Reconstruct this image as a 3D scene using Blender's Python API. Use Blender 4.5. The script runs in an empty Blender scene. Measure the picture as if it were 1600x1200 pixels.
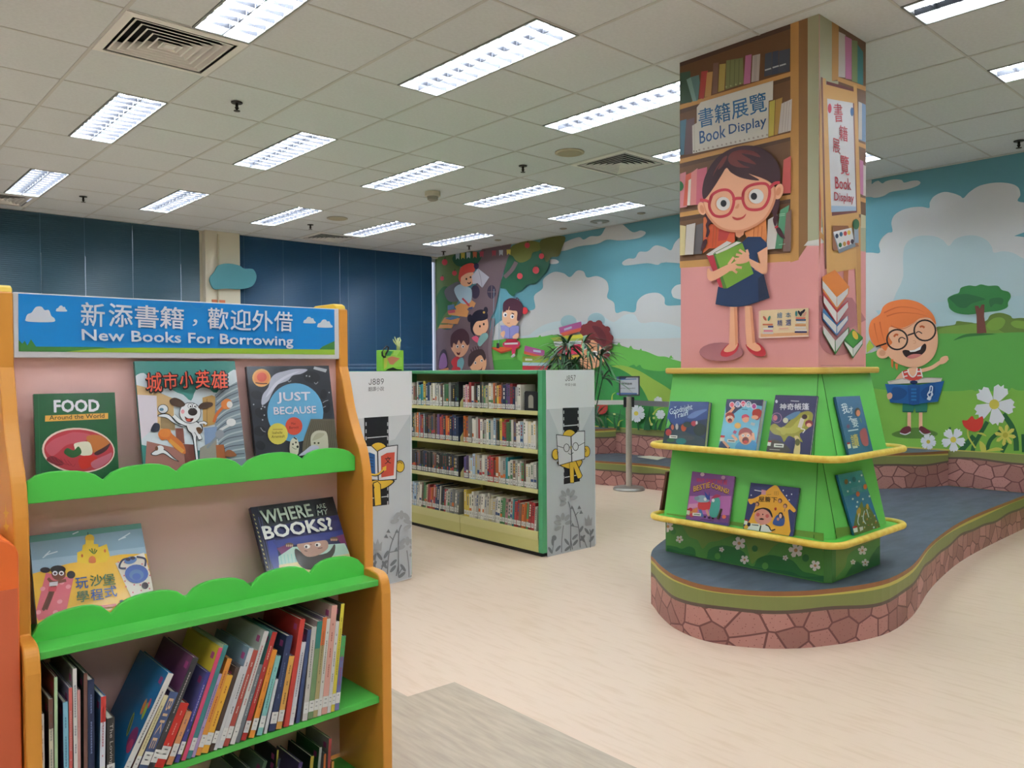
import bpy, bmesh, math, random
from mathutils import Vector, Matrix

S = bpy.context.scene
COL = S.collection
# ------------------------------------------------------------------ camera, light, exposure
CZ = 1.27                      # eye height above the floor
FPX, YAW, PITCH, ROLL = 1234.45, -.7347, -.0195, -.0059
cy, sy, cp, sp, cr, sr = math.cos(YAW), math.sin(YAW), math.cos(PITCH), math.sin(PITCH), math.cos(ROLL), math.sin(ROLL)
_r = Vector((cy, sy, 0)); _f = Vector((-sy*cp, cy*cp, sp)); _u = _r.cross(_f)
RIGHT, UP, FWD = _r*cr + _u*sr, -_r*sr + _u*cr, _f
CAM = Vector((0, 0, CZ))
cam = bpy.data.cameras.new('camera'); cam.sensor_width = 36; cam.lens = FPX/1600*36
cam.clip_start = .05; cam.clip_end = 100
camo = bpy.data.objects.new('camera', cam); COL.objects.link(camo)
camo.matrix_world = Matrix(((RIGHT.x, UP.x, -FWD.x, 0), (RIGHT.y, UP.y, -FWD.y, 0), (RIGHT.z, UP.z, -FWD.z, CZ), (0, 0, 0, 1)))
S.camera = camo
S.view_settings.view_transform = 'Standard'; S.view_settings.look = 'None'
S.view_settings.gamma = 1; S.view_settings.use_curve_mapping = False
S.view_settings.exposure = 0.5
LAMP = 31.0                    # radiance of the fluorescent tubes
w = bpy.data.worlds.new('daylight'); S.world = w; w.use_nodes = True
bg = w.node_tree.nodes['Background']; bg.inputs[0].default_value = (.66, .73, .9, 1); bg.inputs[1].default_value = .75

# ------------------------------------------------------------------ helpers
def lin(h):
    if isinstance(h, str):
        h = h.lstrip('#'); h = [int(h[i:i+2], 16) for i in (0, 2, 4)]
    o = []
    for c in h:
        c /= 255
        o.append(c/12.92 if c <= .04045 else ((c+.055)/1.055)**2.4)
    return (*o, 1)
MATS = {}
def mat(h, rough=.55, metal=0, spec=.4, emit=0, coat=0):
    k = (h if isinstance(h, str) else tuple(h), rough, metal, spec, emit, coat)
    if k in MATS: return MATS[k]
    m = bpy.data.materials.new('paint_' + str(len(MATS))); m.use_nodes = True
    b = m.node_tree.nodes['Principled BSDF']
    b.inputs['Base Color'].default_value = lin(h); b.inputs['Roughness'].default_value = rough
    b.inputs['Metallic'].default_value = metal; b.inputs['Specular IOR Level'].default_value = spec
    if coat: b.inputs['Coat Weight'].default_value = coat; b.inputs['Coat Roughness'].default_value = .08
    if emit:
        b.inputs['Emission Color'].default_value = lin(h); b.inputs['Emission Strength'].default_value = emit
    m.diffuse_color = lin(h)
    MATS[k] = m
    return m
def nodes(m): return m.node_tree.nodes, m.node_tree.links
def noisy(h1, h2, scale=(4, 4, 4), detail=4, rough=.5, lo=.4, hi=.6, bump=0, spec=.4, uv=False, nscale=1.0, rot=0):
    """two paints mixed by stretched noise"""
    m = bpy.data.materials.new('mottled_' + str(len(MATS))); MATS[('n', len(MATS))] = m; m.use_nodes = True
    N, L = nodes(m); b = N['Principled BSDF']; b.inputs['Roughness'].default_value = rough
    b.inputs['Specular IOR Level'].default_value = spec
    tc = N.new('ShaderNodeTexCoord'); mp = N.new('ShaderNodeMapping'); mp.inputs['Scale'].default_value = scale
    mp.inputs['Rotation'].default_value = (0, 0, rot)
    L.new(tc.outputs['UV' if uv else 'Object'], mp.inputs[0])
    nz = N.new('ShaderNodeTexNoise'); nz.inputs['Scale'].default_value = nscale; nz.inputs['Detail'].default_value = detail
    L.new(mp.outputs[0], nz.inputs['Vector'])
    r = N.new('ShaderNodeValToRGB'); r.color_ramp.elements[0].position = lo; r.color_ramp.elements[1].position = hi
    r.color_ramp.elements[0].color = lin(h1); r.color_ramp.elements[1].color = lin(h2)
    L.new(nz.outputs[0], r.inputs[0]); L.new(r.outputs[0], b.inputs['Base Color'])
    if bump:
        bp = N.new('ShaderNodeBump'); bp.inputs['Strength'].default_value = bump; bp.inputs['Distance'].default_value = .002
        L.new(nz.outputs[0], bp.inputs['Height']); L.new(bp.outputs[0], b.inputs['Normal'])
    m.diffuse_color = lin(h1)
    return m

ORG = {}                        # world origin of every object made here
def put(o, label=None, cat=None, group=None, kind=None):
    if label: o['label'] = label
    if cat: o['category'] = cat
    if group: o['group'] = group
    if kind: o['kind'] = kind
    return o
def thing(name, label, cat, loc, group=None):
    o = bpy.data.objects.new(name, None); COL.objects.link(o); o.location = loc; o.empty_display_size = .1
    ORG[o] = Vector(loc)
    return put(o, label, cat, group)

class M:
    """collects shapes in world space and links them as ONE mesh object"""
    def __init__(s): s.v = []; s.f = []; s.m = []; s.ml = []; s.uv = {}
    def mi(s, m):
        if isinstance(m, (str, tuple)): m = mat(m)
        if m not in s.ml: s.ml.append(m)
        return s.ml.index(m)
    def face(s, pts, m, uv=None):
        i = len(s.v); s.v += [Vector(p) for p in pts]; s.f.append(list(range(i, i+len(pts)))); s.m.append(s.mi(m))
        if uv: s.uv[len(s.f)-1] = uv
        return s
    def box(s, a, b, m, fr=None):
        """axis box a..b, optional frame (origin, ex, ey, ez)"""
        (x0, y0, z0), (x1, y1, z1) = a, b
        c = [(x0, y0, z0), (x1, y0, z0), (x1, y1, z0), (x0, y1, z0), (x0, y0, z1), (x1, y0, z1), (x1, y1, z1), (x0, y1, z1)]
        if fr: o, ex, ey, ez = fr; c = [o + ex*p[0] + ey*p[1] + ez*p[2] for p in c]
        i = len(s.v); s.v += [Vector(p) for p in c]; k = s.mi(m)
        for q in ((0, 3, 2, 1), (4, 5, 6, 7), (0, 1, 5, 4), (1, 2, 6, 5), (2, 3, 7, 6), (3, 0, 4, 7)):
            s.f.append([i+j for j in q]); s.m.append(k)
        return s
    def prism(s, base, off, m, mside=None, mbase=None):
        """polygon swept by the vector off"""
        n = len(base); i = len(s.v); off = Vector(off)
        s.v += [Vector(p) for p in base] + [Vector(p)+off for p in base]
        k = s.mi(m); ks = s.mi(mside) if mside else k; kb = s.mi(mbase) if mbase else k
        s.f.append([i+j for j in range(n)][::-1]); s.m.append(kb)
        s.f.append([i+n+j for j in range(n)]); s.m.append(k)
        for j in range(n):
            s.f.append([i+j, i+(j+1) % n, i+n+(j+1) % n, i+n+j]); s.m.append(ks)
        return s
    def loft(s, rings, m, caps=True, closed=True):
        n = len(rings[0]); i = len(s.v); k = s.mi(m)
        for r in rings: s.v += [Vector(p) for p in r]
        for a in range(len(rings)-1):
            for j in range(n if closed else n-1):
                s.f.append([i+a*n+j, i+a*n+(j+1) % n, i+(a+1)*n+(j+1) % n, i+(a+1)*n+j]); s.m.append(k)
        if caps:
            s.f.append([i+j for j in range(n)][::-1]); s.m.append(k)
            b = i+(len(rings)-1)*n; s.f.append([b+j for j in range(n)]); s.m.append(k)
        return s
    def lathe(s, prof, c, m, n=24, axis='z'):
        rings = []
        for r, z in prof:
            ring = []
            for j in range(n):
                a = 2*math.pi*j/n; ring.append((c[0]+r*math.cos(a), c[1]+r*math.sin(a), c[2]+z))
            rings.append(ring)
        return s.loft(rings, m)
    def tube(s, pts, r, m, n=10, closed=False):
        pts = [Vector(p) for p in pts]; rings = []
        K = len(pts)
        for a in range(K):
            d = (pts[(a+1) % K]-pts[a-1]) if closed else (pts[min(a+1, K-1)]-pts[max(a-1, 0)])
            d.normalize(); up = Vector((0, 0, 1)) if abs(d.z) < .9 else Vector((1, 0, 0))
            e1 = d.cross(up).normalized(); e2 = e1.cross(d); rr = r[a] if isinstance(r, (list, tuple)) else r
            rings.append([pts[a] + (e1*math.cos(2*math.pi*j/n) + e2*math.sin(2*math.pi*j/n))*rr for j in range(n)])
        if closed: rings.append(rings[0])
        return s.loft(rings, m, caps=not closed)
    def build(s, name, parent=None, loc=None, bevel=0, smooth=False, **tags):
        me = bpy.data.meshes.new(name)
        o = bpy.data.objects.new(name, me); COL.objects.link(o)
        if parent: o.parent = parent; org = ORG[parent]
        else:
            if loc is None:
                xs = [p.x for p in s.v]; ys = [p.y for p in s.v]; zs = [p.z for p in s.v]
                loc = ((min(xs)+max(xs))/2, (min(ys)+max(ys))/2, min(zs))
            org = Vector(loc); o.location = org
        ORG[o] = org
        me.from_pydata([tuple(p-org) for p in s.v], [], s.f)
        for m in s.ml: me.materials.append(m)
        me.polygons.foreach_set('material_index', s.m)
        if s.uv:
            ul = me.uv_layers.new(name='UVMap')
            for fi, uvs in s.uv.items():
                for li, q in zip(me.polygons[fi].loop_indices, uvs): ul.data[li].uv = q
        me.update()
        if smooth: me.polygons.foreach_set('use_smooth', [True]*len(me.polygons))
        if bevel:
            bm = bmesh.new(); bm.from_mesh(me); bmesh.ops.remove_doubles(bm, verts=bm.verts, dist=1e-5); bm.to_mesh(me); bm.free()
            b = o.modifiers.new('bevel', 'BEVEL'); b.width = bevel; b.segments = 2; b.limit_method = 'ANGLE'; b.angle_limit = .6
        return put(o, **tags)
def struct(m, name, **k): return m.build(name, kind='structure', **k)

# ---- a pixel of the photograph seen as a ray from the eye, met with a real plane
def ray(x, y): return RIGHT*((x-800)/FPX) - UP*((y-600)/FPX) + FWD
def onx(x, y, X): d = ray(x, y); return CAM + d*(X/d.x)
def ony(x, y, Y): d = ray(x, y); return CAM + d*(Y/d.y)
def onz(x, y, Z): d = ray(x, y); return CAM + d*((Z-CZ)/d.z)

def toPx(p):
    d = p-CAM; z = d.dot(FWD); return (800+FPX*d.dot(RIGHT)/z, 600-FPX*d.dot(UP)/z)
def cr_closed(p, n=5):
    o = []; K = len(p)
    for i in range(K):
        a, b, c, d = p[i-1], p[i], p[(i+1) % K], p[(i+2) % K]
        for k in range(n):
            t = k/n
            o.append(tuple(.5*((2*b[j]) + (-a[j]+c[j])*t + (2*a[j]-5*b[j]+4*c[j]-d[j])*t*t + (-a[j]+3*b[j]-3*c[j]+d[j])*t**3) for j in range(len(b))))
    return o
def cr_open(p, n=6):
    q = [p[0]] + list(p) + [p[-1]]; o = []
    for i in range(1, len(q)-2):
        a, b, c, d = q[i-1:i+3]
        for k in range(n):
            t = k/n
            o.append(tuple(.5*((2*b[j]) + (-a[j]+c[j])*t + (2*a[j]-5*b[j]+4*c[j]-d[j])*t*t + (-a[j]+3*b[j]-3*c[j]+d[j])*t**3) for j in range(len(b))))
    return o + [tuple(p[-1])]
def clip_poly(poly, clip):
    """Sutherland-Hodgman against a convex polygon, 2D"""
    area = sum(clip[i-1][0]*clip[i][1]-clip[i][0]*clip[i-1][1] for i in range(len(clip)))
    if area < 0: clip = clip[::-1]
    out = list(poly)
    for i in range(len(clip)):
        a, b = clip[i-1], clip[i]; inp = out; out = []
        side = lambda p: (b[0]-a[0])*(p[1]-a[1])-(b[1]-a[1])*(p[0]-a[0])
        for j in range(len(inp)):
            p, q = inp[j-1], inp[j]; sp_, sq = side(p), side(q)
            if (sp_ >= 0) != (sq >= 0):
                t = sp_/(sp_-sq); out.append((p[0]+(q[0]-p[0])*t, p[1]+(q[1]-p[1])*t))
            if sq >= 0: out.append(q)
        if len(out) < 3: return []
    return out
TXT = {}
try: SANS = bpy.data.fonts.load(bpy.utils.system_resource('DATAFILES', path='fonts') + '/Inter.woff2')   # the sans face that ships with Blender
except Exception: SANS = None
def text_mesh(s, bold=0):
    k = (s, bold)
    if k not in TXT:
        c = bpy.data.curves.new('lettering', 'FONT'); c.body = s; c.resolution_u = 2; c.offset = bold
        if SANS and any(q.isdigit() for q in s): c.font = SANS
        o = bpy.data.objects.new('lettering', c); COL.objects.link(o)
        me = bpy.data.meshes.new_from_object(o.evaluated_get(bpy.context.evaluated_depsgraph_get()))
        vs = [(v.co.x, v.co.y) for v in me.vertices]; fs = [list(p.vertices) for p in me.polygons]
        bpy.data.objects.remove(o); bpy.data.curves.remove(c); bpy.data.meshes.remove(me)
        TXT[k] = (vs, fs, min(p[0] for p in vs), max(p[0] for p in vs), min(p[1] for p in vs), max(p[1] for p in vs))
    return TXT[k]
class Art:
    """flat print on the plane through p0 with normal n (towards the room); every patch lies a hair above the last"""
    def __init__(s, p0, n, rough=.5, step=.00008, m=None, coat=0):
        s.p0 = Vector(p0); s.n = Vector(n).normalized(); s.m = m or M(); s.k = 0; s.step = step; s.rough = rough; s.coat = coat
        s.fr(0, 0, 1); s.clip = None
    def fr(s, ox, oy, sc): s.ox, s.oy, s.sc = ox, oy, sc; return s     # frame of an enlarged detail
    def px(s, p): return (s.ox+p[0]/s.sc, s.oy+p[1]/s.sc)
    def hit(s, q, k):
        d = ray(*q); p0 = s.p0 + s.n*(k*s.step)
        return CAM + d*((p0-CAM).dot(s.n)/d.dot(s.n))
    def mt(s, c): return mat(c, s.rough, coat=s.coat) if isinstance(c, str) else c
    def poly(s, pts, c, raw=False):
        q = list(pts) if raw else [s.px(p) for p in pts]
        if s.clip: q = clip_poly(q, s.clip)
        if len(q) < 3: return s
        s.k += 1
        w3 = [s.hit(p, s.k) for p in q]
        nn = sum(((w3[i]-w3[0]).cross(w3[i+1]-w3[0]) for i in range(1, len(w3)-1)), Vector())
        if nn.dot(s.n) < 0: w3.reverse()
        s.m.face(w3, s.mt(c)); return s
    def blob(s, pts, c, n=4): return s.poly(cr_closed(pts, n), c)
    def ell(s, x, y, rx, ry, c, rot=0, n=20):
        a = math.radians(rot); ca, sa = math.cos(a), math.sin(a)
        return s.poly([(x+rx*math.cos(t)*ca-ry*math.sin(t)*sa, y+rx*math.cos(t)*sa+ry*math.sin(t)*ca) for t in [2*math.pi*i/n for i in range(n)]], c)
    def line(s, pts, wd, c, smooth=True, taper=False):
        p = cr_open(pts, 5) if smooth and len(pts) > 2 else list(pts); L, R = [], []
        K = len(p)
        for i in range(K):
            a, b = p[max(i-1, 0)], p[min(i+1, K-1)]; dx, dy = b[0]-a[0], b[1]-a[1]; l = math.hypot(dx, dy) or 1
            h = wd/2*((1-.85*i/(K-1)) if taper else 1)
            L.append((p[i][0]-dy/l*h, p[i][1]+dx/l*h)); R.append((p[i][0]+dy/l*h, p[i][1]-dx/l*h))
        s.k += 1; kk = s.k
        for i in range(K-1):
            s.k = kk-1; s.poly([L[i], L[i+1], R[i+1], R[i]], c)
        s.k = kk
        return s
    def ring(s, x, y, rx, ry, wd, c, rot=0, n=24):
        a = math.radians(rot); ca, sa = math.cos(a), math.sin(a)
        pt = lambda r1, r2, t: (x+r1*math.cos(t)*ca-r2*math.sin(t)*sa, y+r1*math.cos(t)*sa+r2*math.sin(t)*ca)
        s.k += 1; kk = s.k
        for i in range(n):
            t0, t1 = 2*math.pi*i/n, 2*math.pi*(i+1)/n; s.k = kk-1
            s.poly([pt(rx, ry, t0), pt(rx, ry, t1), pt(rx-wd, ry-wd, t1), pt(rx-wd, ry-wd, t0)], c)
        s.k = kk
        return s
    def rect(s, x0, y0, x1, y1, c): return s.poly([(x0, y0), (x1, y0), (x1, y1), (x0, y1)], c)
    def text(s, body, bl, br, tl, c, bold=0.0):
        """lettering fitted between bottom-left, bottom-right and top-left"""
        if bold:                                        # heavier strokes: overprint a few shifted copies
            dx, dy = br[0]-bl[0], br[1]-bl[1]; l = math.hypot(dx, dy)/len(body); e = bold*(1.15 if ord(body[0]) > 0x2e80 else 1.7)*l
            n = 8 if bold >= .02 else 4
            for i in range(n+1):
                a_ = 2*math.pi*(i+.5)/n; o = (0, 0) if i == n else (math.cos(a_)*e, math.sin(a_)*e); q = lambda p: (p[0]+o[0], p[1]+o[1])
                s.text(body, q(bl), q(br), q(tl), c, 0)
            return s
        vs, fs, x0, x1, y0, y1 = text_mesh(body, bold)
        s.k += 1
        A, B, T = (s.hit(s.px(q), s.k) for q in (bl, br, tl)); ex, ez = B-A, T-A
        P = [A + ex*((x-x0)/(x1-x0)) + ez*((y-y0)/(y1-y0)) for x, y in vs]
        if s.clip:
            pass
        flip = ex.cross(ez).dot(s.n) < 0
        i = len(s.m.v); s.m.v += P; k = s.m.mi(s.mt(c))
        for f in fs: s.m.f.append([i+j for j in (f[::-1] if flip else f)]); s.m.m.append(k)
        return s
    def flower(s, x, y, r, c, cc, n=5, rot=0, notch=False, wd=.42):
        for i in range(n):
            a = math.radians(rot+360*i/n); ca, sa = math.cos(a), math.sin(a)
            if notch: q = [(0, 0), (.3, -.2), (.75, -.38), (.95, -.25), (.9, -.08), (1.05, 0), (.9, .08), (.95, .25), (.75, .38), (.3, .2)]
            else: q = [(0, -.1), (.4, -wd*.8), (.8, -wd), (1, 0), (.8, wd), (.4, wd*.8), (0, .1)]
            s.poly([(x+r*(u*ca-v*sa), y+r*(u*sa+v*ca)) for u, v in q], c)
        return s.ell(x, y, r*.24, r*.24, cc)
    def build(s, name, parent=None, **k): return s.m.build(name, parent, **k)
R = random.Random(7)
# ================================================================== the room
X0, X1, Y0, Y1, ZC = -3.6, 7.2, -4.3, 9.6, CZ+1.6822
GX, GY, T = 1.161, 4.5503, .6            # ceiling grid origin and module
STZ = .26                                # stage floor
floor_m = noisy('cab199', 'd2bba6', (26, 3.2, 1), 5, .34, .3, .5, nscale=1.6, spec=.45)
grey_m = noisy('9c8c79', 'b0a08c', (30, 4, 1), 6, .33, .3, .65, nscale=1.5, spec=.45)
struct(M().box((X0-.1, Y0-.1, -.1), (X1+.1, Y1+.1, 0), floor_m), 'floor', loc=(0, 0, -.1))
a, b, c = onz(712, 1065.5, 0), onz(637, 1089, 0), onz(990, 1200, 0)
fx1 = (a.x+c.x)/2; fx0 = b.x
struct(M().prism([(fx0-2.4, -2, .0005), (fx1, -2, .0005), (fx1, a.y, .0005), (fx0, b.y, .0005), (fx0, b.y+.12, .0005), (fx0-2.4, b.y+.12, .0005)], (0, 0, .001), grey_m), 'trim_1', loc=(fx0, 0, 0),
       label='worn taupe vinyl floor strip let into the beige floor')
wall_c = mat('d8d2bf', .7)
struct(M().box((X0-.1, Y0, 0), (X0, Y1, ZC+.1), wall_c), 'wall_left')
struct(M().box((X0-.1, Y0-.1, 0), (X1+.1, Y0, ZC+.1), wall_c), 'wall_front')

# ---- window wall with two openings and the pillar between them
pl, pr_ = 3.645, 4.07; PILY = 9.5
wb = M()
WZ = 1.19; ox = [(-2.9, 3.56), (4.16, 7.19)]
wb.box((X0-.1, Y1, 0), (X1+.1, Y1+.12, WZ), wall_c)
wb.box((X0-.1, Y1, ZC-.02), (X1+.1, Y1+.12, ZC+.1), wall_c)
for x0, x1 in ((X0-.1, -2.9), (3.56, 4.16), (7.19, X1+.1)): wb.box((x0, Y1, WZ), (x1, Y1+.12, ZC-.02), wall_c)
wb.box((pl, PILY, 0), (pr_, Y1+.01, ZC), wall_c)
struct(wb, 'wall_back')
fram = mat('c8ccd4', .4)
glass = bpy.data.materials.new('window_glass'); glass.use_nodes = True
N, L = nodes(glass); N.remove(N['Principled BSDF'])
tr = N.new('ShaderNodeBsdfTransparent'); gl = N.new('ShaderNodeBsdfGlossy'); gl.inputs['Roughness'].default_value = .03
mx = N.new('ShaderNodeMixShader'); mx.inputs[0].default_value = .08
L.new(tr.outputs[0], mx.inputs[1]); L.new(gl.outputs[0], mx.inputs[2]); L.new(mx.outputs[0], N['Material Output'].inputs[0])
for k, (x0, x1) in enumerate(ox):
    fm = M()
    for q in (x0, x1-.02): fm.box((q, Y1+.06, WZ), (q+(.05 if q == x0 else .02), Y1+.1, ZC-.02), fram)
    n = 4 if k == 0 else 2
    for j in range(1, n): q = x0+(x1-x0)*j/n; fm.box((q-.02, Y1+.06, WZ+.05), (q+.02, Y1+.1, ZC-.07), fram)
    fm.box((x0, Y1+.06, WZ), (x1, Y1+.1, WZ+.05), fram); fm.box((x0, Y1+.06, ZC-.07), (x1, Y1+.1, ZC-.02), fram)
    f = struct(fm, 'window_%d' % (k+1))
    M().box((x0+.05, Y1+.075, WZ+.05), (x1-.05, Y1+.081, ZC-.07), glass).build('pane', f)
# ---- venetian blinds, split at their cord slots
def blind(x0, x1, slots, zb, hexc, label, seed, open_rows=(), lit=()):
    R_ = random.Random(seed)
    t = thing('venetian_blind', label, 'blind', ((x0+x1)/2, Y1-.03, zb), 'blue window blinds')
    sm = M(); m = mat(hexc, .38, spec=.5); z = zb+.03; i = 0
    xs = [x0] + sorted(slots) + [x1]
    while z < ZC-.02:
        tilt = 1.22 if i not in open_rows else .75
        dy, dz = .0125*math.cos(tilt), .0125*math.sin(tilt)
        for a, b in zip(xs[:-1], xs[1:]):
            hole = lambda q: .0017 if q in lit and z < ZC-.42 else 0
            ga = 0 if a == x0 else hole(a); gb = 0 if b == x1 else hole(b)
            y = Y1-.03
            sm.face([(a+ga, y-dy, z-dz), (b-gb, y-dy, z-dz), (b-gb, y-.001, z+.0012), (a+ga, y-.001, z+.0012)], m)
            sm.face([(a+ga, y-.001, z+.0012), (b-gb, y-.001, z+.0012), (b-gb, y+dy, z+dz), (a+ga, y+dy, z+dz)], m)
        z += .0212; i += 1
    sm.build('slats', t)
    M().box((x0, Y1-.016, ZC-.03), (x1, Y1-.004, ZC-.003), m).build('head_rail', t, bevel=.003)
    M().box((x0, Y1-.045, zb), (x1, Y1-.015, zb+.018), m).build('bottom_rail', t, bevel=.003)
    for q in slots:
        M().tube([(q-.009, Y1-.047, ZC-.004), (q-.009, Y1-.047, zb+.01)], .0018, '6488a2', 6).build('cord', t)
wx = lambda px, Y=9.57: ony(px, 450, Y).x
blind(-2.9, wx(208)-.001, [-2.3, -1.5, -.6, .4, wx(65), wx(134)], 1.215, '38596a', 'dark blue venetian blind of the left window, behind the new books sign', 1, lit=(wx(65), wx(134)))
blind(wx(208)+.001, 3.6, [wx(283)], 1.215, '38596a', 'narrower dark blue venetian blind left of the cream pillar', 2, lit=(wx(283),))
blind(4.1, wx(531)-.001, [wx(382), wx(443), wx(502)], 1.22, '275479', 'bluer venetian blind right of the cream pillar behind the cloud', 3, lit=(wx(443),))
blind(wx(531)+.001, wx(675), [wx(544), wx(587), wx(625), wx(658)], 1.22, '275479', 'bluer venetian blind in the corner next to the tree mural', 4, (2, 4), lit=(wx(544), wx(625)))
# ---- pillar fittings
t = M()
pts = cr_closed([ony(x, y, 9.47) for x, y in [(327, 440), (334, 452), (352, 451), (375, 452), (393, 447), (399.5, 433), (394, 421), (380, 420), (372, 415), (355, 412), (340, 415), (334, 425), (328, 432)]], 5)
t.prism(pts, (0, -.025, 0), '4f8f9b')
t.build('cloud_sign', label='teal cloud shaped board fixed to the cream pillar', cat='wall decoration')
M().tube([ony(341, 366, 9.485), ony(341, 420, 9.485), ony(341, 560, 9.485)], .012, 'bdb59b', 8).build('conduit_pipe', label='cream conduit pipe running down the pillar behind the cloud', cat='pipe')
a = ony(331, 468, 9.496); b = ony(352, 500, 9.496)
M().box((a.x, 9.49, b.z), (b.x, 9.499, a.z), 'd9805e').build('paper_notice', label='small orange paper notice on the cream pillar below the cloud', cat='notice')

# ---- ceiling: tiles, bars, lights, vents
tile_m = noisy('ced3d6', 'd5dadd', (60, 60, 60), 3, .85, .3, .7, spec=.2)
bar_m = mat('c2c3c1', .6, spec=.3)
islight = lambda i, j: i % 2 == 0 and j % 4 in (1, 2)
vents = [(0, -1), (6, -1), (6, 7), (0, 7)]
i0, i1 = math.floor((X0-GX)/T), math.ceil((X1-GX)/T); j0, j1 = math.floor((Y0-GY)/T), math.ceil((Y1-GY)/T)
ct, cb = M(), M(); h = .009
for i in range(i0, i1):
    for j in range(j0, j1):
        if (i, j) in vents: continue
        x0, y0 = GX+i*T, GY+j*T; x1 = x0+(T/2 if islight(i, j) else T); y1 = y0+T
        x0, x1, y0, y1 = max(x0, X0), min(x1, X1), max(y0, Y0), min(y1, Y1)
        if x1 > x0 and y1 > y0: ct.face([(x0, y0, ZC+.003), (x0, y1, ZC+.003), (x1, y1, ZC+.003), (x1, y0, ZC+.003)], tile_m)
ceil = struct(ct, 'ceiling', loc=(0, 0, ZC))
for i in range(i0+1, i1): cb.box((GX+i*T-h, Y0, ZC), (GX+i*T+h, Y1, ZC+.006), bar_m)
for j in range(j0+1, j1):
    for i in range(i0, i1):
        if j % 4 == 2 and i % 2 == 0: x0, x1 = GX+i*T, GX+i*T+T/2
        else: x0, x1 = GX+i*T, GX+(i+1)*T
        cb.box((max(x0, X0), GY+j*T-h*.7, ZC+.0005), (min(x1, X1), GY+j*T+h*.7, ZC+.006), bar_m)
struct(cb, 'trim_2', loc=(0, 0, ZC), label='slim grey bars of the suspended ceiling grid')
struct(M().box((X0-.1, Y0-.1, ZC+.3), (X1+.1, Y1+.12, ZC+.35), '8a867c'), 'trim_3', loc=(0, 0, ZC+.3), label='slab above the suspended ceiling')

tube_m = bpy.data.materials.new('fluorescent_tube'); tube_m.use_nodes = True
b = tube_m.node_tree.nodes['Principled BSDF']; b.inputs['Emission Color'].default_value = (.87, .94, 1, 1); b.inputs['Emission Strength'].default_value = LAMP
b.inputs['Base Color'].default_value = (.9, .9, .9, 1)
refl = mat('f2f4f7', .3, .0); louv = mat('34363e', .35, .0); lframe = mat('8e938f', .4, .5)
def luminaire(i, j, label, group):
    x0, y0 = GX+i*T+.31, GY+j*T+.012; x1, y1 = GX+(i+1)*T-.01, GY+(j+2)*T-.012; z = ZC
    t = thing('ceiling_luminaire', label, 'ceiling light', ((x0+x1)/2, (y0+y1)/2, z), group)
    fm = M(); e = .008
    fm.box((x0-e, y0-e, z-.002), (x0+.004, y1+e, z+.006), lframe); fm.box((x1-.004, y0-e, z-.002), (x1+e, y1+e, z+.006), lframe)
    fm.box((x0, y0-e, z-.002), (x1, y0+.004, z+.006), lframe); fm.box((x0, y1-.004, z-.002), (x1, y1+e, z+.006), lframe)
    fm.build('frame', t)
    tr = M(); zt = z+.085
    tr.face([(x0, y0, zt), (x1, y0, zt), (x1, y1, zt), (x0, y1, zt)], refl)
    for q in ([(x0, y0), (x0, y1)], [(x0, y1), (x1, y1)], [(x1, y1), (x1, y0)], [(x1, y0), (x0, y0)]):
        (a, b), (c, d) = q; tr.face([(a, b, z), (c, d, z), (c, d, zt), (a, b, zt)], refl)
    tr.build('tray', t)
    xm = (x0+x1)/2
    for xc in ((x0+xm)/2, (x1+xm)/2):
        tb = M().tube([(xc, y0+.02, z+.06), (xc, y1-.02, z+.06)], .016, tube_m, 8); tb.build('tube', t, smooth=True)
    lv = M(); n = 12
    for k in range(1, n):
        y = y0+(y1-y0)*k/n
        for a, b in ((x0, xm-.004), (xm+.004, x1)):
            c = (a+b)/2
            lv.face([(a, y, z+.026), (c, y, z+.014), (b, y, z+.026), (b, y, z), (c, y, z), (a, y, z)], louv)
    lv.box((xm-.003, y0, z), (xm+.003, y1, z+.03), louv)
    lv.build('louvre', t)
    return t
def dup(root, dx, dy, label, group):
    r = root.copy(); COL.objects.link(r); r.location = root.location + Vector((dx, dy, 0)); r['label'] = label
    if group: r['group'] = group
    for ch in list(root.children):
        c = ch.copy(); COL.objects.link(c); c.parent = r
    return r
LB = {(0, 1): 'ceiling light between the big vent and the sprinkler, above the new books sign', (0, -3): 'ceiling light cut by the top edge, right of the big square vent',
      (0, 5): 'leftmost ceiling light, above the left blind by the corner vent', (2, 5): 'ceiling light nearest above the cream pillar',
      (2, 1): 'second ceiling light from the left in the middle row, right of the sprinkler', (2, -3): 'large ceiling light left of the mural column at the top',
      (4, 1): 'ceiling light left of the round smoke detector', (4, 5): 'ceiling light left of the round speaker near the window pillar',
      (6, 5): 'ceiling light just beyond the far square vent by the blinds', (6, 1): 'ceiling light right of the smoke detector, middle of the room',
      (8, 5): 'farthest ceiling light, above the tree mural corner', (8, 1): 'ceiling light closest above the cloud mural',
      (4, -3): 'long ceiling light running behind the mural column, left side', (6, -3): 'ceiling light mostly hidden behind the mural column beside the vent',
      (4, -7): 'half lit ceiling light at the top right edge', (6, -7): 'ceiling light cut by the right edge of the photo', (8, -3): 'ceiling light peeping out right of the mural column'}
l0 = None
for i in range(-6, 10, 2):
    for j in range(-11, 6, 4):
        lab = LB.get((i, j), 'recessed ceiling light over the near part of the room, out of view')
        if (i, j) == (4, -7): continue
        if l0 is None: l0 = luminaire(i, j, lab, 'recessed ceiling lights'); li = (i, j)
        else: dup(l0, (i-li[0])*T, (j-li[1])*T, lab, 'recessed ceiling lights')
lh = luminaire(4, -7, LB[(4, -7)], 'recessed ceiling lights')
[o for o in lh.children if o.name.startswith('tube')][0].data.materials[0] = mat('b9bcc0', .3)     # one dead tube

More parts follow.
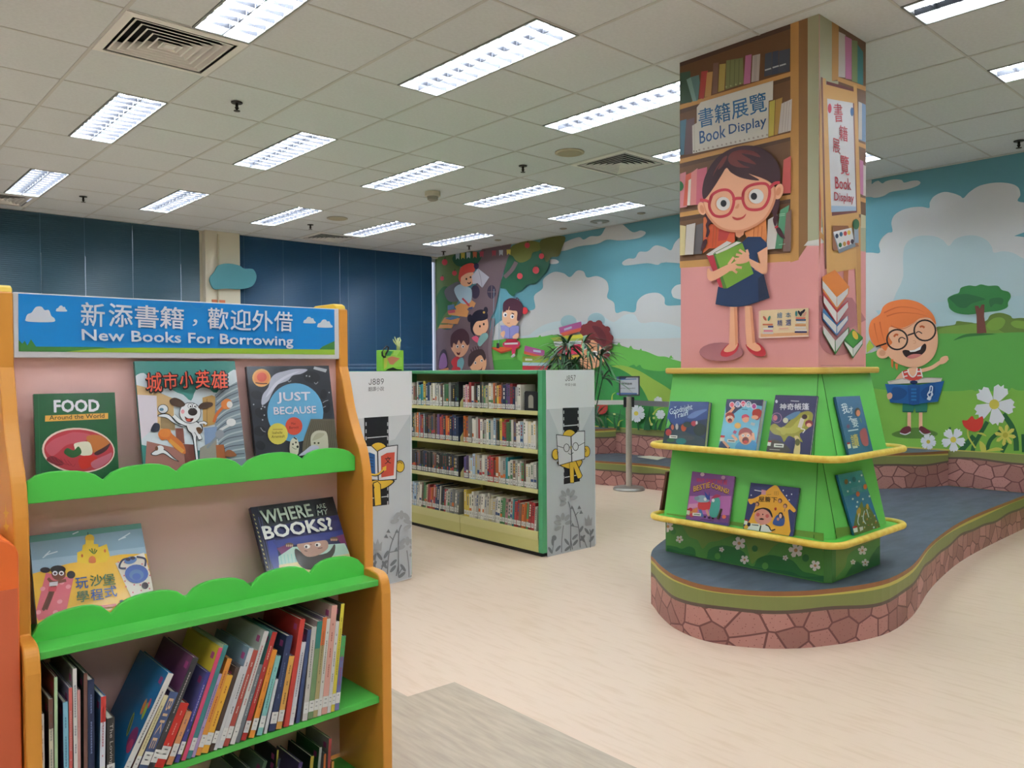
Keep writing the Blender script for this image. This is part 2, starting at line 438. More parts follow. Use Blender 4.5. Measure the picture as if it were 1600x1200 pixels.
def vent(i, j, label):
    x, y, z = GX+(i+.5)*T, GY+(j+.5)*T, ZC; t = thing('air_vent', label, 'air vent', (x, y, z), 'ceiling air diffusers')
    vm = mat('e4e3df', .45); s = .295
    sq = lambda r, zz: [(x-r, y-r, zz), (x+r, y-r, zz), (x+r, y+r, zz), (x-r, y+r, zz)]
    M().loft([sq(s, z-.004), sq(s, z+.004), sq(.262, z+.004), sq(.255, z-.008), sq(s, z-.004)], vm, caps=False).build('frame', t)
    for k in range(6):
        r = .24-k*.038
        m = M(); m.loft([sq(r, z-.006), sq(r-.009, z-.006), sq(r-.04, z+.034)], vm, caps=False); m.loft([sq(r-.037, z+.036), sq(r, z-.0055)], '22242c', caps=False); m.build('vane', t)  # upper faces coloured dark, so the gaps between vanes look shaded
    M().box((x-.025, y-.025, z-.004), (x+.025, y+.025, z+.02), vm).build('centre_plate', t)
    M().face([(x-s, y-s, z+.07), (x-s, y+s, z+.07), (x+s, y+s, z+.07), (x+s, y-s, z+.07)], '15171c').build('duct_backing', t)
vent(0, -1, 'large square air vent in the near left ceiling'); vent(6, -1, 'square air vent beside the mural column top')
vent(6, 7, 'far square air vent above the right blinds'); vent(0, 7, 'square air vent cut by the left edge above the blinds')
def sprinkler(px, py, label):
    p = onz(px, py, ZC); t = thing('fire_sprinkler', label, 'sprinkler', p, 'ceiling sprinklers'); m = mat('2b2723', .4, .6)
    M().lathe([(.0, 0), (.036, 0), (.034, -.006), (.0, -.007)], p, m, 16).build('escutcheon', t)
    M().lathe([(.009, -.006), (.009, -.03), (.014, -.034), (.006, -.045), (.003, -.052)], p, m, 10).build('head', t)
    M().lathe([(0, -.052), (.02, -.052), (.02, -.055), (0, -.055)], p, m, 12).build('deflector', t)
for px, py, lb in ((370, 160, 'dark sprinkler between the near ceiling lights, right of the big vent'), (130, 307, 'dark sprinkler above the left blinds'),
                   (817, 259, 'dark sprinkler left of the vent by the column'), (485, 351, 'dark sprinkler above the right blinds by the far vent'),
                   (733, 384, 'dark sprinkler above the tree mural'), (1592, 220, 'dark sprinkler at the right edge above the mural'), (693, 393, 'tiny sprinkler in the far corner above the mural')):
    sprinkler(px, py, lb)
def speaker(px, py, r, label, h='b9b198'):
    p = onz(px, py, ZC); t = thing('ceiling_speaker', label, 'ceiling speaker', p, 'round ceiling fittings')
    M().lathe([(0, 0), (r, 0), (r, -.006), (r-.012, -.01), (0, -.01)], p, h, 28).build('rim', t, smooth=False)
    M().lathe([(0, -.0095), (r-.02, -.0095), (r-.025, -.013), (0, -.013)], p, 'a59d84', 28).build('grille', t)
speaker(890, 238, .115, 'round beige ceiling speaker left of the vent by the column'); speaker(527, 341, .115, 'round ceiling speaker above the right blinds', 'a8a496')
for px, py, lb in ((880, 357, 'small round fitting in the ceiling edge above the big cloud'), (1002, 333, 'small round fitting in the ceiling edge nearest the column'),
                   (778, 375, 'small round fitting in the ceiling edge above the tree crown')):
    speaker(px, py, .045, lb, 'a09b8e')
p = onz(937, 346, ZC); t = thing('recessed_downlight', 'round metal downlight in the ceiling above the cloud mural', 'ceiling light', p)
M().lathe([(0, 0), (.11, 0), (.11, -.006), (.085, -.012), (.07, -.004), (0, -.004)], p, mat('a7a59c', .35, .6), 28).build('rim', t)
M().lathe([(0, -.004), (.03, -.004), (.03, -.02), (0, -.024)], p, 'e8eaee', 16).build('bulb', t)
p = onz(676, 300, ZC); t = thing('smoke_detector', 'white round smoke detector on the ceiling', 'smoke detector', p)
M().lathe([(0, 0), (.075, 0), (.075, -.04), (.06, -.045), (0, -.045)], p, 'c9c3b2', 24).build('base', t)
M().lathe([(0, -.045), (.055, -.045), (.05, -.075), (.03, -.085), (0, -.085)], p, '8f8b80', 24).build('sensor', t)
# ================================================================== the mural wall (printed wallpaper)
mw = M()
mw.box((X1, Y0-.1, 0), (X1+.1, Y1+.12, ZC+.1), 'cfc8b2')
A = Art((X1, 0, 1), (-1, 0, 0), .6, .00012, mw)
SKY, CL, CS, CT = '609aa8', 'c8c9ca', 'aec3c9', '9dbcc5'
A.k = 1; A.m.face([(X1-.0002, Y0, .05), (X1-.0002, Y1, .05), (X1-.0002, Y1, ZC), (X1-.0002, Y0, ZC)], mat(SKY, .6))
# --- clouds right of the column (detail frame 1340,220)
A.fr(1340, 220, 6.154)
A.blob([(-200, 380), (60, 372), (130, 372), (135, 415), (165, 395), (200, 385), (238, 410), (270, 390), (340, 372), (420, 376), (448, 402), (520, 385), (580, 383), (605, 405), (570, 435), (480, 465), (380, 480), (310, 495), (250, 530), (170, 548), (90, 540), (-200, 560)], CL)
A.blob([(-400, 1100), (80, 1075), (210, 1078), (205, 1000), (235, 935), (290, 885), (335, 872), (325, 790), (350, 720), (420, 670), (520, 640), (620, 635), (688, 645), (695, 590), (740, 530), (830, 492), (920, 505), (985, 530), (1018, 550), (1080, 490), (1180, 430), (1330, 402), (1470, 412), (1545, 450), (1565, 520), (1552, 585), (1800, 590), (2600, 560), (3200, 700), (3600, 600), (4400, 640), (5200, 820), (6500, 700), (8000, 900), (14000, 900), (14000, 4500), (-400, 2500)], CL, 6)
A.poly([(1600, 880), (1505, 915), (1600, 925), (1900, 935), (1900, 830)], SKY)
A.blob([(440, 1300), (437, 1120), (455, 1010), (520, 940), (620, 912), (740, 918), (820, 955), (878, 1010), (940, 945), (1040, 912), (1150, 915), (1240, 955), (1290, 1020), (1310, 1075), (1400, 1062), (1500, 1080), (1620, 1140), (1900, 1200), (1900, 1700), (440, 1700)], CS, 5)
A.fr(1340, 440, 4.615)
A.blob([(-200, 225), (70, 212), (250, 200), (420, 170), (600, 145), (800, 110), (1000, 110), (1200, 105), (1700, 95), (4000, 160), (12000, 200), (12000, 900), (-200, 600)], 'aac5cc', 3)
# --- clouds left of the column (detail frame 660,360)
A.fr(660, 360, 3.8095)
A.blob([(780, 120), (850, 70), (930, 40), (960, 55), (1000, 35), (1060, 30), (1100, -25), (1180, -40), (1250, 10), (1300, 0), (1330, 15), (1290, 45), (1180, 60), (1100, 55), (1040, 80), (930, 95), (850, 120)], CL)
A.blob([(750, 175), (790, 172), (812, 186), (800, 198), (760, 198)], CL)
A.blob([(1190, 190), (1225, 168), (1265, 165), (1290, 128), (1340, 125), (1385, 90), (1440, 100), (1480, 118), (1505, 70), (1560, 30), (1700, 10), (1700, 190), (1450, 190), (1400, 205), (1340, 195), (1250, 205), (1200, 208)], CL)
A.blob([(1700, 330), (1540, 320), (1490, 345), (1485, 380), (1520, 408), (1700, 420)], CL)
A.blob([(380, 700), (440, 560), (560, 500), (610, 480), (670, 465), (665, 390), (715, 345), (720, 290), (780, 248), (840, 255), (878, 278), (920, 240), (960, 245), (980, 280), (1040, 272), (1095, 300), (1108, 350), (1100, 400), (1140, 430), (1152, 490), (1200, 480), (1265, 485), (1280, 420), (1330, 380), (1400, 372), (1440, 400), (1450, 445), (1540, 445), (1700, 440), (1900, 500), (2300, 520), (2700, 480), (2700, 1100), (380, 900)], CL, 5)
for q in ([(640, 620), (700, 575), (760, 550), (830, 535), (870, 520), (930, 540), (985, 540), (1000, 500), (1050, 490), (1090, 520), (1140, 545), (1200, 505), (1260, 500), (1300, 550), (1400, 545), (1540, 580), (1540, 640), (640, 640)],):
    A.blob(q, 'c3d3d8', 4)
for x, y, r in ((870, 545, 48), (1035, 535, 52)): A.ell(x, y, r, r*.85, CT)
A.blob([(680, 640), (740, 600), (850, 590), (960, 640)], 'cfd6da')
# --- hills left
A.poly(cr_open([(380, 660), (480, 648), (600, 642), (700, 634), (800, 622), (950, 645), (1130, 675), (1250, 705), (1330, 720), (1400, 748), (1450, 752), (1530, 778), (1900, 860), (2300, 900), (2700, 880)], 4)+[(2700, 2000), (380, 1800)], '62ad4b')
for x, y in ((520, 640), (700, 632), (1170, 676), (1240, 694), (1300, 712), (1480, 752)): A.poly([(x-14, y+10), (x-5, y-4), (x+2, y-9), (x+8, y+4), (x+18, y+10)], '62ad4b')
A.poly(cr_open([(380, 790), (450, 770), (560, 768), (600, 790)], 4)+[(600, 900), (380, 900)], '4a9b40')
A.fr(860, 480, 5)
A.poly(cr_open([(600, 470), (650, 448), (670, 465), (700, 450), (730, 482), (860, 500), (1000, 480)], 3)+[(1100, 700), (900, 700)], '3f8f45')
A.poly(cr_open([(300, 520), (380, 470), (480, 450), (560, 470), (660, 540), (760, 640), (800, 740)], 5)+[(900, 1500), (-900, 1500), (-900, 600)], '2f8240')
A.poly(cr_open([(470, 458), (560, 455), (680, 490), (800, 560), (900, 620), (1000, 690)], 5)+[(1000, 760), (790, 760)]+cr_open([(770, 740), (720, 640), (640, 540), (540, 480)], 4), '8cab44')
# --- hills right of the column
A.fr(1340, 440, 4.615)
BU, BD = '6f8f3a', '5d7630'
A.blob([(560, 340), (620, 322), (700, 310), (715, 285), (770, 290), (820, 295), (860, 300), (930, 280), (960, 240), (1030, 225), (1100, 245), (1120, 265), (1180, 262), (1300, 270), (1700, 300), (2400, 390), (2400, 520), (560, 470)], BD, 4)
A.blob([(580, 350), (650, 325), (740, 315), (850, 305), (950, 320), (1040, 360), (1060, 400), (580, 400)], BU)
A.blob([(930, 310), (980, 265), (1040, 260), (1065, 290), (1030, 340), (960, 350)], '75983c'); A.blob([(1105, 300), (1150, 280), (1260, 300), (1300, 340), (1150, 335)], '75983c')
A.poly(cr_open([(-300, 560), (60, 520), (180, 480), (400, 420), (560, 378), (760, 376), (1000, 372), (1200, 365), (1700, 370), (4000, 420), (12000, 300)], 4)+[(12000, 5000), (-300, 1500)], '559a43')
A.poly([(65, 460), (85, 420), (120, 470), (65, 515)], 'a9c048')
A.blob([(690, 425), (760, 385), (850, 372), (1000, 378), (850, 392), (770, 402)], '2f6a31', 3)
A.poly(cr_open([(-300, 700), (100, 768), (300, 785), (700, 790), (820, 780), (850, 790), (900, 778), (920, 788), (1080, 790), (1110, 765), (1160, 785), (1300, 780), (1700, 780), (4000, 900), (12000, 1100)], 3)+[(12000, 6000), (-300, 1600)], '74a63f')
A.fr(1340, 640, 5)
A.blob([(270, 185), (450, 140), (600, 170), (620, 200), (520, 225), (330, 220)], '567f34')
# tree
A.fr(1340, 440, 4.615)
A.blob([(650, 120), (690, 95), (730, 80), (745, 45), (800, 28), (850, 32), (890, 20), (940, 30), (1010, 30), (1040, 60), (1090, 75), (1105, 110), (1085, 150), (1080, 185), (1020, 210), (930, 220), (800, 238), (710, 225), (665, 195), (655, 160)], '317a3f', 4)
A.blob([(660, 110), (760, 90), (820, 95), (920, 125), (880, 140), (820, 160), (780, 190), (730, 185), (690, 150)], '27653a'); A.blob([(950, 130), (1010, 115), (1050, 125), (1040, 165), (990, 160), (960, 185)], '27653a')
A.poly([(845, 175), (870, 175), (880, 195), (895, 165), (915, 165), (912, 250), (930, 370), (860, 375), (858, 250)], '6b3a31')
# flowers on the right
A.line([(1050, 955), (1110, 1040), (1140, 1130), (1145, 1220)], 38, '1f5b30')
A.line([(935, 1010), (890, 1090), (840, 1180), (830, 1230)], 30, '1f5b30'); A.line([(1030, 1080), (960, 1140), (930, 1220)], 28, '1f5b30'); A.line([(1075, 1160), (1040, 1230)], 30, '1f5b30'); A.line([(1195, 1100), (1200, 1230)], 30, '1f5b30'); A.line([(840, 1115), (780, 1180), (740, 1225)], 40, '1f5b30'); A.line([(665, 1050), (668, 1100)], 16, '1f5b30')
A.line([(795, 1060), (800, 1120), (850, 1200)], 12, 'b9b64c'); A.blob([(855, 1092), (900, 1090), (930, 1115), (890, 1103)], 'b9b64c'); A.blob([(880, 1150), (920, 1180), (925, 1225), (890, 1225)], 'b9b64c'); A.blob([(920, 1225), (1000, 1195), (1050, 1215)], 'b9b64c')
A.flower(985, 885, 150, 'dfe0e6', 'c9b94a', 5, 8, True)
A.flower(690, 1140, 88, 'dfe0e6', 'c9b94a', 5, 15, True); A.flower(510, 1155, 58, 'dfe0e6', 'c9b94a', 6, 15, True)
A.flower(1065, 1107, 80, 'c4bd55', 'a9a23c', 8, 10, wd=.17)
A.blob([(755, 1000), (790, 1000), (825, 968), (850, 995), (900, 970), (905, 1020), (890, 1060), (850, 1082), (800, 1070), (765, 1040)], 'c33427', 3)
# --- the ginger boy with round glasses
SK, SKD, HR, HD = 'dfaa88', 'cd926f', 'd9743a', 'bb5a2a'
A.line([(450, 645), (530, 622), (590, 585), (615, 570)], 26, SK); A.blob([(590, 590), (600, 550), (640, 535), (655, 555), (640, 580), (610, 595)], SK)
for q in ((650, 540), (657, 560)): A.line([(620, 565), q], 9, SK, False)
for x in (372, 455): A.line([(x, 930), (x, 1060)], 26, SK, False)
A.blob([(305, 1085), (325, 1055), (365, 1042), (384, 1055), (380, 1085), (340, 1098)], '6b2b34'); A.blob([(443, 1060), (460, 1042), (500, 1062), (527, 1085), (510, 1100), (460, 1085)], '6b2b34')
A.line([(305, 1092), (345, 1102), (382, 1085)], 8, 'cfd0d2'); A.line([(445, 1075), (480, 1103), (527, 1094)], 8, 'cfd0d2')
A.poly([(325, 870), (505, 870), (500, 940), (420, 942), (412, 905), (400, 942), (322, 938)], '1f6e5a'); A.line([(325, 938), (400, 940)], 8, '14503f', False); A.line([(420, 941), (500, 938)], 8, '14503f', False)
A.blob([(270, 720), (290, 680), (330, 645), (360, 650), (340, 700)], SK)
A.poly([(325, 645), (365, 632), (395, 690), (430, 625), (450, 630), (470, 720), (330, 725)], 'c23b30'); A.poly([(365, 625), (430, 615), (420, 670), (395, 690), (368, 665)], SK)
for y in (655, 685): A.line([(335, y), (360, y-6)], 9, 'e5ded8', False); A.line([(430, y-6), (462, y-8)], 9, 'e5ded8', False)
A.line([(322, 648), (335, 700)], 9, 'e5ded8', False); A.line([(452, 625), (468, 690)], 9, 'e5ded8', False); A.line([(362, 632), (372, 668), (398, 688), (422, 668), (430, 622)], 9, 'e5ded8')
A.ell(182, 515, 46, 40, SK); A.ell(178, 515, 24, 22, SKD)
A.blob([(200, 500), (180, 400), (230, 320), (330, 280), (450, 260), (540, 280), (575, 370), (575, 470), (540, 550), (470, 605), (390, 620), (300, 595), (240, 555)], SK, 5)
A.poly([(240, 560), (258, 560), (255, 625), (243, 610)], HR); A.poly([(270, 590), (292, 595), (286, 640), (275, 625)], HR)
A.blob([(130, 465), (95, 420), (80, 350), (100, 280), (160, 235), (185, 180), (240, 145), (340, 128), (440, 150), (510, 200), (550, 250), (565, 310), (520, 265), (450, 265), (400, 300), (320, 335), (250, 325), (225, 340), (228, 400), (250, 440), (220, 470), (200, 500), (165, 470)], HR, 4)
for q in ([(190, 225), (290, 185), (400, 190), (480, 220)], [(210, 250), (300, 225), (420, 230), (500, 250)], [(120, 300), (130, 360), (150, 440)], [(160, 290), (175, 370), (200, 450)], [(240, 320), (330, 340), (430, 285)]): A.line(q, 9, HD, taper=True)
A.line([(133, 470), (208, 445)], 11, '241a18', False)
A.ring(285, 418, 80, 78, 12, '241a18'); A.ring(485, 352, 83, 80, 12, '241a18'); A.line([(360, 388), (405, 372)], 11, '241a18', False)
A.line([(262, 398), (275, 382), (293, 385)], 14, HD); A.line([(448, 328), (465, 322), (483, 332)], 14, HD)
A.line([(300, 440), (298, 415), (320, 402), (345, 415)], 7, '241a18'); A.line([(420, 372), (440, 360), (465, 375)], 7, '241a18')
A.line([(400, 425), (415, 428), (418, 442), (402, 446)], 5, SKD)
A.blob([(323, 505), (345, 492), (400, 500), (450, 475), (480, 448), (495, 460), (488, 500), (450, 535), (400, 550), (350, 545)], '2a1513', 4)
A.poly([(372, 497), (410, 492), (450, 470), (462, 462), (452, 490), (415, 505), (380, 508)], 'e8e6e4'); A.blob([(355, 545), (390, 525), (440, 522), (460, 530), (420, 550), (380, 556)], 'c4716b')
# his blue music book
A.poly([(215, 720), (300, 700), (400, 715), (500, 695), (610, 695), (600, 725), (225, 740)], 'd3c9be'); A.line([(230, 722), (330, 700), (405, 722), (480, 695), (605, 698)], 6, 'a99d92')
A.poly([(197, 738), (360, 745), (405, 738), (440, 745), (625, 716), (580, 865), (440, 880), (400, 892), (370, 882), (235, 872)], '13548f')
A.poly([(360, 745), (450, 742), (445, 885), (370, 887)], '0f4680'); A.ell(405, 726, 28, 14, '0b2a56')
A.blob([(250, 770), (310, 765), (358, 800), (320, 845), (250, 850)], '0e4279', 3); A.blob([(455, 800), (500, 760), (560, 760), (540, 840), (480, 850)], '0f4680', 3)
for y in (770, 795, 820, 845): A.rect(386, y, 424, y+14, '1f69a6')
A.line([(500, 845), (520, 852), (528, 835), (540, 765), (525, 755), (520, 785), (505, 815), (520, 832), (540, 815), (530, 795), (512, 806)], 8, 'dfe3ea')
A.ell(512, 843, 11, 11, 'dfe3ea')
A.blob([(212, 815), (235, 800), (250, 815), (245, 840), (220, 848)], SK)
# --- tree, leaves and children on the left (detail frame 660,380)
A.fr(660, 380, 5.4545)
A.poly([(100, 50), (300, 40), (330, 300), (300, 500), (200, 730), (110, 760)], '5f7a44')
A.blob([(130, 560), (120, 460), (180, 370), (250, 400), (250, 520), (180, 620), (130, 720)], '2f6a3a')
A.poly([(110, 760)]+cr_open([(140, 720), (240, 730), (330, 600), (420, 440), (470, 300), (480, 100), (540, 20)], 4)+cr_open([(760, 0), (735, 120), (690, 250), (650, 420), (620, 560), (580, 650), (570, 800), (590, 980), (620, 1150)], 5)+[(660, 2000), (60, 2000), (100, 1150)], '6f5c62')
A.line([(600, 640), (600, 700), (575, 900), (600, 1100)], 30, '7d6b70')
A.poly([(690, 300), (740, 210), (800, 155), (830, 150), (780, 220), (700, 290)], '6f5c62')
A.blob([(690, 270), (735, 110), (800, 60), (900, 40), (1020, 40), (1085, 130), (1060, 240), (1010, 290), (960, 345), (900, 350), (850, 400), (800, 420), (775, 452), (740, 430), (710, 390), (665, 380), (672, 320)], '1f5a40', 4)
A.line([(700, 290), (760, 230), (800, 160)], 34, '6f5c62')
A.blob([(740, 90), (770, 20), (900, -20), (1010, 0), (1000, 60), (940, 80), (920, 130), (850, 165), (800, 150), (770, 110)], '6d7233', 4)
A.blob([(1010, 60), (1015, -30), (1210, -60), (1190, 40), (1160, 110), (1100, 120), (1060, 160), (1035, 120)], '5f612f', 4)
A.blob([(255, 130), (290, 90), (400, 70), (480, 80), (500, 130), (440, 190), (330, 200), (280, 180)], '1f5a40')
for x, y, r in ((190, 162, 24), (273, 255, 20), (168, 300, 17), (830, 280, 24), (967, 230, 28), (1015, 110, 22), (893, 18, 22)): A.ell(x, y, r, r*1.1, 'c8424b'); A.line([(x, y-r), (x+6, y-r*1.7)], 6, '4c3a2c', False)
A.line([(270, 95), (400, 70), (480, 75), (540, 60)], 5, '5a4b40')
for x, c in ((300, 'bcc8d2'), (345, 'd9c65a'), (392, 'bcc8d2'), (447, 'cf6a4a'), (505, 'b24a58'), (610, 'b24a58'), (670, 'bcc8d2'), (735, 'd9c65a')): A.poly([(x-18, 85-(x-300)*.07), (x+18, 83-(x-300)*.07), (x+14, 140-(x-300)*.09), (x, 125-(x-300)*.09), (x-14, 142-(x-300)*.09)], c)
for cx in (450, 590): A.ell(cx, 415, 38, 58, '3a2f45')
A.line([(590, 360), (590, 470)], 7, '6f5c62', False); A.line([(555, 415), (628, 415)], 7, '6f5c62', False)
# stacked planks/books on the branch
for q, c in (([(275, 540), (400, 470), (455, 510), (440, 545), (300, 580)], 'c98a52'), ([(215, 590), (360, 540), (395, 580), (380, 630), (225, 610)], 'c98a52'), ([(160, 680), (190, 630), (320, 640), (300, 690)], 'c98a52'), ([(135, 725), (150, 695), (265, 690), (250, 725)], 'c98a52'), ([(215, 530), (270, 520), (275, 560), (215, 570)], '57779c'), ([(215, 575), (275, 565), (280, 590), (220, 600)], 'b24a58'), ([(190, 640), (240, 628), (300, 640), (240, 655)], '57779c')): A.poly(q, c)
# the grey cat and the red haired reader
A.blob([(190, 400), (250, 350), (310, 330), (340, 390), (330, 480), (240, 500), (200, 460)], '6a6870'); A.blob([(270, 400), (320, 350), (380, 370), (420, 400), (410, 500), (330, 510)], '9fb6c4')
A.blob([(320, 300), (340, 240), (420, 230), (440, 290), (420, 350), (370, 370), (330, 350)], 'dba583')
A.blob([(310, 270), (330, 205), (400, 170), (440, 180), (445, 240), (400, 250), (370, 260), (330, 290), (325, 330), (310, 310)], 'c8473a')
A.poly([(420, 280), (475, 215), (570, 290), (510, 380), (470, 340), (430, 350)], 'bdbac4'); A.line([(475, 215), (495, 290), (510, 380)], 4, '8f8c98'); A.ell(460, 195, 22, 26, '3a3050')
A.ell(375, 305, 7, 9, '20181c'); A.ell(410, 290, 7, 9, '20181c'); A.line([(385, 335), (400, 345), (412, 330)], 9, '3a1518')
A.line([(340, 470), (370, 500), (400, 535)], 16, 'b8404c'); A.poly([(390, 550), (430, 540), (425, 560), (395, 562)], '40507c')
# black haired girl in the hollow
A.blob([(430, 730), (440, 650), (500, 630), (550, 640), (560, 720), (520, 780), (460, 780)], 'dba583', 4)
A.blob([(415, 750), (410, 660), (440, 590), (500, 565), (550, 590), (555, 640), (510, 660), (460, 670), (430, 730), (450, 790)], '1d1a2b', 4)
A.ell(405, 640, 22, 34, '1d1a2b'); A.ell(540, 570, 18, 28, '1d1a2b'); A.ell(525, 590, 10, 10, 'c9a24a')
A.ell(490, 708, 8, 11, '20181c'); A.ell(523, 690, 8, 11, '20181c'); A.blob([(420, 810), (460, 790), (490, 830), (470, 850)], 'c8506a')
A.blob([(470, 850), (500, 780), (545, 765), (560, 800), (520, 850), (490, 880)], '7fa8a4')
# brown haired boy
A.blob([(245, 890), (260, 820), (340, 800), (395, 830), (390, 900), (350, 960), (300, 970), (265, 930)], 'd19c7c', 4)
A.blob([(240, 870), (245, 790), (290, 740), (350, 730), (395, 780), (400, 850), (380, 870), (350, 830), (330, 860), (310, 825), (290, 865), (265, 850), (255, 890)], '4a2c35', 4)
for x in (298, 345): A.ell(x, 880, 12, 14, 'ded8d4'); A.ell(x+2, 882, 6, 8, '20181c')
A.blob([(290, 930), (310, 935), (322, 925), (318, 950), (300, 952)], '5c1f22')
A.blob([(245, 1010), (290, 965), (330, 990), (320, 1050), (270, 1055)], 'b8323a'); A.blob([(300, 1000), (340, 975), (355, 1020), (330, 1085), (300, 1070)], '6f9fa6'); A.blob([(250, 1085), (265, 1055), (320, 1060), (315, 1100)], 'b8323a')
# boy at the bottom
A.blob([(400, 1040), (410, 960), (480, 940), (540, 980), (540, 1060), (500, 1110), (440, 1100)], 'd6a07c', 4)
A.blob([(390, 1040), (395, 960), (440, 915), (510, 905), (540, 960), (530, 1000), (500, 955), (460, 975), (440, 1010), (410, 1050)], '3d2a2c', 4)
for x, y in ((412, 905), (430, 888), (450, 880), (470, 878)): A.line([(x, y), (x+14, y+40)], 7, '3d2a2c', False)
for x, y in ((450, 1020), (505, 1000)): A.ell(x, y, 10, 13, 'ded8d4'); A.ell(x+2, y+1, 6, 8, '20181c')
A.blob([(470, 1085), (500, 1072), (510, 1050), (505, 1085), (488, 1100)], '5c1f22')
# little door
A.blob([(140, 1070), (145, 960), (175, 905), (205, 930), (215, 1060)], '3d3040', 3); A.blob([(143, 1070), (150, 980), (178, 935), (203, 965), (208, 1050)], '8d6496', 3); A.poly([(140, 1080), (220, 1060), (225, 1078), (145, 1100)], 'c07e54')
# girl on the swing
for x in (605, 655): A.line([(x+5, 390), (x-5, 880)], 4, '83a6b4', False)
A.poly([(590, 888), (820, 880), (832, 892), (670, 940)], 'c9582f'); A.poly([(590, 888), (670, 925), (832, 885), (832, 895), (670, 940), (590, 898)], '9e4222')
A.rect(632, 852, 655, 896, '33323c')
A.blob([(690, 880), (700, 840), (810, 830), (832, 870), (780, 890)], 'c4345a', 3); A.poly([(765, 870), (800, 870), (790, 940), (770, 970), (760, 930)], 'c4345a'); A.blob([(755, 965), (780, 940), (790, 960), (765, 975)], 'd9d4d8')
A.poly([(715, 820), (805, 815), (810, 850), (705, 855)], 'a9213c'); A.poly([(700, 850), (815, 845), (812, 862), (700, 865)], 'd8d3d6')
A.ell(872, 575, 26, 30, 'c8343c')
A.blob([(680, 640), (690, 560), (760, 540), (825, 580), (822, 660), (780, 710), (730, 710), (690, 680)], 'e0ae8c', 4)
A.blob([(688, 590), (690, 510), (740, 470), (800, 475), (850, 520), (855, 590), (830, 655), (805, 655), (808, 585), (770, 575), (735, 570), (705, 575)], '4a2536', 4)
A.line([(742, 540), (733, 575)], 5, 'e0ae8c', False); A.line([(800, 475), (805, 465), (825, 485)], 8, '4a2536')
for x, y in ((705, 610), (765, 625)): A.ell(x, y, 17, 20, 'e6e2e0'); A.ell(x+3, y+2, 8, 10, '2a3550')
A.line([(698, 580), (712, 576)], 9, '3a1b28', False); A.line([(760, 595), (782, 605)], 9, '3a1b28', False); A.line([(722, 680), (735, 682), (745, 680)], 5, '9c5d4c')
A.poly([(665, 700), (710, 700), (740, 720), (770, 700), (825, 705), (815, 800), (745, 815), (680, 800)], '8f8fc8'); A.line([(742, 720), (745, 815)], 5, '6a6aa8', False)
A.blob([(665, 770), (695, 745), (705, 765), (690, 805)], 'e0ae8c'); A.blob([(765, 800), (810, 765), (828, 790), (800, 815)], 'e0ae8c')
# painted book piles and the curly reader (detail frame 660,360)
A.fr(660, 360, 3.8095)
for q, c in (([(610, 685), (728, 715), (725, 750), (605, 718)], 'a8558f'), ([(605, 718), (725, 750), (722, 762), (604, 735)], 'c75a42'), ([(595, 752), (750, 745), (750, 790), (596, 790)], '8aa03c'), ([(596, 785), (750, 788), (750, 808), (596, 805)], '9fc3cc'), ([(596, 806), (760, 806), (760, 850), (596, 850)], 'b8303f'),
             ([(760, 640), (960, 615), (965, 660), (790, 665)], '9fae45'), ([(780, 662), (960, 655), (958, 690), (790, 690)], 'd0d4d6'), ([(800, 690), (955, 675), (958, 735), (805, 750)], 'c22f4d'), ([(765, 755), (940, 740), (945, 775), (765, 775)], 'c9a83e'), ([(805, 770), (950, 768), (950, 810), (805, 800)], '4a3a3c'),
             ([(812, 578), (945, 542), (950, 578), (820, 618)], 'a8558f'), ([(820, 612), (950, 576), (960, 596), (838, 630)], 'c75a42'), ([(842, 585), (888, 570), (890, 582), (845, 597)], 'b9c0d8'), ([(660, 710), (705, 715), (705, 728), (660, 722)], 'b9c0d8'), ([(612, 762), (655, 765), (655, 775), (612, 775)], 'c9ccb8'), ([(830, 630), (960, 618), (960, 640), (845, 645)], 'c9c13e')): A.poly(q, c)
A.blob([(940, 790), (950, 650), (1010, 640), (1080, 680), (1090, 760), (1050, 810), (960, 830)], 'd99f7a', 4)
A.blob([(945, 615), (950, 575), (985, 550), (1030, 545), (1075, 560), (1105, 590), (1125, 630), (1130, 670), (1112, 710), (1110, 750), (1085, 762), (1078, 730), (1060, 690), (1020, 655), (980, 645)], '742c30', 3)
for x, y, r in ((965, 580, 22), (1000, 556, 20), (1050, 556, 22), (1098, 590, 20), (1118, 640, 20), (1112, 690, 20), (1098, 735, 20), (950, 605, 14)): A.ell(x, y, r, r, '742c30', n=14)
A.blob([(1010, 570), (1060, 580), (1095, 640), (1080, 680), (1040, 620)], '5a1f28')
A.ell(968, 690, 16, 20, 'e6e2e0'); A.ell(1026, 735, 18, 20, 'e6e2e0'); A.ell(966, 695, 7, 10, '203048'); A.ell(1024, 738, 8, 10, '203048')
A.blob([(950, 648), (1000, 655), (990, 672), (960, 668)], '5a1f28')
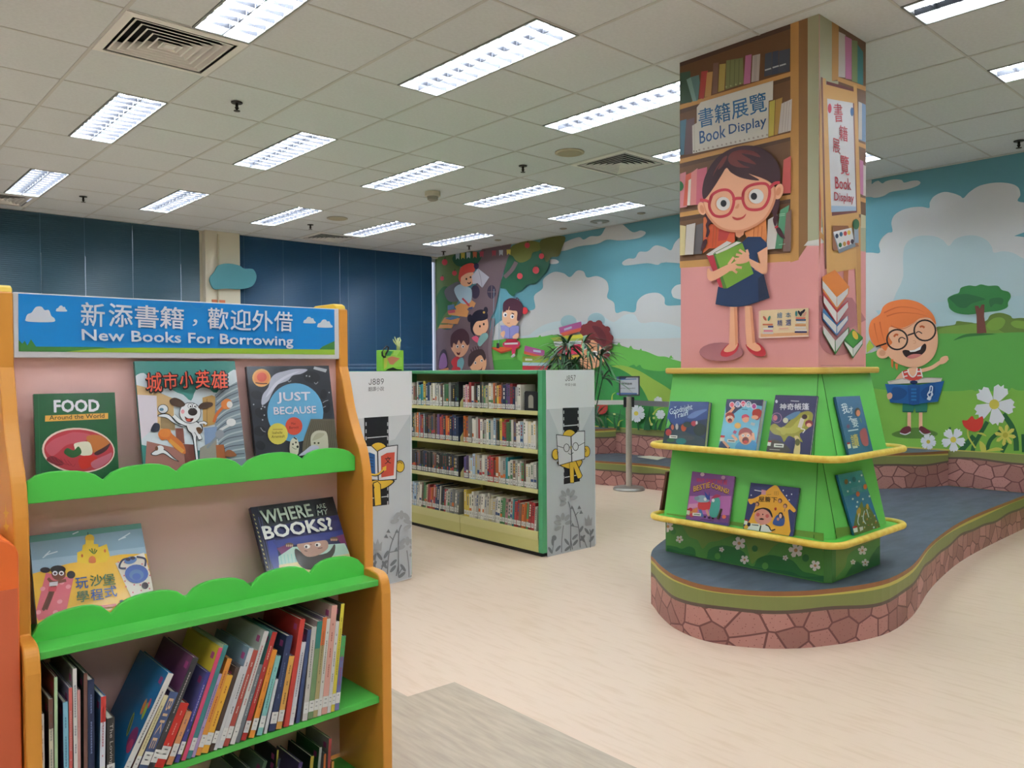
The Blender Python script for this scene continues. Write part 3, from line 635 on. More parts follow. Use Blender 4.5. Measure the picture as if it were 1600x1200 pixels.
# big flowers low on the wall, behind the queue barrier (detail frame 900,560)
A.fr(900, 560, 5)
for x0, y0, x1, y1, w_ in ((200, 560, 160, 380, 30), (240, 545, 225, 400, 26), (330, 560, 350, 400, 26), (310, 545, 300, 440, 22), (490, 560, 478, 430, 14), (540, 560, 560, 450, 26), (565, 560, 578, 380, 34), (620, 560, 640, 480, 26), (650, 560, 700, 440, 30), (170, 520, 150, 430, 22), (740, 560, 720, 470, 26)): A.line([(x0, y0), ((x0+x1)/2-6, (y0+y1)/2), (x1, y1)], w_, '1b5a33', taper=True)
for x0, y0, x1, y1 in ((600, 440, 690, 380), (330, 530, 370, 480), (590, 520, 580, 455), (240, 470, 290, 510), (280, 330, 310, 265)): A.line([(x0, y0), ((x0+x1)/2-10, (y0+y1)/2-12), (x1, y1)], 14, 'a9b84a', taper=True)
A.blob([(150, 380), (180, 350), (240, 350), (245, 400), (210, 440), (165, 420)], 'a02c25', 3)
A.flower(470, 430, 72, 'd6dde0', 'c9b94a', 6, 20, True); A.flower(660, 438, 38, 'd6dde0', 'd6dde0', 6, 0, True); A.flower(642, 330, 34, 'd6dde0', 'd6dde0', 6, 20, True)
for x, y in ((608, 465), (590, 515), (300, 435)): A.ell(x, y, 10, 10, 'b9c070')
# --- printed wall base: grass edge over flagstones, between stage floor and mural
stone = bpy.data.materials.new('printed_flagstone'); stone.use_nodes = True
N, L = nodes(stone); b = N['Principled BSDF']; b.inputs['Roughness'].default_value = .55
uvn = N.new('ShaderNodeTexCoord'); mp = N.new('ShaderNodeMapping'); mp.inputs['Scale'].default_value = (8.2, 10.5, 1)
nz = N.new('ShaderNodeTexNoise'); nz.inputs['Scale'].default_value = 5; mxv = N.new('ShaderNodeMix'); mxv.data_type = 'RGBA'; mxv.blend_type = 'LINEAR_LIGHT'; mxv.inputs[0].default_value = .035
L.new(uvn.outputs['UV'], mp.inputs[0]); L.new(uvn.outputs['UV'], nz.inputs['Vector'])
L.new(mp.outputs[0], mxv.inputs[6]); L.new(nz.outputs['Color'], mxv.inputs[7])
v1 = N.new('ShaderNodeTexVoronoi'); v1.voronoi_dimensions = '2D'; v1.feature = 'DISTANCE_TO_EDGE'; v1.inputs['Scale'].default_value = 1
v2 = N.new('ShaderNodeTexVoronoi'); v2.voronoi_dimensions = '2D'; v2.inputs['Scale'].default_value = 1
v3 = N.new('ShaderNodeTexVoronoi'); v3.voronoi_dimensions = '2D'; v3.inputs['Scale'].default_value = 3.7
for v in (v1, v2, v3): L.new(mxv.outputs[2], v.inputs['Vector']); v.inputs['Randomness'].default_value = .85
sx = N.new('ShaderNodeSeparateColor'); L.new(v2.outputs['Color'], sx.inputs[0])
rc = N.new('ShaderNodeValToRGB'); rc.color_ramp.elements[0].color = lin('94655c'); rc.color_ramp.elements[1].color = lin('b07d73'); rc.color_ramp.elements[0].position = .3; rc.color_ramp.elements[1].position = .75
L.new(sx.outputs[0], rc.inputs[0])
sp = N.new('ShaderNodeMath'); sp.operation = 'LESS_THAN'; sp.inputs[1].default_value = .08; L.new(v3.outputs['Distance'], sp.inputs[0])
m1 = N.new('ShaderNodeMix'); m1.data_type = 'RGBA'; L.new(sp.outputs[0], m1.inputs[0]); L.new(rc.outputs[0], m1.inputs[6]); m1.inputs[7].default_value = lin('7c4a45')
ed = N.new('ShaderNodeMath'); ed.operation = 'LESS_THAN'; ed.inputs[1].default_value = .042; L.new(v1.outputs['Distance'], ed.inputs[0])
m2 = N.new('ShaderNodeMix'); m2.data_type = 'RGBA'; L.new(ed.outputs[0], m2.inputs[0]); L.new(m1.outputs[2], m2.inputs[6]); m2.inputs[7].default_value = lin('6b3f3b')
L.new(m2.outputs[2], b.inputs['Base Color'])
TRIM = [('b4a94a', .0), ('76824a', .018), ('5a5640', .085), ('4d3d38', .092)]
def edge_band(m, path, z0, z1, brown=True, step=.03):
    """printed edge along a plan path: board edge, grass highlight, grass, dark wavy line, flagstones"""
    pts = [Vector(p) for p in path]; out = [pts[0]]
    for a, b in zip(pts[:-1], pts[1:]):
        n = max(1, round((b-a).length/step)); out += [a+(b-a)*(k/n) for k in range(1, n+1)]
    s = 0
    for a, b in zip(out[:-1], out[1:]):
        s1 = s+(b-a).length
        wv = lambda u: .008*math.sin(u*5.1)+.005*math.sin(u*11.7+1)
        wy = lambda u: max(.002, .010+.007*math.sin(u*3.3+.8))
        def strip(f0, f1, mt, uv=False):
            za0, zb0, za1, zb1 = f0(s), f0(s1), f1(s), f1(s1)
            m.face([(a.x, a.y, za0), (b.x, b.y, zb0), (b.x, b.y, zb1), (a.x, a.y, za1)], mt, [(s, za0), (s1, zb0), (s1, zb1), (s, za1)] if uv else None)
        t = z1-(.022 if brown else 0)
        if brown: strip(lambda u: t, lambda u: z1, mat('8a5a38', .5))
        strip(lambda u: t-wy(u), lambda u: t, mat('b9ad52', .5))
        strip(lambda u: t-.068-wv(u), lambda u: t-wy(u), mat('7a8048', .5))
        strip(lambda u: t-.084-wv(u), lambda u: t-.068-wv(u), mat('5b4a40', .5))
        strip(lambda u: z0, lambda u: t-.084-wv(u), stone, True)
        s = s1
edge_band(mw, [(X1-.006, 6.9), (X1-.006, Y0)], STZ, CZ-.703, False, .06)
mw.box((X1-.0055, Y0, STZ), (X1, 6.9, CZ-.703), 'b9ad52')
struct(mw, 'wall_right', label='long wall with printed cartoon mural of children, clouds and hills')
# ================================================================== stage, raised steps, column, book kiosk
stage_top = noisy('3d454e', '4f5863', (3.2, 9, 1), 7, .55, .3, .68, nscale=1.6, spec=.3)
edge_pts = [onz(x, y, 0) for x, y in [(1022, 948), (1030, 960), (1045, 975), (1060, 985), (1090, 998), (1130, 1007), (1190, 1013), (1250, 1013), (1300, 1008), (1350, 1000), (1390, 988), (1420, 968), (1435, 950), (1450, 925), (1470, 903), (1500, 878), (1540, 855), (1600, 826)]]
plan = [(7.19, 6.9), (6.42, 6.9), (6.43, 6.2), (6.45, 5.77), (6.52, 5.5), (6.585, 5.25), (6.58, 4.95), (6.45, 4.5), (6.05, 4.0), (5.4, 3.55), (4.7, 3.2), (4.2, 3.0), (3.75, 2.83), (3.52, 2.73), (3.39, 2.645)]
plan = cr_open(plan[1:], 4)
plan += cr_open([(p.x, p.y) for p in edge_pts], 3)[1:] + [(7.12, 1.885), (7.185, 1.89)]
sm = M(); lip = .012
path = [(x, y) for x, y in plan]
sm.face([(x, y, STZ) for x, y in path] + [(7.185, 6.9, STZ)], stage_top)
edge_band(sm, path, 0, STZ, True)
st = sm.build('stage_platform', loc=(5, 3, 0), label='low curved stage with slate blue floor and printed flagstone side', cat='stage')
# raised curved steps against the mural wall
def upstep(front, label):
    m = M(); z1 = CZ-.715; p = cr_open(front, 6)
    m.face([(x, y, z1) for x, y in p] + [(7.188, p[-1][1], z1), (7.188, p[0][1], z1)], stage_top)
    edge_band(m, p, STZ+.001, z1, True)
    m.build('raised_step', loc=((p[0][0]+7.18)/2, (p[0][1]+p[-1][1])/2, STZ), label=label, cat='step')
upstep([(6.55, 3.95), (6.42, 3.6), (6.4, 3.25), (6.52, 2.9), (6.8, 2.64), (7.186, 2.47)], 'curved raised step behind the kiosk, below the boy with round glasses')
upstep([(7.186, 6.12), (6.95, 6.2), (6.8, 6.36), (6.75, 6.6), (6.75, 6.88)], 'curved raised step at the far end of the stage, behind the bookcase')
a, b = onz(996, 716, STZ), onz(1041, 715, STZ)
m = M(); q = [onz(x, y, STZ+.003) for x, y in [(996, 714), (1022, 712), (1041, 715), (1027, 719)]]
m.prism(q, (0, 0, .004), 'c9c7b0'); m.build('loose_booklet', label='pale flat booklet lying on the stage bench behind the barrier', cat='booklet')

# ---- column with printed wallpaper
CX0, CX1, CY0, CY1 = 3.648, 4.141, 1.835, 2.634
col = M(); col.box((CX0, CY0, STZ), (CX1, CY1, ZC+.01), '9b9a80')
F = Art((CX0, 0, 1), (-1, 0, 0), .5, .00012, col)
def FQ(*q): pass
# --- broad face: painted bookcase and reading girl
PK, WD, WL, BRN = 'd0908f', 'bb8b4f', 'a87844', '6b4a30'
wall = lambda y0, y1, z0, z1, c, k: (setattr(F, 'k', F.k+1), col.face([(CX0-F.k*F.step, y1, z0), (CX0-F.k*F.step, y0, z0), (CX0-F.k*F.step, y0, z1), (CX0-F.k*F.step, y1, z1)], mat(c, .5)))
wall(CY0, CY1, STZ, ZC, PK, 0)
F.fr(0, 0, 1)
cl = [tuple(F_) for F_ in ((1062, 40), (1281, -60), (1281, 640), (1062, 640))]
F.clip = [(1062.2, 0), (1279.7, 0), (1279.7, 620), (1062.2, 620)]
F.poly([(1040, 90), (1260, 20), (1260, 385), (1240, 408), (1040, 420)], WD)
F.poly([(1247, 20), (1262, 15), (1262, 382), (1247, 405)], '84603a')
F.poly([(1235, 20), (1248, 20), (1248, 406), (1235, 410)], 'b8894e')
F.poly([(1262, 0), (1290, 0), (1290, 382), (1262, 378)], 'a5a68a')
F.poly([(1256, 384), (1262, 377), (1290, 372), (1290, 384)], 'cfd0cc')
F.poly([(1040, 100), (1235, 32), (1235, 395), (1040, 410)], BRN)
F.poly([(1040, 100), (1235, 33), (1235, 45), (1040, 112)], '4c352c')
for y0, y1 in ((166, 112), (249, 207), (331, 304)):                  # painted shelf boards at the left and right of the case
    F.poly([(1040, y0+5), (1235, y1), (1235, y1+7), (1040, y0+12)], WD)
    F.poly([(1040, y0+12), (1235, y1+7), (1235, y1+13), (1040, y0+19)], '543a28')
F.fr(1050, 90, 6.667)
for q, c in (([(85, 160), (190, 140), (205, 465), (85, 480)], '3f5a4a'), ([(150, 230), (195, 205), (265, 450), (215, 458)], '7fa09c'), ([(195, 205), (280, 180), (290, 260), (270, 440), (255, 450)], '5d7f80'), ([(305, 145), (375, 135), (330, 430), (280, 425)], 'a8403c'),
             ([(365, 155), (425, 145), (405, 400), (340, 412)], 'b58a50'), ([(430, 60), (485, 50), (470, 370), (420, 380)], '7a5a4e'), ([(495, 70), (560, 62), (545, 340), (480, 360)], 'b09a52'), ([(565, 30), (740, 0), (745, 270), (555, 335)], '7a7f52'),
             ([(765, -20), (830, -35), (815, 265), (745, 280)], 'b56f96'), ([(840, -20), (920, -40), (905, 240), (825, 258)], 'b3aaa6'), ([(970, -40), (1040, -60), (1040, 180), (960, 200)], '474c5a'), ([(1045, -60), (1110, -75), (1110, 165), (1040, 182)], '41465a'), ([(1115, -70), (1230, -95), (1225, 140), (1110, 165)], '474c5a')): F.poly(q, c)
for x in (608, 655, 700): F.line([(x, 20), (x-8, 310)], 6, '5f6440', False)
for x, y in ((565, 305), (612, 295), (665, 280), (710, 268)): F.ell(x, y, 9, 9, 'a3a878')
for x, y in ((968, 132), (1048, 105), (1122, 85)): F.line([(x, y), (x+65, y-20)], 14, 'b9bcc4', False)
for x in (865, 880): F.line([(x, -20), (x-10, 250)], 4, '8f8784', False)
for q, c in (([(85, 660), (150, 640), (125, 1010), (85, 1020)], '4f7486'), ([(150, 650), (235, 625), (225, 1000), (130, 1015)], '6a565a'),
             ([(1015, 460), (1075, 440), (1060, 810), (1005, 825)], 'b8a84a'), ([(1080, 440), (1150, 415), (1140, 520), (1100, 800), (1065, 808)], 'b08a46'), ([(1140, 480), (1250, 430), (1240, 760), (1105, 795)], 'c0b8b4')): F.poly(q, c)
for x in (1170, 1200, 1225): F.line([(x, 460), (x-25, 775)], 4, '9b938f', False)
# the printed sign
F.poly([(258, 520), (300, 465), (1055, 240), (1050, 440), (1008, 450), (1002, 830), (215, 1000), (210, 710), (258, 680)], 'cfccc4'); F.line([(230, 700), (238, 990)], 4, 'a9a49a', False)
F.text('書籍展覽', (285, 735), (990, 555), (270, 545), '1d5e8f', .008)
F.text('Book', (290, 900), (560, 828), (285, 770), '1d4f86', .01); F.text('Display', (595, 830), (985, 735), (590, 700), '1d4f86', .01)
for k in range(16): F.ell(285+k*47, 962-k*10.5, 11, 11, 'a59c94', n=8)
for x in (228, 255): F.ell(x, 975, 6, 8, '4a4440', n=8)
F.fr(1055, 220, 6)
for q, c in (([(45, 310), (100, 290), (110, 620), (45, 630)], 'c47f86'), ([(100, 320), (155, 295), (115, 605), (75, 612)], 'c65f4c'), ([(150, 300), (210, 255), (195, 600), (140, 606)], 'c87e7c'), ([(125, 370), (150, 355), (138, 605), (112, 606)], 'd8cfc4'), ([(205, 270), (300, 245), (270, 590), (195, 602)], 'bb6072'),
             ([(1015, 180), (1085, 140), (1085, 490), (1000, 495)], 'b85450'), ([(45, 790), (100, 800), (90, 1070), (45, 1075)], 'c9bb8a'), ([(105, 790), (190, 770), (170, 1065), (90, 1070)], 'c3bdb8'), ([(195, 790), (265, 770), (250, 1060), (175, 1065)], '5f5a5c'),
             ([(265, 720), (330, 700), (330, 1000), (260, 1055)], 'c6663a'), ([(330, 780), (560, 800), (560, 1000), (300, 1010)], 'c8542f'), ([(410, 830), (520, 840), (480, 930), (400, 940)], 'b23a38'), ([(650, 860), (850, 700), (860, 900), (840, 1010), (700, 980)], 'd08048'), ([(870, 740), (960, 690), (950, 1010), (855, 1020)], 'c9c2bc'), ([(985, 650), (1070, 600), (1000, 1010), (935, 1015)], '4f8a68'), ([(1040, 680), (1090, 640), (1085, 1035), (1010, 1040)], '7a5f58')): F.poly(q, c)
for x in (360, 390, 740, 780, 815): F.line([(x, 800), (x-12, 1000)], 5, 'a5522c', False)
for y in (690, 705, 975): F.line([(970, y), (1030, y-8)], 6, '8fb79a', False)
F.ell(40, 425, 38, 48, '256b3c')
# girl: shadow, legs, dress, arms, head
F.fr(1060, 380, 6)
F.ell(400, 1020, 205, 88, 'a46a70')
SK2, SKS, SHO = 'dfa685', 'cf8b68', 'b8303c'
F.blob([(395, 1030), (425, 985), (480, 940), (550, 930), (565, 960), (540, 1020), (470, 1062), (410, 1060)], SHO, 4); F.blob([(632, 960), (650, 945), (740, 935), (790, 970), (818, 1025), (800, 1058), (740, 1058), (670, 1020)], SHO, 4)
F.poly([(485, 590), (550, 590), (555, 950)]+cr_open([(550, 965), (520, 1005), (460, 1022), (425, 1010), (440, 980), (475, 945)], 3)+[(480, 800)], SK2); F.poly([(520, 600), (552, 600), (556, 940), (535, 960)], SKS)
F.poly([(622, 590), (690, 590), (718, 930)]+cr_open([(760, 960), (775, 995), (740, 1015), (690, 1000), (640, 960)], 3)+[(628, 800)], SK2); F.poly([(668, 600), (692, 600), (720, 930), (695, 940)], SKS)
F.poly([(372, 410), (690, 240), (800, 290), (855, 512)]+cr_open([(855, 512), (720, 560), (600, 592), (480, 595), (347, 572)], 4)[1:], '1b3358')
F.poly([(745, 330), (800, 290), (855, 512), (752, 548)], '14223f')
F.poly([(560, 30), (650, -60), (770, -60), (830, 0), (830, 40), (740, 90), (750, 180), (690, 280), (600, 150)], '1b3358')
F.poly([(740, 90), (835, 30), (835, 250)]+cr_open([(835, 250), (820, 285), (780, 285), (700, 230), (640, 180)], 3)+[(660, 140), (770, 195)], SK2)
F.poly([(262, 110), (340, 100), (440, 425), (385, 412)], 'b23040'); F.poly([(262, 105), (455, -20), (500, -5), (340, 105), (285, 118)], 'd9d4d0')
F.poly([(325, 95), (350, 100), (455, 425), (420, 425)], '47702a'); F.poly([(335, 88), (560, -30), (600, 0), (380, 110), (345, 108)], '3f6a3c'); F.poly([(342, 90), (545, -15), (590, -8), (365, 108)], 'dfdcd6')
F.poly([(345, 108), (600, 0), (705, 285), (455, 425)], '6f9a34')
F.blob([(270, 250), (285, 235), (300, 255), (330, 262), (440, 210), (480, 200), (500, 240), (440, 290), (330, 350), (285, 345), (268, 310)], SK2, 4)
F.blob([(440, 215), (500, 190), (550, 210), (530, 250), (470, 260)], SK2)
for q in ([(470, 200), (520, 130)], [(500, 205), (560, 165), (570, 180)], [(520, 220), (595, 230)], [(500, 240), (550, 278)]): F.line(q, 24, SK2, False)
F.blob([(600, 100), (650, 90), (665, 150), (640, 180), (560, 195), (540, 170)], SK2)
for q in ([(640, 110), (570, 62)], [(600, 120), (540, 105)], [(590, 145), (528, 150)], [(655, 110), (640, 60)]): F.line(q, 24, SK2, False)
F.line([(520, 185), (600, 178), (650, 150)], 22, SK2)
F.fr(1055, 220, 6)
F.poly([(560, 840), (650, 830), (640, 880), (600, 910), (570, 895)], SKS)
for q in ([(275, 690), (320, 700), (335, 770), (310, 800), (325, 850), (300, 910), (285, 905), (295, 840), (285, 790), (300, 750)], [(295, 925), (300, 960), (270, 1010), (240, 1035), (250, 970), (270, 930)], [(930, 560), (980, 545), (970, 640), (950, 690), (965, 720), (945, 790), (930, 795), (915, 740), (925, 700), (900, 660)], [(945, 820), (980, 815), (1010, 870), (1030, 918), (990, 900), (955, 860)]): F.blob(q, '46202a', 3)
F.line([(270, 918), (300, 910)], 18, 'c8553c', False); F.line([(935, 815), (965, 800)], 20, 'b8303c', False)
F.ell(250, 635, 38, 62, SK2, -15); F.ell(252, 640, 20, 40, SKS, -15); F.ell(970, 475, 42, 75, SK2, 15); F.ell(968, 475, 22, 40, SKS, 15)
F.blob([(270, 540), (380, 360), (480, 240), (660, 300), (900, 400), (945, 480), (930, 590), (860, 720), (760, 800), (640, 850), (520, 855), (400, 815), (310, 720), (275, 640)], SKS, 5)
F.blob([(275, 530), (380, 350), (480, 230), (660, 290), (890, 390), (925, 480), (910, 580), (840, 710), (740, 785), (630, 830), (520, 835), (410, 795), (325, 705), (285, 630)], SK2, 5)
F.blob([(258, 530), (255, 440), (290, 310), (380, 170), (510, 80), (650, 45), (790, 60), (900, 130), (970, 230), (985, 320), (980, 390), (910, 400), (870, 370), (830, 355), (740, 325), (690, 310), (790, 368), (700, 365), (600, 340), (520, 295), (480, 255), (430, 330), (360, 440), (285, 540)], '3a1a22', 4)
F.blob([(495, 165), (530, 110), (620, 85), (740, 100), (800, 155), (700, 130), (620, 120), (700, 170), (760, 220), (680, 205), (580, 180), (640, 230), (700, 250), (600, 250), (520, 220)], '6b2e2c', 3)
F.blob([(350, 340), (380, 260), (450, 160), (490, 145), (440, 240), (400, 270), (420, 220), (370, 300)], '6b2e2c', 3)
for x, y, r in ((450, 590, 70), (760, 520, 76)): F.ell(x-8, y, r, r*.98, SKS); F.ell(x, y, r*.92, r*.92, 'dcdad8')
F.ell(453, 587, 28, 32, '17171d'); F.ell(738, 520, 30, 33, '17171d')
def spect(pts, wd): F.line(pts+pts[:2], wd, 'bf3a46')
spect([(320, 590), (345, 510), (420, 465), (500, 465), (545, 520), (545, 600), (510, 680), (440, 710), (370, 700), (330, 650)], 26)
spect([(635, 560), (640, 480), (690, 425), (790, 400), (860, 410), (885, 470), (870, 560), (820, 630), (740, 648), (670, 630)], 26)
F.line([(540, 560), (575, 540), (640, 540)], 28, 'bf3a46'); F.line([(880, 450), (930, 400), (980, 392)], 28, 'bf3a46'); F.line([(325, 580), (290, 560), (232, 555)], 26, 'bf3a46')
F.blob([(560, 630), (590, 590), (600, 600), (590, 632)], SKS)
F.blob([(535, 710), (580, 722), (630, 712), (665, 682), (645, 722), (590, 745), (550, 735)], 'b8453f', 3)
# --- narrow face: painted easel, shelf edge and book pile
F.clip = None; G = Art((0, CY0, 1), (0, -1, 0), .5, .00012, col); G.k = 2
col.face([(CX0, CY0-.0002, STZ), (CX1, CY0-.0002, STZ), (CX1, CY0-.0002, ZC), (CX0, CY0-.0002, ZC)], mat(PK, .5))
G.clip = [(1280.6, 0), (1352.8, 0), (1352.8, 620), (1280.6, 620)]
G.fr(0, 0, 1); G.poly([(1270, 0), (1360, 0), (1360, 420), (1301, 420), (1290, 360), (1270, 375)], 'a5a68a'); G.poly([(1270, 360), (1300, 350), (1300, 378), (1270, 382)], 'cfd0cc')
G.poly([(1270, 378), (1360, 395), (1360, 620), (1270, 620)], PK)
G.fr(1230, 20, 3.75)
G.poly([(265, 30), (500, 150), (500, 1250), (300, 1250), (300, 400), (262, 400)], '6b4a30'); G.poly([(262, 40), (302, 60), (302, 390), (262, 400)], 'b08448')
for q, c in (([(302, 110), (342, 130), (340, 380), (300, 375)], 'b9b3ae'), ([(338, 135), (378, 155), (378, 392), (342, 385)], 'b56f96'), ([(378, 160), (412, 165), (412, 410), (380, 400)], '76875a'), ([(412, 185), (445, 230), (445, 425), (412, 412)], '2f7476'), ([(295, 375), (462, 432), (462, 460), (295, 400)], WD), ([(420, 520), (462, 540), (462, 760), (420, 745)], '6b86a6'), ([(418, 520), (438, 530), (438, 745), (418, 740)], 'c0bab4'), ([(415, 755), (465, 775), (465, 800), (415, 780)], WD), ([(425, 860), (446, 870), (446, 1070), (428, 1060)], 'b56f96'), ([(446, 890), (464, 900), (464, 1075), (446, 1070)], 'c0bab4'), ([(430, 1080), (465, 1090), (465, 1115), (430, 1105)], WD), ([(432, 1180), (465, 1190), (465, 1260), (432, 1260)], 'c3bd9a')): G.poly(q, c)
G.fr(1260, 320, 4.615)
G.poly([(0, 660), (100, 655), (330, 670), (430, 830), (300, 900), (120, 880), (0, 800)], 'ab6f74'); G.blob([(90, 930), (130, 870), (320, 900), (330, 1050), (200, 1085), (110, 1030)], 'ab6f74')
G.poly([(75, -300), (110, -300), (105, 200), (80, 780), (25, 795)], 'b2603a'); G.poly([(75, -300), (85, -300), (40, 790), (25, 795)], '7c3a28')
G.poly([(268, 390), (305, 390), (300, 580), (268, 570)], 'a8633c')
G.poly([(92, 180), (150, 250), (150, 290), (92, 225)], 'b98a50')
G.fr(1230, 20, 3.75)
G.poly([(197, 380), (225, 385), (262, 1500), (225, 1500), (185, 900)], 'c4975a'); G.poly([(197, 375), (208, 380), (232, 1500), (222, 1500)], '6f3f30')
G.poly([(225, 420), (405, 460), (420, 1180), (430, 1600), (415, 1900), (398, 1500), (232, 1530), (226, 1180)], 'c4975a'); G.poly([(230, 400), (390, 445), (390, 462), (230, 420)], '6b3434')
G.poly([(388, 420), (408, 425), (432, 1180), (418, 1180)], 'c4975a')
G.poly([(400, 1200), (430, 1200), (434, 1930), (420, 1930)], 'b98a50')
G.poly([(238, 505), (392, 530), (410, 1170), (262, 1190)], '6b3434'); G.poly([(234, 502), (385, 528), (404, 1160), (258, 1160)], 'd5d4d8'); G.poly([(258, 1130), (404, 1135), (404, 1160), (258, 1168)], '9fb4cc')
G.ell(249, 560, 11, 28, 'b8384a'); G.ell(380, 580, 10, 26, '35639a')
RD = 'b02a3a'
G.text('書', (278, 640), (328, 640), (270, 530), RD, .008); G.text('籍', (305, 745), (355, 757), (303, 655), RD, .008); G.text('展', (270, 815), (312, 830), (265, 730), RD, .008); G.text('覽', (315, 945), (365, 955), (310, 830), RD, .008)
G.text('Book', (283, 1030), (375, 1040), (280, 960), RD, .01); G.text('Display', (277, 1115), (392, 1125), (275, 1050), RD, .01)
G.fr(1260, 320, 4.615)
G.poly([(190, 150), (300, 150), (380, 300), (190, 330)], '8c5a3c')
G.poly([(192, 200), (330, 170), (355, 300), (235, 350)], '7d8794'); G.poly([(195, 195), (325, 165), (345, 275), (235, 320)], 'd8d8da')
for x, y, c in ((220, 225, '1f2f50'), (250, 212, '2a5a78'), (280, 207, 'b23a38'), (307, 200, 'd8b44a'), (244, 290, '256b3c'), (275, 282, 'b98a3c'), (303, 274, 'c8553c'), (331, 265, '3a1f30')): G.ell(x, y, 12, 17, c)
G.poly([(342, 170), (375, 165), (378, 275), (350, 275)], '8b97a6'); G.ell(358, 140, 24, 38, '2a5a38')
def pile(x, y, top, side): pass
for q, c in (([(122, 900), (210, 980), (305, 880), (310, 910), (210, 1080), (118, 920)], '2d7a3a'), ([(120, 870), (205, 975), (205, 1062), (125, 925)], 'd6d4d2'), ([(210, 980), (302, 890), (300, 930), (212, 1060)], 'c6c6c8'),
             ([(118, 770), (122, 745), (218, 860), (300, 800), (302, 830), (220, 945), (118, 830)], '2f6aa0'), ([(122, 778), (216, 870), (216, 930), (122, 820)], 'd6d4d2'), ([(220, 880), (296, 800), (298, 830), (222, 930)], 'c6c6c8'), ([(120, 640), (125, 625), (220, 760), (300, 690), (305, 740), (220, 865), (125, 720)], 'b23040'), ([(124, 655), (218, 775), (218, 850), (126, 705)], 'd6d4d2'), ([(222, 780), (298, 700), (302, 740), (224, 850)], 'c6c6c8'),
             ([(115, 520), (205, 468), (310, 590), (305, 640), (220, 760), (118, 620)], 'd07a35'), ([(116, 545), (218, 665), (218, 740), (118, 600)], 'd6d4d2'), ([(220, 665), (302, 600), (300, 640), (222, 740)], 'c6c6c8'),
             ([(272, 970), (335, 895), (408, 955), (405, 1010), (335, 1110), (275, 1005)], '2d6a34'), ([(275, 985), (335, 1035), (335, 1095), (277, 1000)], 'd6d4d2'), ([(338, 1035), (405, 970), (403, 1000), (338, 1095)], 'c6c6c8'), ([(278, 965), (335, 893), (406, 955), (338, 1028)], '3f8a3c')): G.poly(q, c)
G.ell(352, 940, 18, 34, 'c9a43c', -25)
G.fr(0, 0, 1); G.line([(1282, 571), (1350, 571)], 1, 'a87478', False)
struct(col, 'wall_column', loc=((CX0+CX1)/2, (CY0+CY1)/2, STZ), label='square column papered with a cartoon girl, bookcase and easel')
# framed notice on the column
t = thing('notice_holder', 'small clear framed notice on the column beside the cartoon girl shoes', 'notice', onx(1225, 508, CX0-.01))
Q = [onx(x, y, CX0-.002) for x, y in [(1187.5, 486), (1263.5, 481.5), (1263.5, 526), (1187.5, 528)]]
M().prism(Q[::-1], (-.012, 0, 0), 'd9b9a2').build('frame', t)
H = Art((CX0-.014, 0, 1), (-1, 0, 0), .25, .0001); H.fr(1060, 380, 6)
H.poly([(772, 630), (1218, 607), (1218, 862), (772, 880)], 'dcc6a0'); H.poly([(772, 850), (1218, 830), (1218, 862), (772, 880)], 'd6a277'); H.poly([(765, 880), (1222, 862), (1222, 875), (765, 893)], 'dfc3b4')
H.text('繪', (925, 703), (975, 700), (925, 650), '4a7898', .006); H.text('本', (1005, 700), (1055, 697), (1005, 648), '4a7898', .006); H.text('精', (927, 778), (975, 775), (927, 722), '2f4a8a', .006); H.text('選', (1005, 773), (1057, 770), (1005, 718), '2f4a8a', .006)
for x, y, wd, c in ((790, 835, 100, 'd9d4d0'), (800, 815, 85, 'c9788c'), (795, 795, 90, 'dcd8d2'), (840, 775, 50, '3a3a70'), (790, 755, 95, 'c9785c'), (1090, 825, 115, '2f3a66'), (1095, 808, 110, 'dcd8d2'), (1090, 785, 105, 'd9d4d0'), (1095, 760, 100, 'c98a5c'), (1105, 735, 90, 'dcd8d2'), (1100, 712, 95, '31517a'), (1100, 695, 90, 'c86a5a')): H.rect(x, y, x+wd, y+15, c)
for x, y, r, c in ((810, 705, -35, 'c06a5a'), (850, 705, 20, '4f8a78'), (1105, 660, 0, '3f7a78'), (1150, 660, 15, '2a2a34'), (1170, 640, 40, '2a2a34'), (1135, 655, -30, '2a2a34'), (1185, 665, 30, 'd89a8a')): H.ell(x, y, 11, 26, c, r)
H.line([(945, 800), (1030, 796)], 6, 'd88a8a', False); H.line([(935, 815), (1040, 810)], 4, 'd8a49a', False)
H.build('printed_card', t)

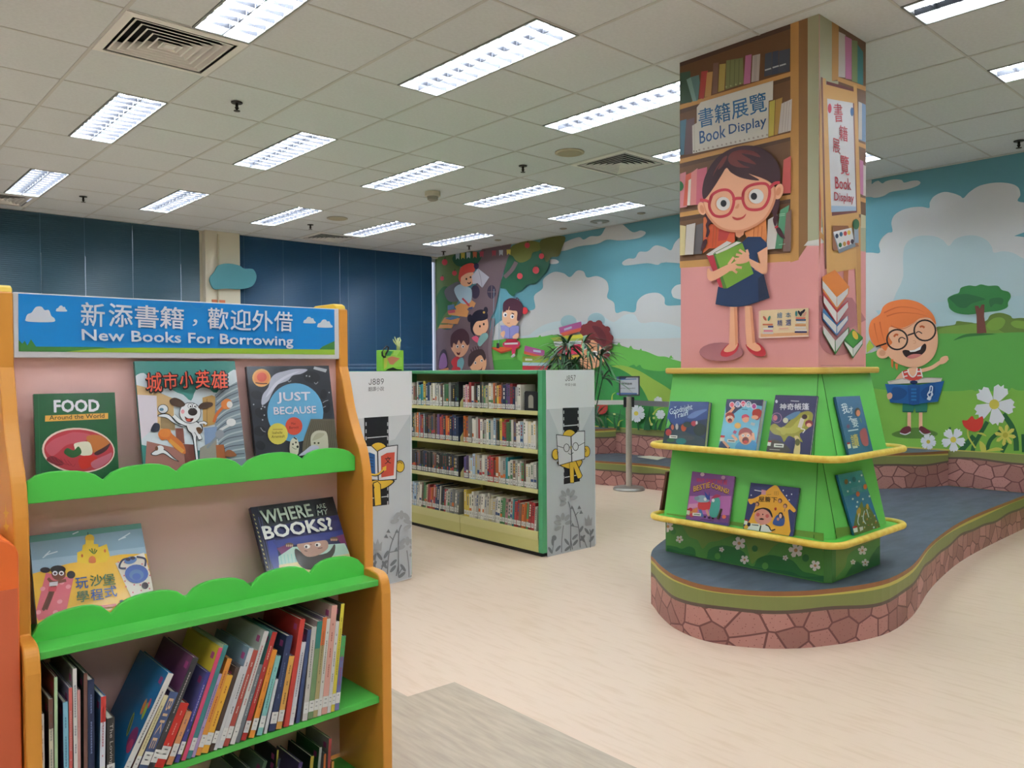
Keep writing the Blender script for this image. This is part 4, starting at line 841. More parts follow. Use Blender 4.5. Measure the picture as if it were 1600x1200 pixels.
# ---- green book kiosk round the column
kx0, kx1, ky0, ky1 = 3.525, 4.15, 1.72, 2.66         # body foot
tx0, tx1, ty0, ty1 = 3.61, 4.15, 1.805, 2.66         # body head
kiosk = thing('book_display_kiosk', 'green two tier book display kiosk with yellow rims round the mural column', 'display stand', ((kx0+kx1)/2, (ky0+ky1)/2, STZ))
GRN = mat('60b652', .38); YEL = mat('c9ab45', .45); YELn = noisy('c9a63c', 'd4bb55', (30, 30, 30), 4, .5, .35, .65)
def cring(x0, y0, x1, y1, ch, z): return [(x0, y1, z), (x0, y0+ch, z), (x0+ch, y0, z), (x1, y0, z), (x1, y1, z)]
TZ = [(CZ-.035, CZ-.414), (CZ-.43, CZ-.805)]
for k, (za, zb) in enumerate(TZ):
    M().loft([cring(kx0, ky0, kx1, ky1, .075, zb-.01), cring(tx0, ty0, tx1, ty1, .012, za)], GRN).build('sloping_panel', kiosk)
    ln = M()                                          # dark joints of the corner strip
    for a, b in (((kx0, ky0+.075, zb), (tx0, ty0+.012, za)), ((kx0+.075, ky0, zb), (tx0+.012, ty0, za))):
        n = Vector((-1, -1, .2)).normalized()*.0015; a, b = Vector(a)+n*.5, Vector(b)+n*.5
        ln.tube([a, b], .0018, '2f6a2a', 6)
    ln.build('corner_joint', kiosk)
def rrect(x0, y0, x1, y1, r, z, n=7):
    o = []
    for cx, cy_, a0 in ((x0+r, y0+r, 180), (x1-r, y0+r, 270), (x1-r, y1-r, 0), (x0+r, y1-r, 90)):
        for k in range(n+1): a = math.radians(a0+90*k/n); o.append((cx+r*math.cos(a), cy_+r*math.sin(a), z))
    return o
for z in (CZ-.42, CZ-.811):
    sh = M(); sh.prism(rrect(3.425, 1.635, 4.245, 2.715, .1, z-.012), (0, 0, .012), mat('4fae3a', .4)); s_ = sh.build('shelf_board', kiosk)
    M().tube([(p[0], p[1], z) for p in rrect(3.43, 1.64, 4.24, 2.71, .1, z)], .0165, YELn, 12, closed=True).build('yellow_rim', kiosk, smooth=True)
lg = M(); lg.prism(rrect(3.565, 1.765, 4.2, 2.7, .045, CZ-.034), (0, 0, .032), mat('c2a24c', .42)); lg.build('top_ledge', kiosk, bevel=.009)
base = M(); bz1 = CZ-.815
BG = mat('3e7a38', .5)
bp = cring(3.527, 1.722, 4.075, 2.65, .03, STZ+.002)
base.prism(bp, (0, 0, bz1-STZ), '447a38')
K1 = Art((3.527, 0, 1), (-1, 0, 0), .5, .00012, base); K2 = Art((0, 1.722, 1), (0, -1, 0), .5, .00012, base)
K1.clip = [(1041.6, 700), (1287, 700), (1287, 909.5), (1041.6, 860)]; K2.clip = [(1306, 700), (1375, 700), (1375, 881), (1306, 906)]
K1.fr(1000, 800, 5.217); K2.fr(1280, 760, 4.444)
K1.poly([(150, 0), (1700, 200), (1700, 800), (150, 700)], '6c8a3a')
K1.blob([(180, 500), (180, 120), (260, 50), (340, 110), (400, 200), (470, 230), (510, 300), (560, 250), (640, 235), (700, 210), (780, 190), (860, 250), (900, 400), (920, 420), (960, 380), (1040, 340), (1090, 280), (1180, 240), (1300, 280), (1400, 300), (1500, 330), (1530, 700), (180, 700)], '4f8a3c', 3)
K1.blob([(180, 600), (190, 300), (280, 280), (340, 300), (400, 280), (450, 310), (460, 400), (540, 380), (560, 310), (640, 275), (740, 280), (850, 330), (880, 420), (930, 440), (960, 380), (1060, 350), (1160, 370), (1250, 400), (1320, 480), (1400, 500), (1500, 520), (1530, 480), (1600, 480), (1600, 800), (180, 800)], '2c6a34', 3)
K1.blob([(180, 700), (200, 320), (320, 325), (440, 350), (540, 400), (700, 420), (860, 440), (940, 450), (1100, 470), (1240, 490), (1340, 530), (1600, 540), (1600, 800), (180, 800)], '1f5c33', 3)
for x, y, r, c in ((272, 160, 22, '3a7a38'), (632, 360, 24, '4f8a3c'), (936, 298, 24, '2c6a34'), (1020, 440, 26, '4f8a3c'), (1350, 375, 28, '2c6a34')): K1.ell(x, y, r, r*1.1, c)
PET, PC = 'd9d0cc', 'b98a5c'
for x, y, r in ((228, 118, 50), (322, 222, 32), (665, 306, 22), (808, 255, 56), (852, 388, 38), (1184, 374, 24), (1270, 312, 62), (1428, 437, 46)): K1.flower(x, y, r, PET, PC, 5, -90+r, wd=.34)
K2.poly([(0, 300), (500, 250), (500, 700), (0, 700)], '6c8a3a'); K2.blob([(100, 700), (180, 560), (200, 480), (260, 430), (330, 400), (430, 380), (500, 600), (400, 800)], '4f8a3c'); K2.blob([(150, 720), (190, 610), (260, 520), (320, 560), (370, 470), (440, 420), (500, 700)], '2c6a34')
for x, y, r in ((300, 445, 42), (235, 525, 24), (320, 530, 34)): K2.flower(x, y, r*.8, PET, PC, 5, -90, wd=.34)
base.build('printed_base', kiosk)
# ================================================================== bookcases with printed end panels
CRM = mat('c9c388', .45); CRM2 = mat('bdb877', .45); GEDGE = mat('4d9a6b', .4); PRT = mat('e4e6e9', .42)
SHZ = [CZ-.300, CZ-.561, CZ-.829, CZ-1.108]           # shelf tops behind the lips
def flowers_print(P, sx, sy, ox, oy):
    """grey meadow printed low on an end panel (drawn in the enlarged detail of the J857 panel)"""
    g1, g2 = '6f7379', '9c9fa3'
    q = lambda x, y: (ox+x*sx, oy+y*sy)
    ln = lambda pts, wd, c=g1: P.line([q(*p) for p in pts], wd*abs(sx), c)
    el = lambda x, y, rx, ry, c=g1, rot=0: P.ell(*q(x, y), rx*abs(sx), ry*abs(sx), c, rot)
    for x, y, s in ((1092, 722, 1), (1065, 850, 1), ):
        for dx, dy, r in ((-28, 8, -70), (-22, -18, -40), (0, -26, 0), (22, -20, 35), (30, 5, 70), (-26, 36, -120)): el(x+dx, y+dy, 10, 20, g2, r)
    P.poly([q(*p) for p in [(1178, 825), (1190, 840), (1198, 812), (1208, 840), (1218, 825), (1215, 870), (1182, 872)]], g2)
    ln([(1092, 745), (1105, 800), (1105, 1000)], 5); ln([(1068, 870), (1060, 940), (1058, 1010)], 4)
    ln([(1112, 770), (1135, 830), (1150, 900), (1155, 985)], 5); ln([(1145, 800), (1128, 820)], 4); ln([(1110, 872), (1148, 880)], 4)
    for x, y in ((1112, 775), (1150, 775), (1160, 800), (1115, 865)): P.poly([q(x-9, y+10), q(x, y-10), q(x+10, y+8)], g1)
    for x, y, r in ((1160, 890, 30), (1168, 935, 40), (1190, 900, -35), (1215, 905, 30), (1215, 940, 35), (1168, 940, -30), (1085, 955, -35), (1130, 960, 40), (1128, 930, 45), (1012, 955, 0), (1000, 1000, -30), (1090, 990, 50), (1040, 990, 40)): el(x, y, 7, 20, g1, r)
    ln([(1205, 890), (1210, 920), (1208, 985)], 5); ln([(1170, 930), (1190, 985)], 5); ln([(1105, 940), (1115, 995)], 5); ln([(1020, 935), (1010, 1012)], 4); ln([(1085, 950), (1105, 985)], 4)
    el(1020, 935, 12, 14)
def bookcase(name, label, x0, x1, y0, y1, near):
    t = thing(name, label, 'bookcase', ((x0+x1)/2, (y0+y1)/2, 0)); H_ = CZ-.012; xm = (x0+x1)/2
    e = M(); e.box((x0, y0, .03), (x1, y0+.04, H_-.001), GEDGE)
    ep = e.build('end_panel', t)
    e = M(); e.box((x0, y1-.04, .03), (x1, y1, H_-.001), GEDGE); e.build('end_panel', t)
    M().box((x0-.004, y0+.041, H_-.026), (x1+.004, y1-.041, H_), GEDGE).build('top_board', t, bevel=.004)
    M().box((xm-.012, y0+.042, .1), (xm+.012, y1-.042, H_-.03), mat('8f8c66', .6)).build('back_divider', t)
    M().box((x0+.02, y0+.03, 0), (x1-.02, y1-.03, .03), '17171a').build('plinth', t)
    ym = y0+.89; bays = [(y0+.042, ym), (ym, ym+.89)] if y1 > ym+.8 else [(y0+.042, ym)]
    for sgn in (-1, 1):
        xe = x0 if sgn < 0 else x1
        for ya, yb in bays:
            for z in SHZ[:3]:
                m = M(); m.box((min(xe, xm-sgn*-.013), ya+.002, z-.004), (max(xe, xm+sgn*.013), yb-.002, z), CRM)
                m.box((xe-(.002 if sgn < 0 else .012), ya+.002, z-.014), (xe+(.012 if sgn < 0 else .002), yb-.002, z+.013), CRM); m.build('shelf', t)
            m = M(); xa, xb = sorted((xe, xm+sgn*.013)); m.box((xa, ya+.002, .03), (xb, yb-.002, SHZ[3]), CRM2); m.box((xe-.004, ya+.002, .112), (xe+.004, yb-.002, SHZ[3]+.008), CRM); m.build('base_shelf', t)
            for z in SHZ[:3]:                          # sloped side brackets
                if sgn < 0: M().prism([(x0+.004, yb-.004, z), (x0+.16, yb-.004, z), (x0+.16, yb-.004, z+.16), (x0+.06, yb-.004, z+.12), (x0+.004, yb-.004, z+.05)], (0, -.0025, 0), CRM).build('bracket', t)
        M().box((xm+sgn*.013-.0, ym-.012, .1), (xm+sgn*.04, ym+.012, H_-.03), CRM2).build('upright', t)
    return t, ep
J857, ep1 = bookcase('library_bookcase', 'two bay bookcase with grey J857 end panel, facing the aisle', 3.68, 4.19, 3.775, 5.6, True)
J889, ep2 = bookcase('library_bookcase', 'bookcase with grey J889 end panel, right behind the new books shelf', 2.225, 2.735, 3.94, 5.75, False)
def mascot(P, face):
    K, YL, YD = '2b2b30', 'd9b23e', 'b8912c'
    P.rect(345, 660, 552, 1520, '1d1e25') if face else None
    return K, YL, YD
# --- J857 print
P = Art((0, 3.775, 1), (0, -1, 0), .42, .00012); P.fr(0, 0, 1)
P.poly([(852.9, 578.2), (928.6, 577.8), (931.3, 850.2), (856.2, 866.6)], PRT)
P.fr(840, 560, 8.571)
P.poly([(112, 683), (765, 648), (770, 2600), (130, 2700)], mat('bfc5ca', .42))
P.poly([(150, 685), (330, 672), (330, 1000), (290, 1020)], mat('cfd2d5', .42)); P.poly([(560, 660), (745, 650), (580, 1000), (560, 1000)], mat('cfd2d5', .42))
P.text('J857', (372, 305), (508, 295), (372, 232), '2b2c30', .0); P.text('中文小說', (370, 372), (512, 370), (370, 332), '4a4b50', .0)
P.fr(560, 560, 3.3333)
YL, YD, K = 'd8b03c', 'b48f2a', '1d1e25'
P.poly([(1064, 258), (1147, 256), (1153, 640), (1070, 656)], K)
for y in range(272, 640, 34):
    for x in (1068, 1143): P.poly([(x-1, y), (x+4, y), (x+4, y+16), (x-1, y+16)], 'b9bbbf')
P.line([(1070, 352), (1146, 346)], 5, 'c9cbcf', False); P.line([(1075, 620), (1150, 606)], 5, 'c9cbcf', False)
P.ell(1100, 412, 38, 42, K); P.ell(1100, 412, 36, 40, YL)
P.blob([(1035, 540), (1100, 520), (1165, 530), (1150, 570), (1110, 580), (1060, 565)], K, 4); P.blob([(1040, 540), (1100, 522), (1162, 532), (1146, 567), (1110, 576), (1062, 561)], YL, 4)
for q, c in (([(1098, 540), (1122, 538), (1124, 650), (1102, 650)], K), ([(1110, 540), (1132, 530), (1168, 610), (1160, 625), (1142, 628)], K), ([(1100, 542), (1121, 540), (1122, 647), (1104, 647)], YL), ([(1113, 541), (1130, 534), (1164, 610), (1158, 622), (1143, 625)], YL)): P.poly(q, c)
for x, y in ((1028, 500), (1188, 485)): P.ell(x, y, 20, 30, K); P.ell(x, y, 17, 27, YL)
P.poly([(1030, 395), (1107, 405), (1112, 540), (1042, 560)], K); P.poly([(1107, 405), (1140, 378), (1180, 376), (1180, 525), (1112, 540)], K)
P.poly([(1033, 399), (1105, 408), (1109, 537), (1044, 556)], 'cfcfd4'); P.poly([(1110, 408), (1141, 382), (1177, 380), (1177, 522), (1114, 537)], 'dadadf'); P.line([(1107, 405), (1111, 540)], 3, K, False)
P.ring(1084, 466, 16, 22, 3.2, '3a3b40'); P.ring(1131, 459, 16, 22, 3.2, '3a3b40'); P.line([(1100, 462), (1115, 460)], 3, '3a3b40', False); P.line([(1034, 455), (1068, 466)], 3, '3a3b40'); P.line([(1147, 455), (1178, 438)], 3, '3a3b40'); P.ell(1107, 465, 4, 10, 'b0a060')
P.line([(1092, 492), (1105, 500), (1120, 490)], 3, '3a3b40')
for x, y in ((1040, 490), (1186, 478)): P.line([(x-6, y-8), (x, y), (x-4, y+10)], 3, K)
flowers_print(P, 1, 1, 0, 0)
P.build('printed_front', ep1)
# --- J889 print
P = Art((0, 3.94, 1), (0, -1, 0), .42, .00012); P.fr(0, 0, 1)
P.poly([(496, 581.5), (643.6, 579.8), (643.2, 903), (496, 947)], PRT)
P.fr(560, 560, 3.3333)
P.poly([(-220, 330), (273, 293), (275, 1142), (-220, 1280)], mat('bfc5ca', .42)); P.poly([(160, 302), (270, 294), (190, 420), (160, 430)], mat('cfd2d5', .42)); P.poly([(-150, 325), (30, 312), (30, 420), (-60, 430)], mat('cfd2d5', .42))
P.text('J889', (54, 138), (132, 135), (54, 107), '2b2c30'); P.text('翻譯小說', (52, 172), (133, 168), (52, 149), '4a4b50')
P.fr(380, 640, 4.2857)
P.poly([(810, 55), (972, 45), (976, 636), (820, 655)], K)
for y in range(85, 620, 48):
    for x in (822, 967): P.poly([(x-3, y), (x+4, y), (x+4, y+24), (x-3, y+24)], 'b9bbbf')
P.line([(830, 190), (968, 178)], 6, 'c9cbcf', False); P.line([(830, 598), (972, 580)], 6, 'c9cbcf', False)
P.ell(905, 275, 62, 58, K); P.ell(905, 275, 58, 54, YL)
P.blob([(840, 500), (880, 470), (1010, 470), (985, 510), (930, 535), (880, 540)], K, 4); P.blob([(845, 500), (882, 475), (1000, 475), (978, 506), (930, 530), (880, 535)], YL, 4)
for q, c in (([(868, 490), (900, 478), (922, 500), (928, 640), (880, 648)], K), ([(874, 494), (900, 483), (917, 502), (923, 636), (884, 643)], YL), ([(820, 500), (860, 490), (880, 520), (850, 640), (826, 645)], K)): P.poly(q, c)
P.ell(1050, 380, 32, 42, K); P.ell(1050, 380, 27, 37, YL)
P.poly([(780, 240), (860, 240), (900, 280), (905, 475), (800, 470)], K); P.poly([(900, 275), (960, 245), (1037, 235), (1027, 470), (905, 478)], K)
P.poly([(784, 246), (858, 246), (896, 282), (901, 470), (805, 464)], 'dadadf'); P.poly([(904, 280), (962, 250), (1031, 241), (1022, 464), (909, 472)], 'dcdce0')
P.poly([(800, 285), (850, 288), (882, 300), (885, 440), (810, 440)], '2d5f9a'); P.poly([(922, 312), (962, 290), (1015, 285), (1008, 440), (925, 455)], 'c4503f')
P.text('文', (948, 365), (990, 360), (948, 318), '1d1e25', .01)
for y in (320, 340, 360, 380): P.line([(845, y), (872, y+4)], 4, '1d2f50', False)
P.line([(840, 430), (890, 440), (930, 415), (950, 385)], 16, K); P.line([(838, 428), (890, 436), (928, 412), (948, 388)], 11, YL); P.poly([(930, 390), (958, 375), (958, 405), (945, 412)], YL)
P.line([(1035, 360), (1050, 350), (1062, 362)], 4, K)
P.clip = [(496, 581.5), (643.2, 579.8), (642.8, 901), (496, 945)]
flowers_print(P, -1.5, 1.37, 2698, -249); P.clip = None
P.build('printed_front', ep2)

# ---- books of the J857 bookcase: every spine a book of its own
COLW = {'white': 'd3cfc4', 'cream': 'c9bd9b', 'black': '2a2a2e', 'dark blue': '26395e', 'teal': '2f7f86', 'red': 'a8383a', 'orange': 'c96a33', 'grey': '8a8a86', 'brown': '6e5346', 'green': '4a7a50', 'purple': '5a4470', 'pink': 'c08a8e', 'yellow': 'c9b04c', 'pale blue': '9fb6c6', 'dark green': '27443c'}
ORD = ['first', 'second', 'third', 'fourth', 'fifth', 'sixth', 'seventh', 'eighth', 'ninth', 'tenth', 'eleventh', 'twelfth', 'thirteenth', 'fourteenth', 'fifteenth', 'sixteenth', 'seventeenth', 'eighteenth', 'nineteenth', 'twentieth', 'twenty-first', 'twenty-second', 'twenty-third', 'twenty-fourth', 'twenty-fifth', 'twenty-sixth', 'twenty-seventh', 'twenty-eighth', 'twenty-ninth', 'thirtieth', 'thirty-first', 'thirty-second', 'thirty-third', 'thirty-fourth', 'thirty-fifth', 'thirty-sixth', 'thirty-seventh', 'thirty-eighth']
PAGES = mat('d8d2c0', .7); LBL = mat('d9d8d4', .6); INK = mat('3f3f44', .6)
def shelf_book(x, y, z, t, h, d, cname, lean, rng, label, group, lab=True):
    """spine faces -x; y grows to the left of the picture"""
    c = Vector((x, y, z)); a = lean; ey = Vector((0, math.cos(a), math.sin(a))); ez = Vector((0, -math.sin(a), math.cos(a))); ex = Vector((1, 0, 0))
    if a > 0: c = c
    fr = (c, ex, ey, ez); b = lin(COLW[cname]); k = 1+rng.uniform(-.22, .12)
    hexc = ''.join('%02x' % max(0, min(255, int(int(COLW[cname][i:i+2], 16)*k))) for i in (0, 2, 4))
    m = M(); m.box((0, 0, 0), (d, t, h), mat(hexc, .4), fr); m.box((.004, .002, .0015), (d+.001, t-.002, h+.0005), PAGES, fr)
    e = -.0004
    def tag(z0, z1, mt, u0=.06, u1=.94): m.face([fr[0]+ex*e+ey*(t*u)+ez*w_ for u, w_ in ((u1, z0), (u0, z0), (u0, z1), (u1, z1))], mt)
    if lab: tag(.018, .05, LBL); tag(.028, .033, INK, .25, .75); tag(.038, .042, INK, .25, .75)
    if rng.random() < .75:
        ink = mat(rng.choice(['3a3a40', '8a2f30', '2f4a78', 'd8d4c8', 'c9a54c', '27553f']), .5); z0 = h*rng.uniform(.45, .6)
        n = rng.randint(3, 6)
        for q in range(n): tag(z0+q*(h*.92-z0)/n, z0+(q+.7)*(h*.92-z0)/n, ink, .3, .7)
    if rng.random() < .4: tag(h*.3, h*rng.uniform(.36, .45), mat(rng.choice(['a8383a', 'd8d4c8', '2f4a78', '4a7a50', 'c96a33']), .5))
    m.build('book', loc=c, label=label, cat='book', group=group)
PAL = {('top', 'far'): 'white white brown white dark_blue teal yellow dark_blue white cream white white white brown white green grey black', ('top', 'near'): 'white pink white red white brown black white black grey green cream white white orange brown yellow orange brown dark_blue purple purple red dark_blue white',
       ('second', 'far'): 'dark_blue dark_green cream orange pale_blue red pale_blue black brown dark_blue brown purple red dark_blue orange dark_blue', ('second', 'near'): 'orange grey grey white white white red white brown white teal white pale_blue brown dark_green yellow red red green white brown white white pale_blue white white cream white',
       ('third', 'far'): 'black black brown black dark_blue black black brown black black dark_green black', ('third', 'near'): 'purple white pale_blue cream white white white red red brown orange white grey teal white brown white white green brown white white grey',
       ('bottom', 'far'): 'white pale_blue white white brown green cream red orange red dark_blue white black red white grey', ('bottom', 'near'): 'yellow white white white white white white cream white white green pink white teal red brown orange green red white'}
RN = ['top', 'second', 'third', 'bottom']; rng = random.Random(21)
for ri, rn in enumerate(RN):
    for bay, ya, yb in (('far', 5.36, 4.70), ('near', 4.64, 3.845)):
        names = [q.replace('_', ' ') for q in PAL[(rn, bay)].split()]; y = ya; i = 0
        if rn == 'top' and bay == 'near': yb = 3.985
        n_est = int((ya-yb)/.0255)
        while True:
            t = rng.uniform(.016, .031) if names[min(len(names)-1, i*len(names)//n_est)] != 'black' else rng.uniform(.018, .026)
            lean = .09 if (rn == 'bottom' and 3 < i) else 0
            if y-t < yb: break
            cname = names[min(len(names)-1, int(i*len(names)/n_est))]
            h = rng.uniform(.165, .205) if rn != 'second' else rng.uniform(.18, .212)
            if rn == 'third' and bay == 'far': h = rng.uniform(.165, .18)
            lab = '%s book, %s from left on the %s shelf, %s bay of J857 bookcase' % (cname, ORD[i], rn, 'left' if bay == 'far' else 'right')
            shelf_book(3.68+.016+rng.uniform(0, .006), y-t, SHZ[ri]+.0005, t-.0012, h, rng.uniform(.13, .16), cname, lean, rng, lab, 'books in the J857 bookcase')
            y -= t; i += 1
# black plastic bookend at the right of the top shelf, dark one at the bottom right
t = thing('bookend', 'black bookend with an arched cutout, right end of the top shelf', 'bookend', (3.72, 3.9, SHZ[0]))
m = M(); q = [(3.705, 3.975, SHZ[0]+.002), (3.705, 3.845, SHZ[0]+.002), (3.705, 3.845, SHZ[0]+.135), (3.705, 3.855, SHZ[0]+.145), (3.705, 3.965, SHZ[0]+.145), (3.705, 3.975, SHZ[0]+.135)]
m.prism(q, (.004, 0, 0), '1b1b1f'); m.box((3.705, 3.845, SHZ[0]+.001), (3.82, 3.975, SHZ[0]+.003), '1b1b1f'); m.build('plate', t)
arch = [(3.7045, 3.935, SHZ[0]+.03)]+[(3.7045, 3.91+.025*math.cos(math.radians(180*k/10)), SHZ[0]+.1+.02*math.sin(math.radians(180*k/10))) for k in range(11)]+[(3.7045, 3.885, SHZ[0]+.03)]
arch = [(3.7045, 3.885, SHZ[0]+.03)]+[(3.7045, 3.91-.025*math.cos(math.radians(180*k/10)), SHZ[0]+.1+.02*math.sin(math.radians(180*k/10))) for k in range(11)]+[(3.7045, 3.935, SHZ[0]+.03)]
M().face(arch, '8f8c80').build('cutout', t)
# ================================================================== the new books shelf in front
ORA = mat('cf8b34', .42); PINK = mat('eebfb8', .55); GR = mat('4fbf49', .4); GR2 = mat('50b349', .4)
NL0, NL1, NR0, NR1 = .352, .384, 1.259, 1.291
nbs = thing('new_books_shelf', 'orange and pink display shelf with blue new books sign and green scalloped ledges', 'display shelf', ((NL0+NR1)/2, 2.15, 0))
prof = [(2.2, .190), (2.2, .01), (2.179, -.05), (2.157, -.12), (2.118, -.197), (2.089, -.24), (2.070, -.304), (2.062, -.377), (2.062, -.6), (2.03, -.600), (1.995, -.605), (1.976, -.624), (1.968, -.66), (1.968, -1.269), (2.4, -1.269), (2.4, .190)]
curve = cr_open(prof[1:9], 4); prof = [prof[0]] + curve + cr_open(prof[8:13], 4)[1:] + prof[13:]
for xa in (NL0, NR0):
    m = M(); m.prism([(xa, y, CZ+z) for y, z in prof], (.032, 0, 0), ORA)
    sp_ = m.build('side_panel', nbs, bevel=.004)
    c = M(); q = [(2.215, .190), (2.22, .202), (2.235, .208), (2.35, .208), (2.37, .202), (2.375, .190)]
    c.prism([(xa-.002, y, CZ+z) for y, z in q], (.036, 0, 0), mat('e0bd3c', .35)); c.build('yellow_cap', sp_, bevel=.003)
    if xa == NL0:
        d = M(); P = Art((NL0, 0, 1), (-1, 0, 0), .5, .0002, d); P.fr(0, 640, 5.3333)
        for cx, cy_ in ((50, 870), (52, 980)):
            P.blob([(cx-25, cy_-10), (cx-8, cy_-25), (cx-4, cy_-100), (cx+3, cy_-25), (cx+25, cy_-15), (cx+10, cy_+10), (cx+12, cy_+45), (cx, cy_+20), (cx-14, cy_+45), (cx-8, cy_+8)], 'd9b02c', 2)
        d.build('star_sticker', sp_)
M().box((NL1, 2.222, .05), (NR0, 2.24, CZ+.185), PINK).build('back_panel', nbs)
# sign
sg = M(); sg.box((NL1, 2.2, CZ+.033), (NR0, 2.218, CZ+.19), mat('cfcdd0', .35)); sb = sg.build('sign_board', nbs, bevel=.002)
P = Art((0, 2.1995, 1), (0, -1, 0), .3, .0001, coat=.3); P.fr(0, 440, 5.3333)
P.clip = [(28.4, 458.6), (522.5, 483.6), (523, 554.2), (29.2, 549)]
P.poly([(100, 60), (3000, 200), (3000, 700), (100, 640)], '1580c8')
P.fr(0, 440, 2.5806)
P.poly([(60, 290), (75, 235), (90, 250), (100, 238), (110, 258), (125, 232), (145, 262), (400, 264), (600, 285), (60, 320)], '3f7a3c'); P.poly([(1300, 262), (1348, 240), (1400, 235), (1400, 320), (1250, 310)], '3f7a3c')
P.poly(cr_open([(60, 292), (200, 290), (330, 276), (500, 267), (800, 268), (1100, 271), (1400, 275)], 4)+[(1400, 330), (60, 330)], '8fb23a')
def cloud(x, y, s): P.blob([(x-58*s, y+5*s), (x-50*s, y-12*s), (x-35*s, y-18*s), (x-18*s, y-40*s), (x+5*s, y-42*s), (x+18*s, y-28*s), (x+35*s, y-28*s), (x+45*s, y-5*s), (x+58*s, y+6*s), (x+50*s, y+20*s), (x-50*s, y+18*s)], 'd5d8e2', 4)
cloud(162, 143, 1); cloud(248, 113, .38); cloud(1248, 160, .42); cloud(1310, 175, .52)
P.ring(797, 80, 32, 32, 3, '2f86c2')
WH = 'dfe1ec'
P.fr(0, 440, 5.3333)
for ch, x, yb, yt in (('新', 676, 366, 170), ('添', 908, 372, 180), ('書', 1125, 380, 192), ('籍', 1335, 386, 205)): P.text(ch, (x, yb), (x+196, yb+11), (x, yt), WH, .012)
P.text('，', (1605, 370), (1645, 373), (1605, 312), WH, .012)
P.fr(0, 440, 2.5806)
for ch, x, yb, yt in (('歡', 838, 190, 105), ('迎', 930, 194, 110), ('外', 1018, 197, 115), ('借', 1106, 198, 119)): P.text(ch, (x, yb), (x+ (74 if ch == '借' else 82), yb+4), (x, yt), WH, .012)
P.text('New Books For Borrowing', (332, 250), (1182, 270), (330, 192), WH, .02)
P.build('printed_sign', sb)
# ledges
def lip(name, y, top, bl, br, zb, depth, fr, thick=.014):
    P = Art((0, y, 1), (0, -1, 0)); P.fr(*fr)
    pts = [P.hit(P.px(p), 0) for p in top]; a, b = P.hit(P.px(bl), 0), P.hit(P.px(br), 0)
    for p in pts+[a, b]: p.x = min(max(p.x, NL1+.001), NR0-.001)
    m = M(); m.prism([a]+pts+[b], (0, thick, 0), GR); return m
def scal(v):
    o = []
    for (x0, y0), (xt, yt), (x1, y1) in v:
        k = 9
        for i in range(k+1):
            u = i/k; x = x0+(x1-x0)*u; yb = y0+(y1-y0)*u; hgt = (y0+(y1-y0)*((xt-x0)/(x1-x0)))-yt
            o.append((x, yb-hgt*(1-abs(2*u-1)**2.6)**.75))
        o.pop() if v.index(((x0, y0), (xt, yt), (x1, y1))) < len(v)-1 else None
    return o
l1 = scal([((108, 808), (250, 764), (418, 800)), ((418, 800), (590, 736), (714, 766)), ((714, 766), (860, 712), (978, 747)), ((978, 747), (1110, 690), (1222, 716)), ((1222, 716), (1330, 672), (1433, 705))])
m = lip('lip', 2.107, l1, (110, 898), (1433, 762), CZ-.307, .1, (0, 440, 2.5806))
lg = m.build('display_ledge', nbs, bevel=.002)
M().box((NL1, 2.121, CZ-.307), (NR0, 2.222, CZ-.292), GR).build('ledge_floor', lg)
l2 = scal([((118, 610), (310, 488), (450, 514)), ((450, 514), (620, 425), (752, 448)), ((752, 448), (890, 374), (1015, 404)), ((1015, 404), (1130, 332), (1253, 352)), ((1253, 352), (1370, 284), (1468, 320))])
m = lip('lip', 2.063, l2, (122, 645), (1470, 372), CZ-.62, .1, (0, 760, 2.5806))
lg = m.build('display_ledge', nbs, bevel=.002)
M().box((NL1, 1.985, CZ-.638), (NR0, 2.222, CZ-.620), GR2).build('shelf_board', nbs, bevel=.002)
M().box((NL1, 1.986, CZ-.986), (NR0, 2.222, CZ-.967), GR2).build('shelf_board', nbs, bevel=.002)
M().box((NL1, 1.986, CZ-1.25), (NR0, 2.222, CZ-1.232), GR2).build('shelf_board', nbs, bevel=.002)
M().box((NL1, 2.0, .001), (NR0, 2.02, CZ-1.25), ORA).build('kick_board', nbs)

# ---- face-out books: a quad traced on its own leaning plane, with real thickness
def face_book(label, p0, n, fr, quad, thick, cover, pages='d9d5cc', group=None, rough=.22, zmin=None):
    """returns an Art for the cover; body parts are built here"""
    P = Art(p0, n, rough, .00006, coat=.25); P.fr(*fr); nv = P.n
    q3 = [P.hit(P.px(p), 0) for p in quad]                 # TL TR BR BL
    if zmin is None: zmin = p0[2]+.002
    for i, j in ((0, 3), (1, 2)):
        d = q3[j]-q3[i]; q3[j] = q3[i]+d*((zmin-q3[i].z)/d.z)
    t = thing('picture_book', label, 'book', (q3[2]+q3[3])/2, group)
    ins = [q3[0].lerp(q3[2], .012), q3[1].lerp(q3[3], .012), q3[2].lerp(q3[0], .012), q3[3].lerp(q3[1], .012)]
    b = .0018
    m = M(); m.prism([v-nv*b for v in q3][::-1], nv*b, mat(cover, rough)); m.prism([v-nv*thick for v in q3][::-1], nv*b, mat(cover, rough))
    m.face([q3[0], q3[3], q3[3]-nv*thick, q3[0]-nv*thick], mat(cover, rough)); m.build('cover', t)
    M().prism([v-nv*(thick-b) for v in ins][::-1], nv*(thick-2*b), pages).build('page_block', t)
    P.clip = [toPx(p) for p in q3]
    P.poly(P.clip, cover, True)
    return P, t
L1P = ((0, 2.131, CZ-.292), (0, -.337, .07)); G1 = 'face-out books on the new books shelf'
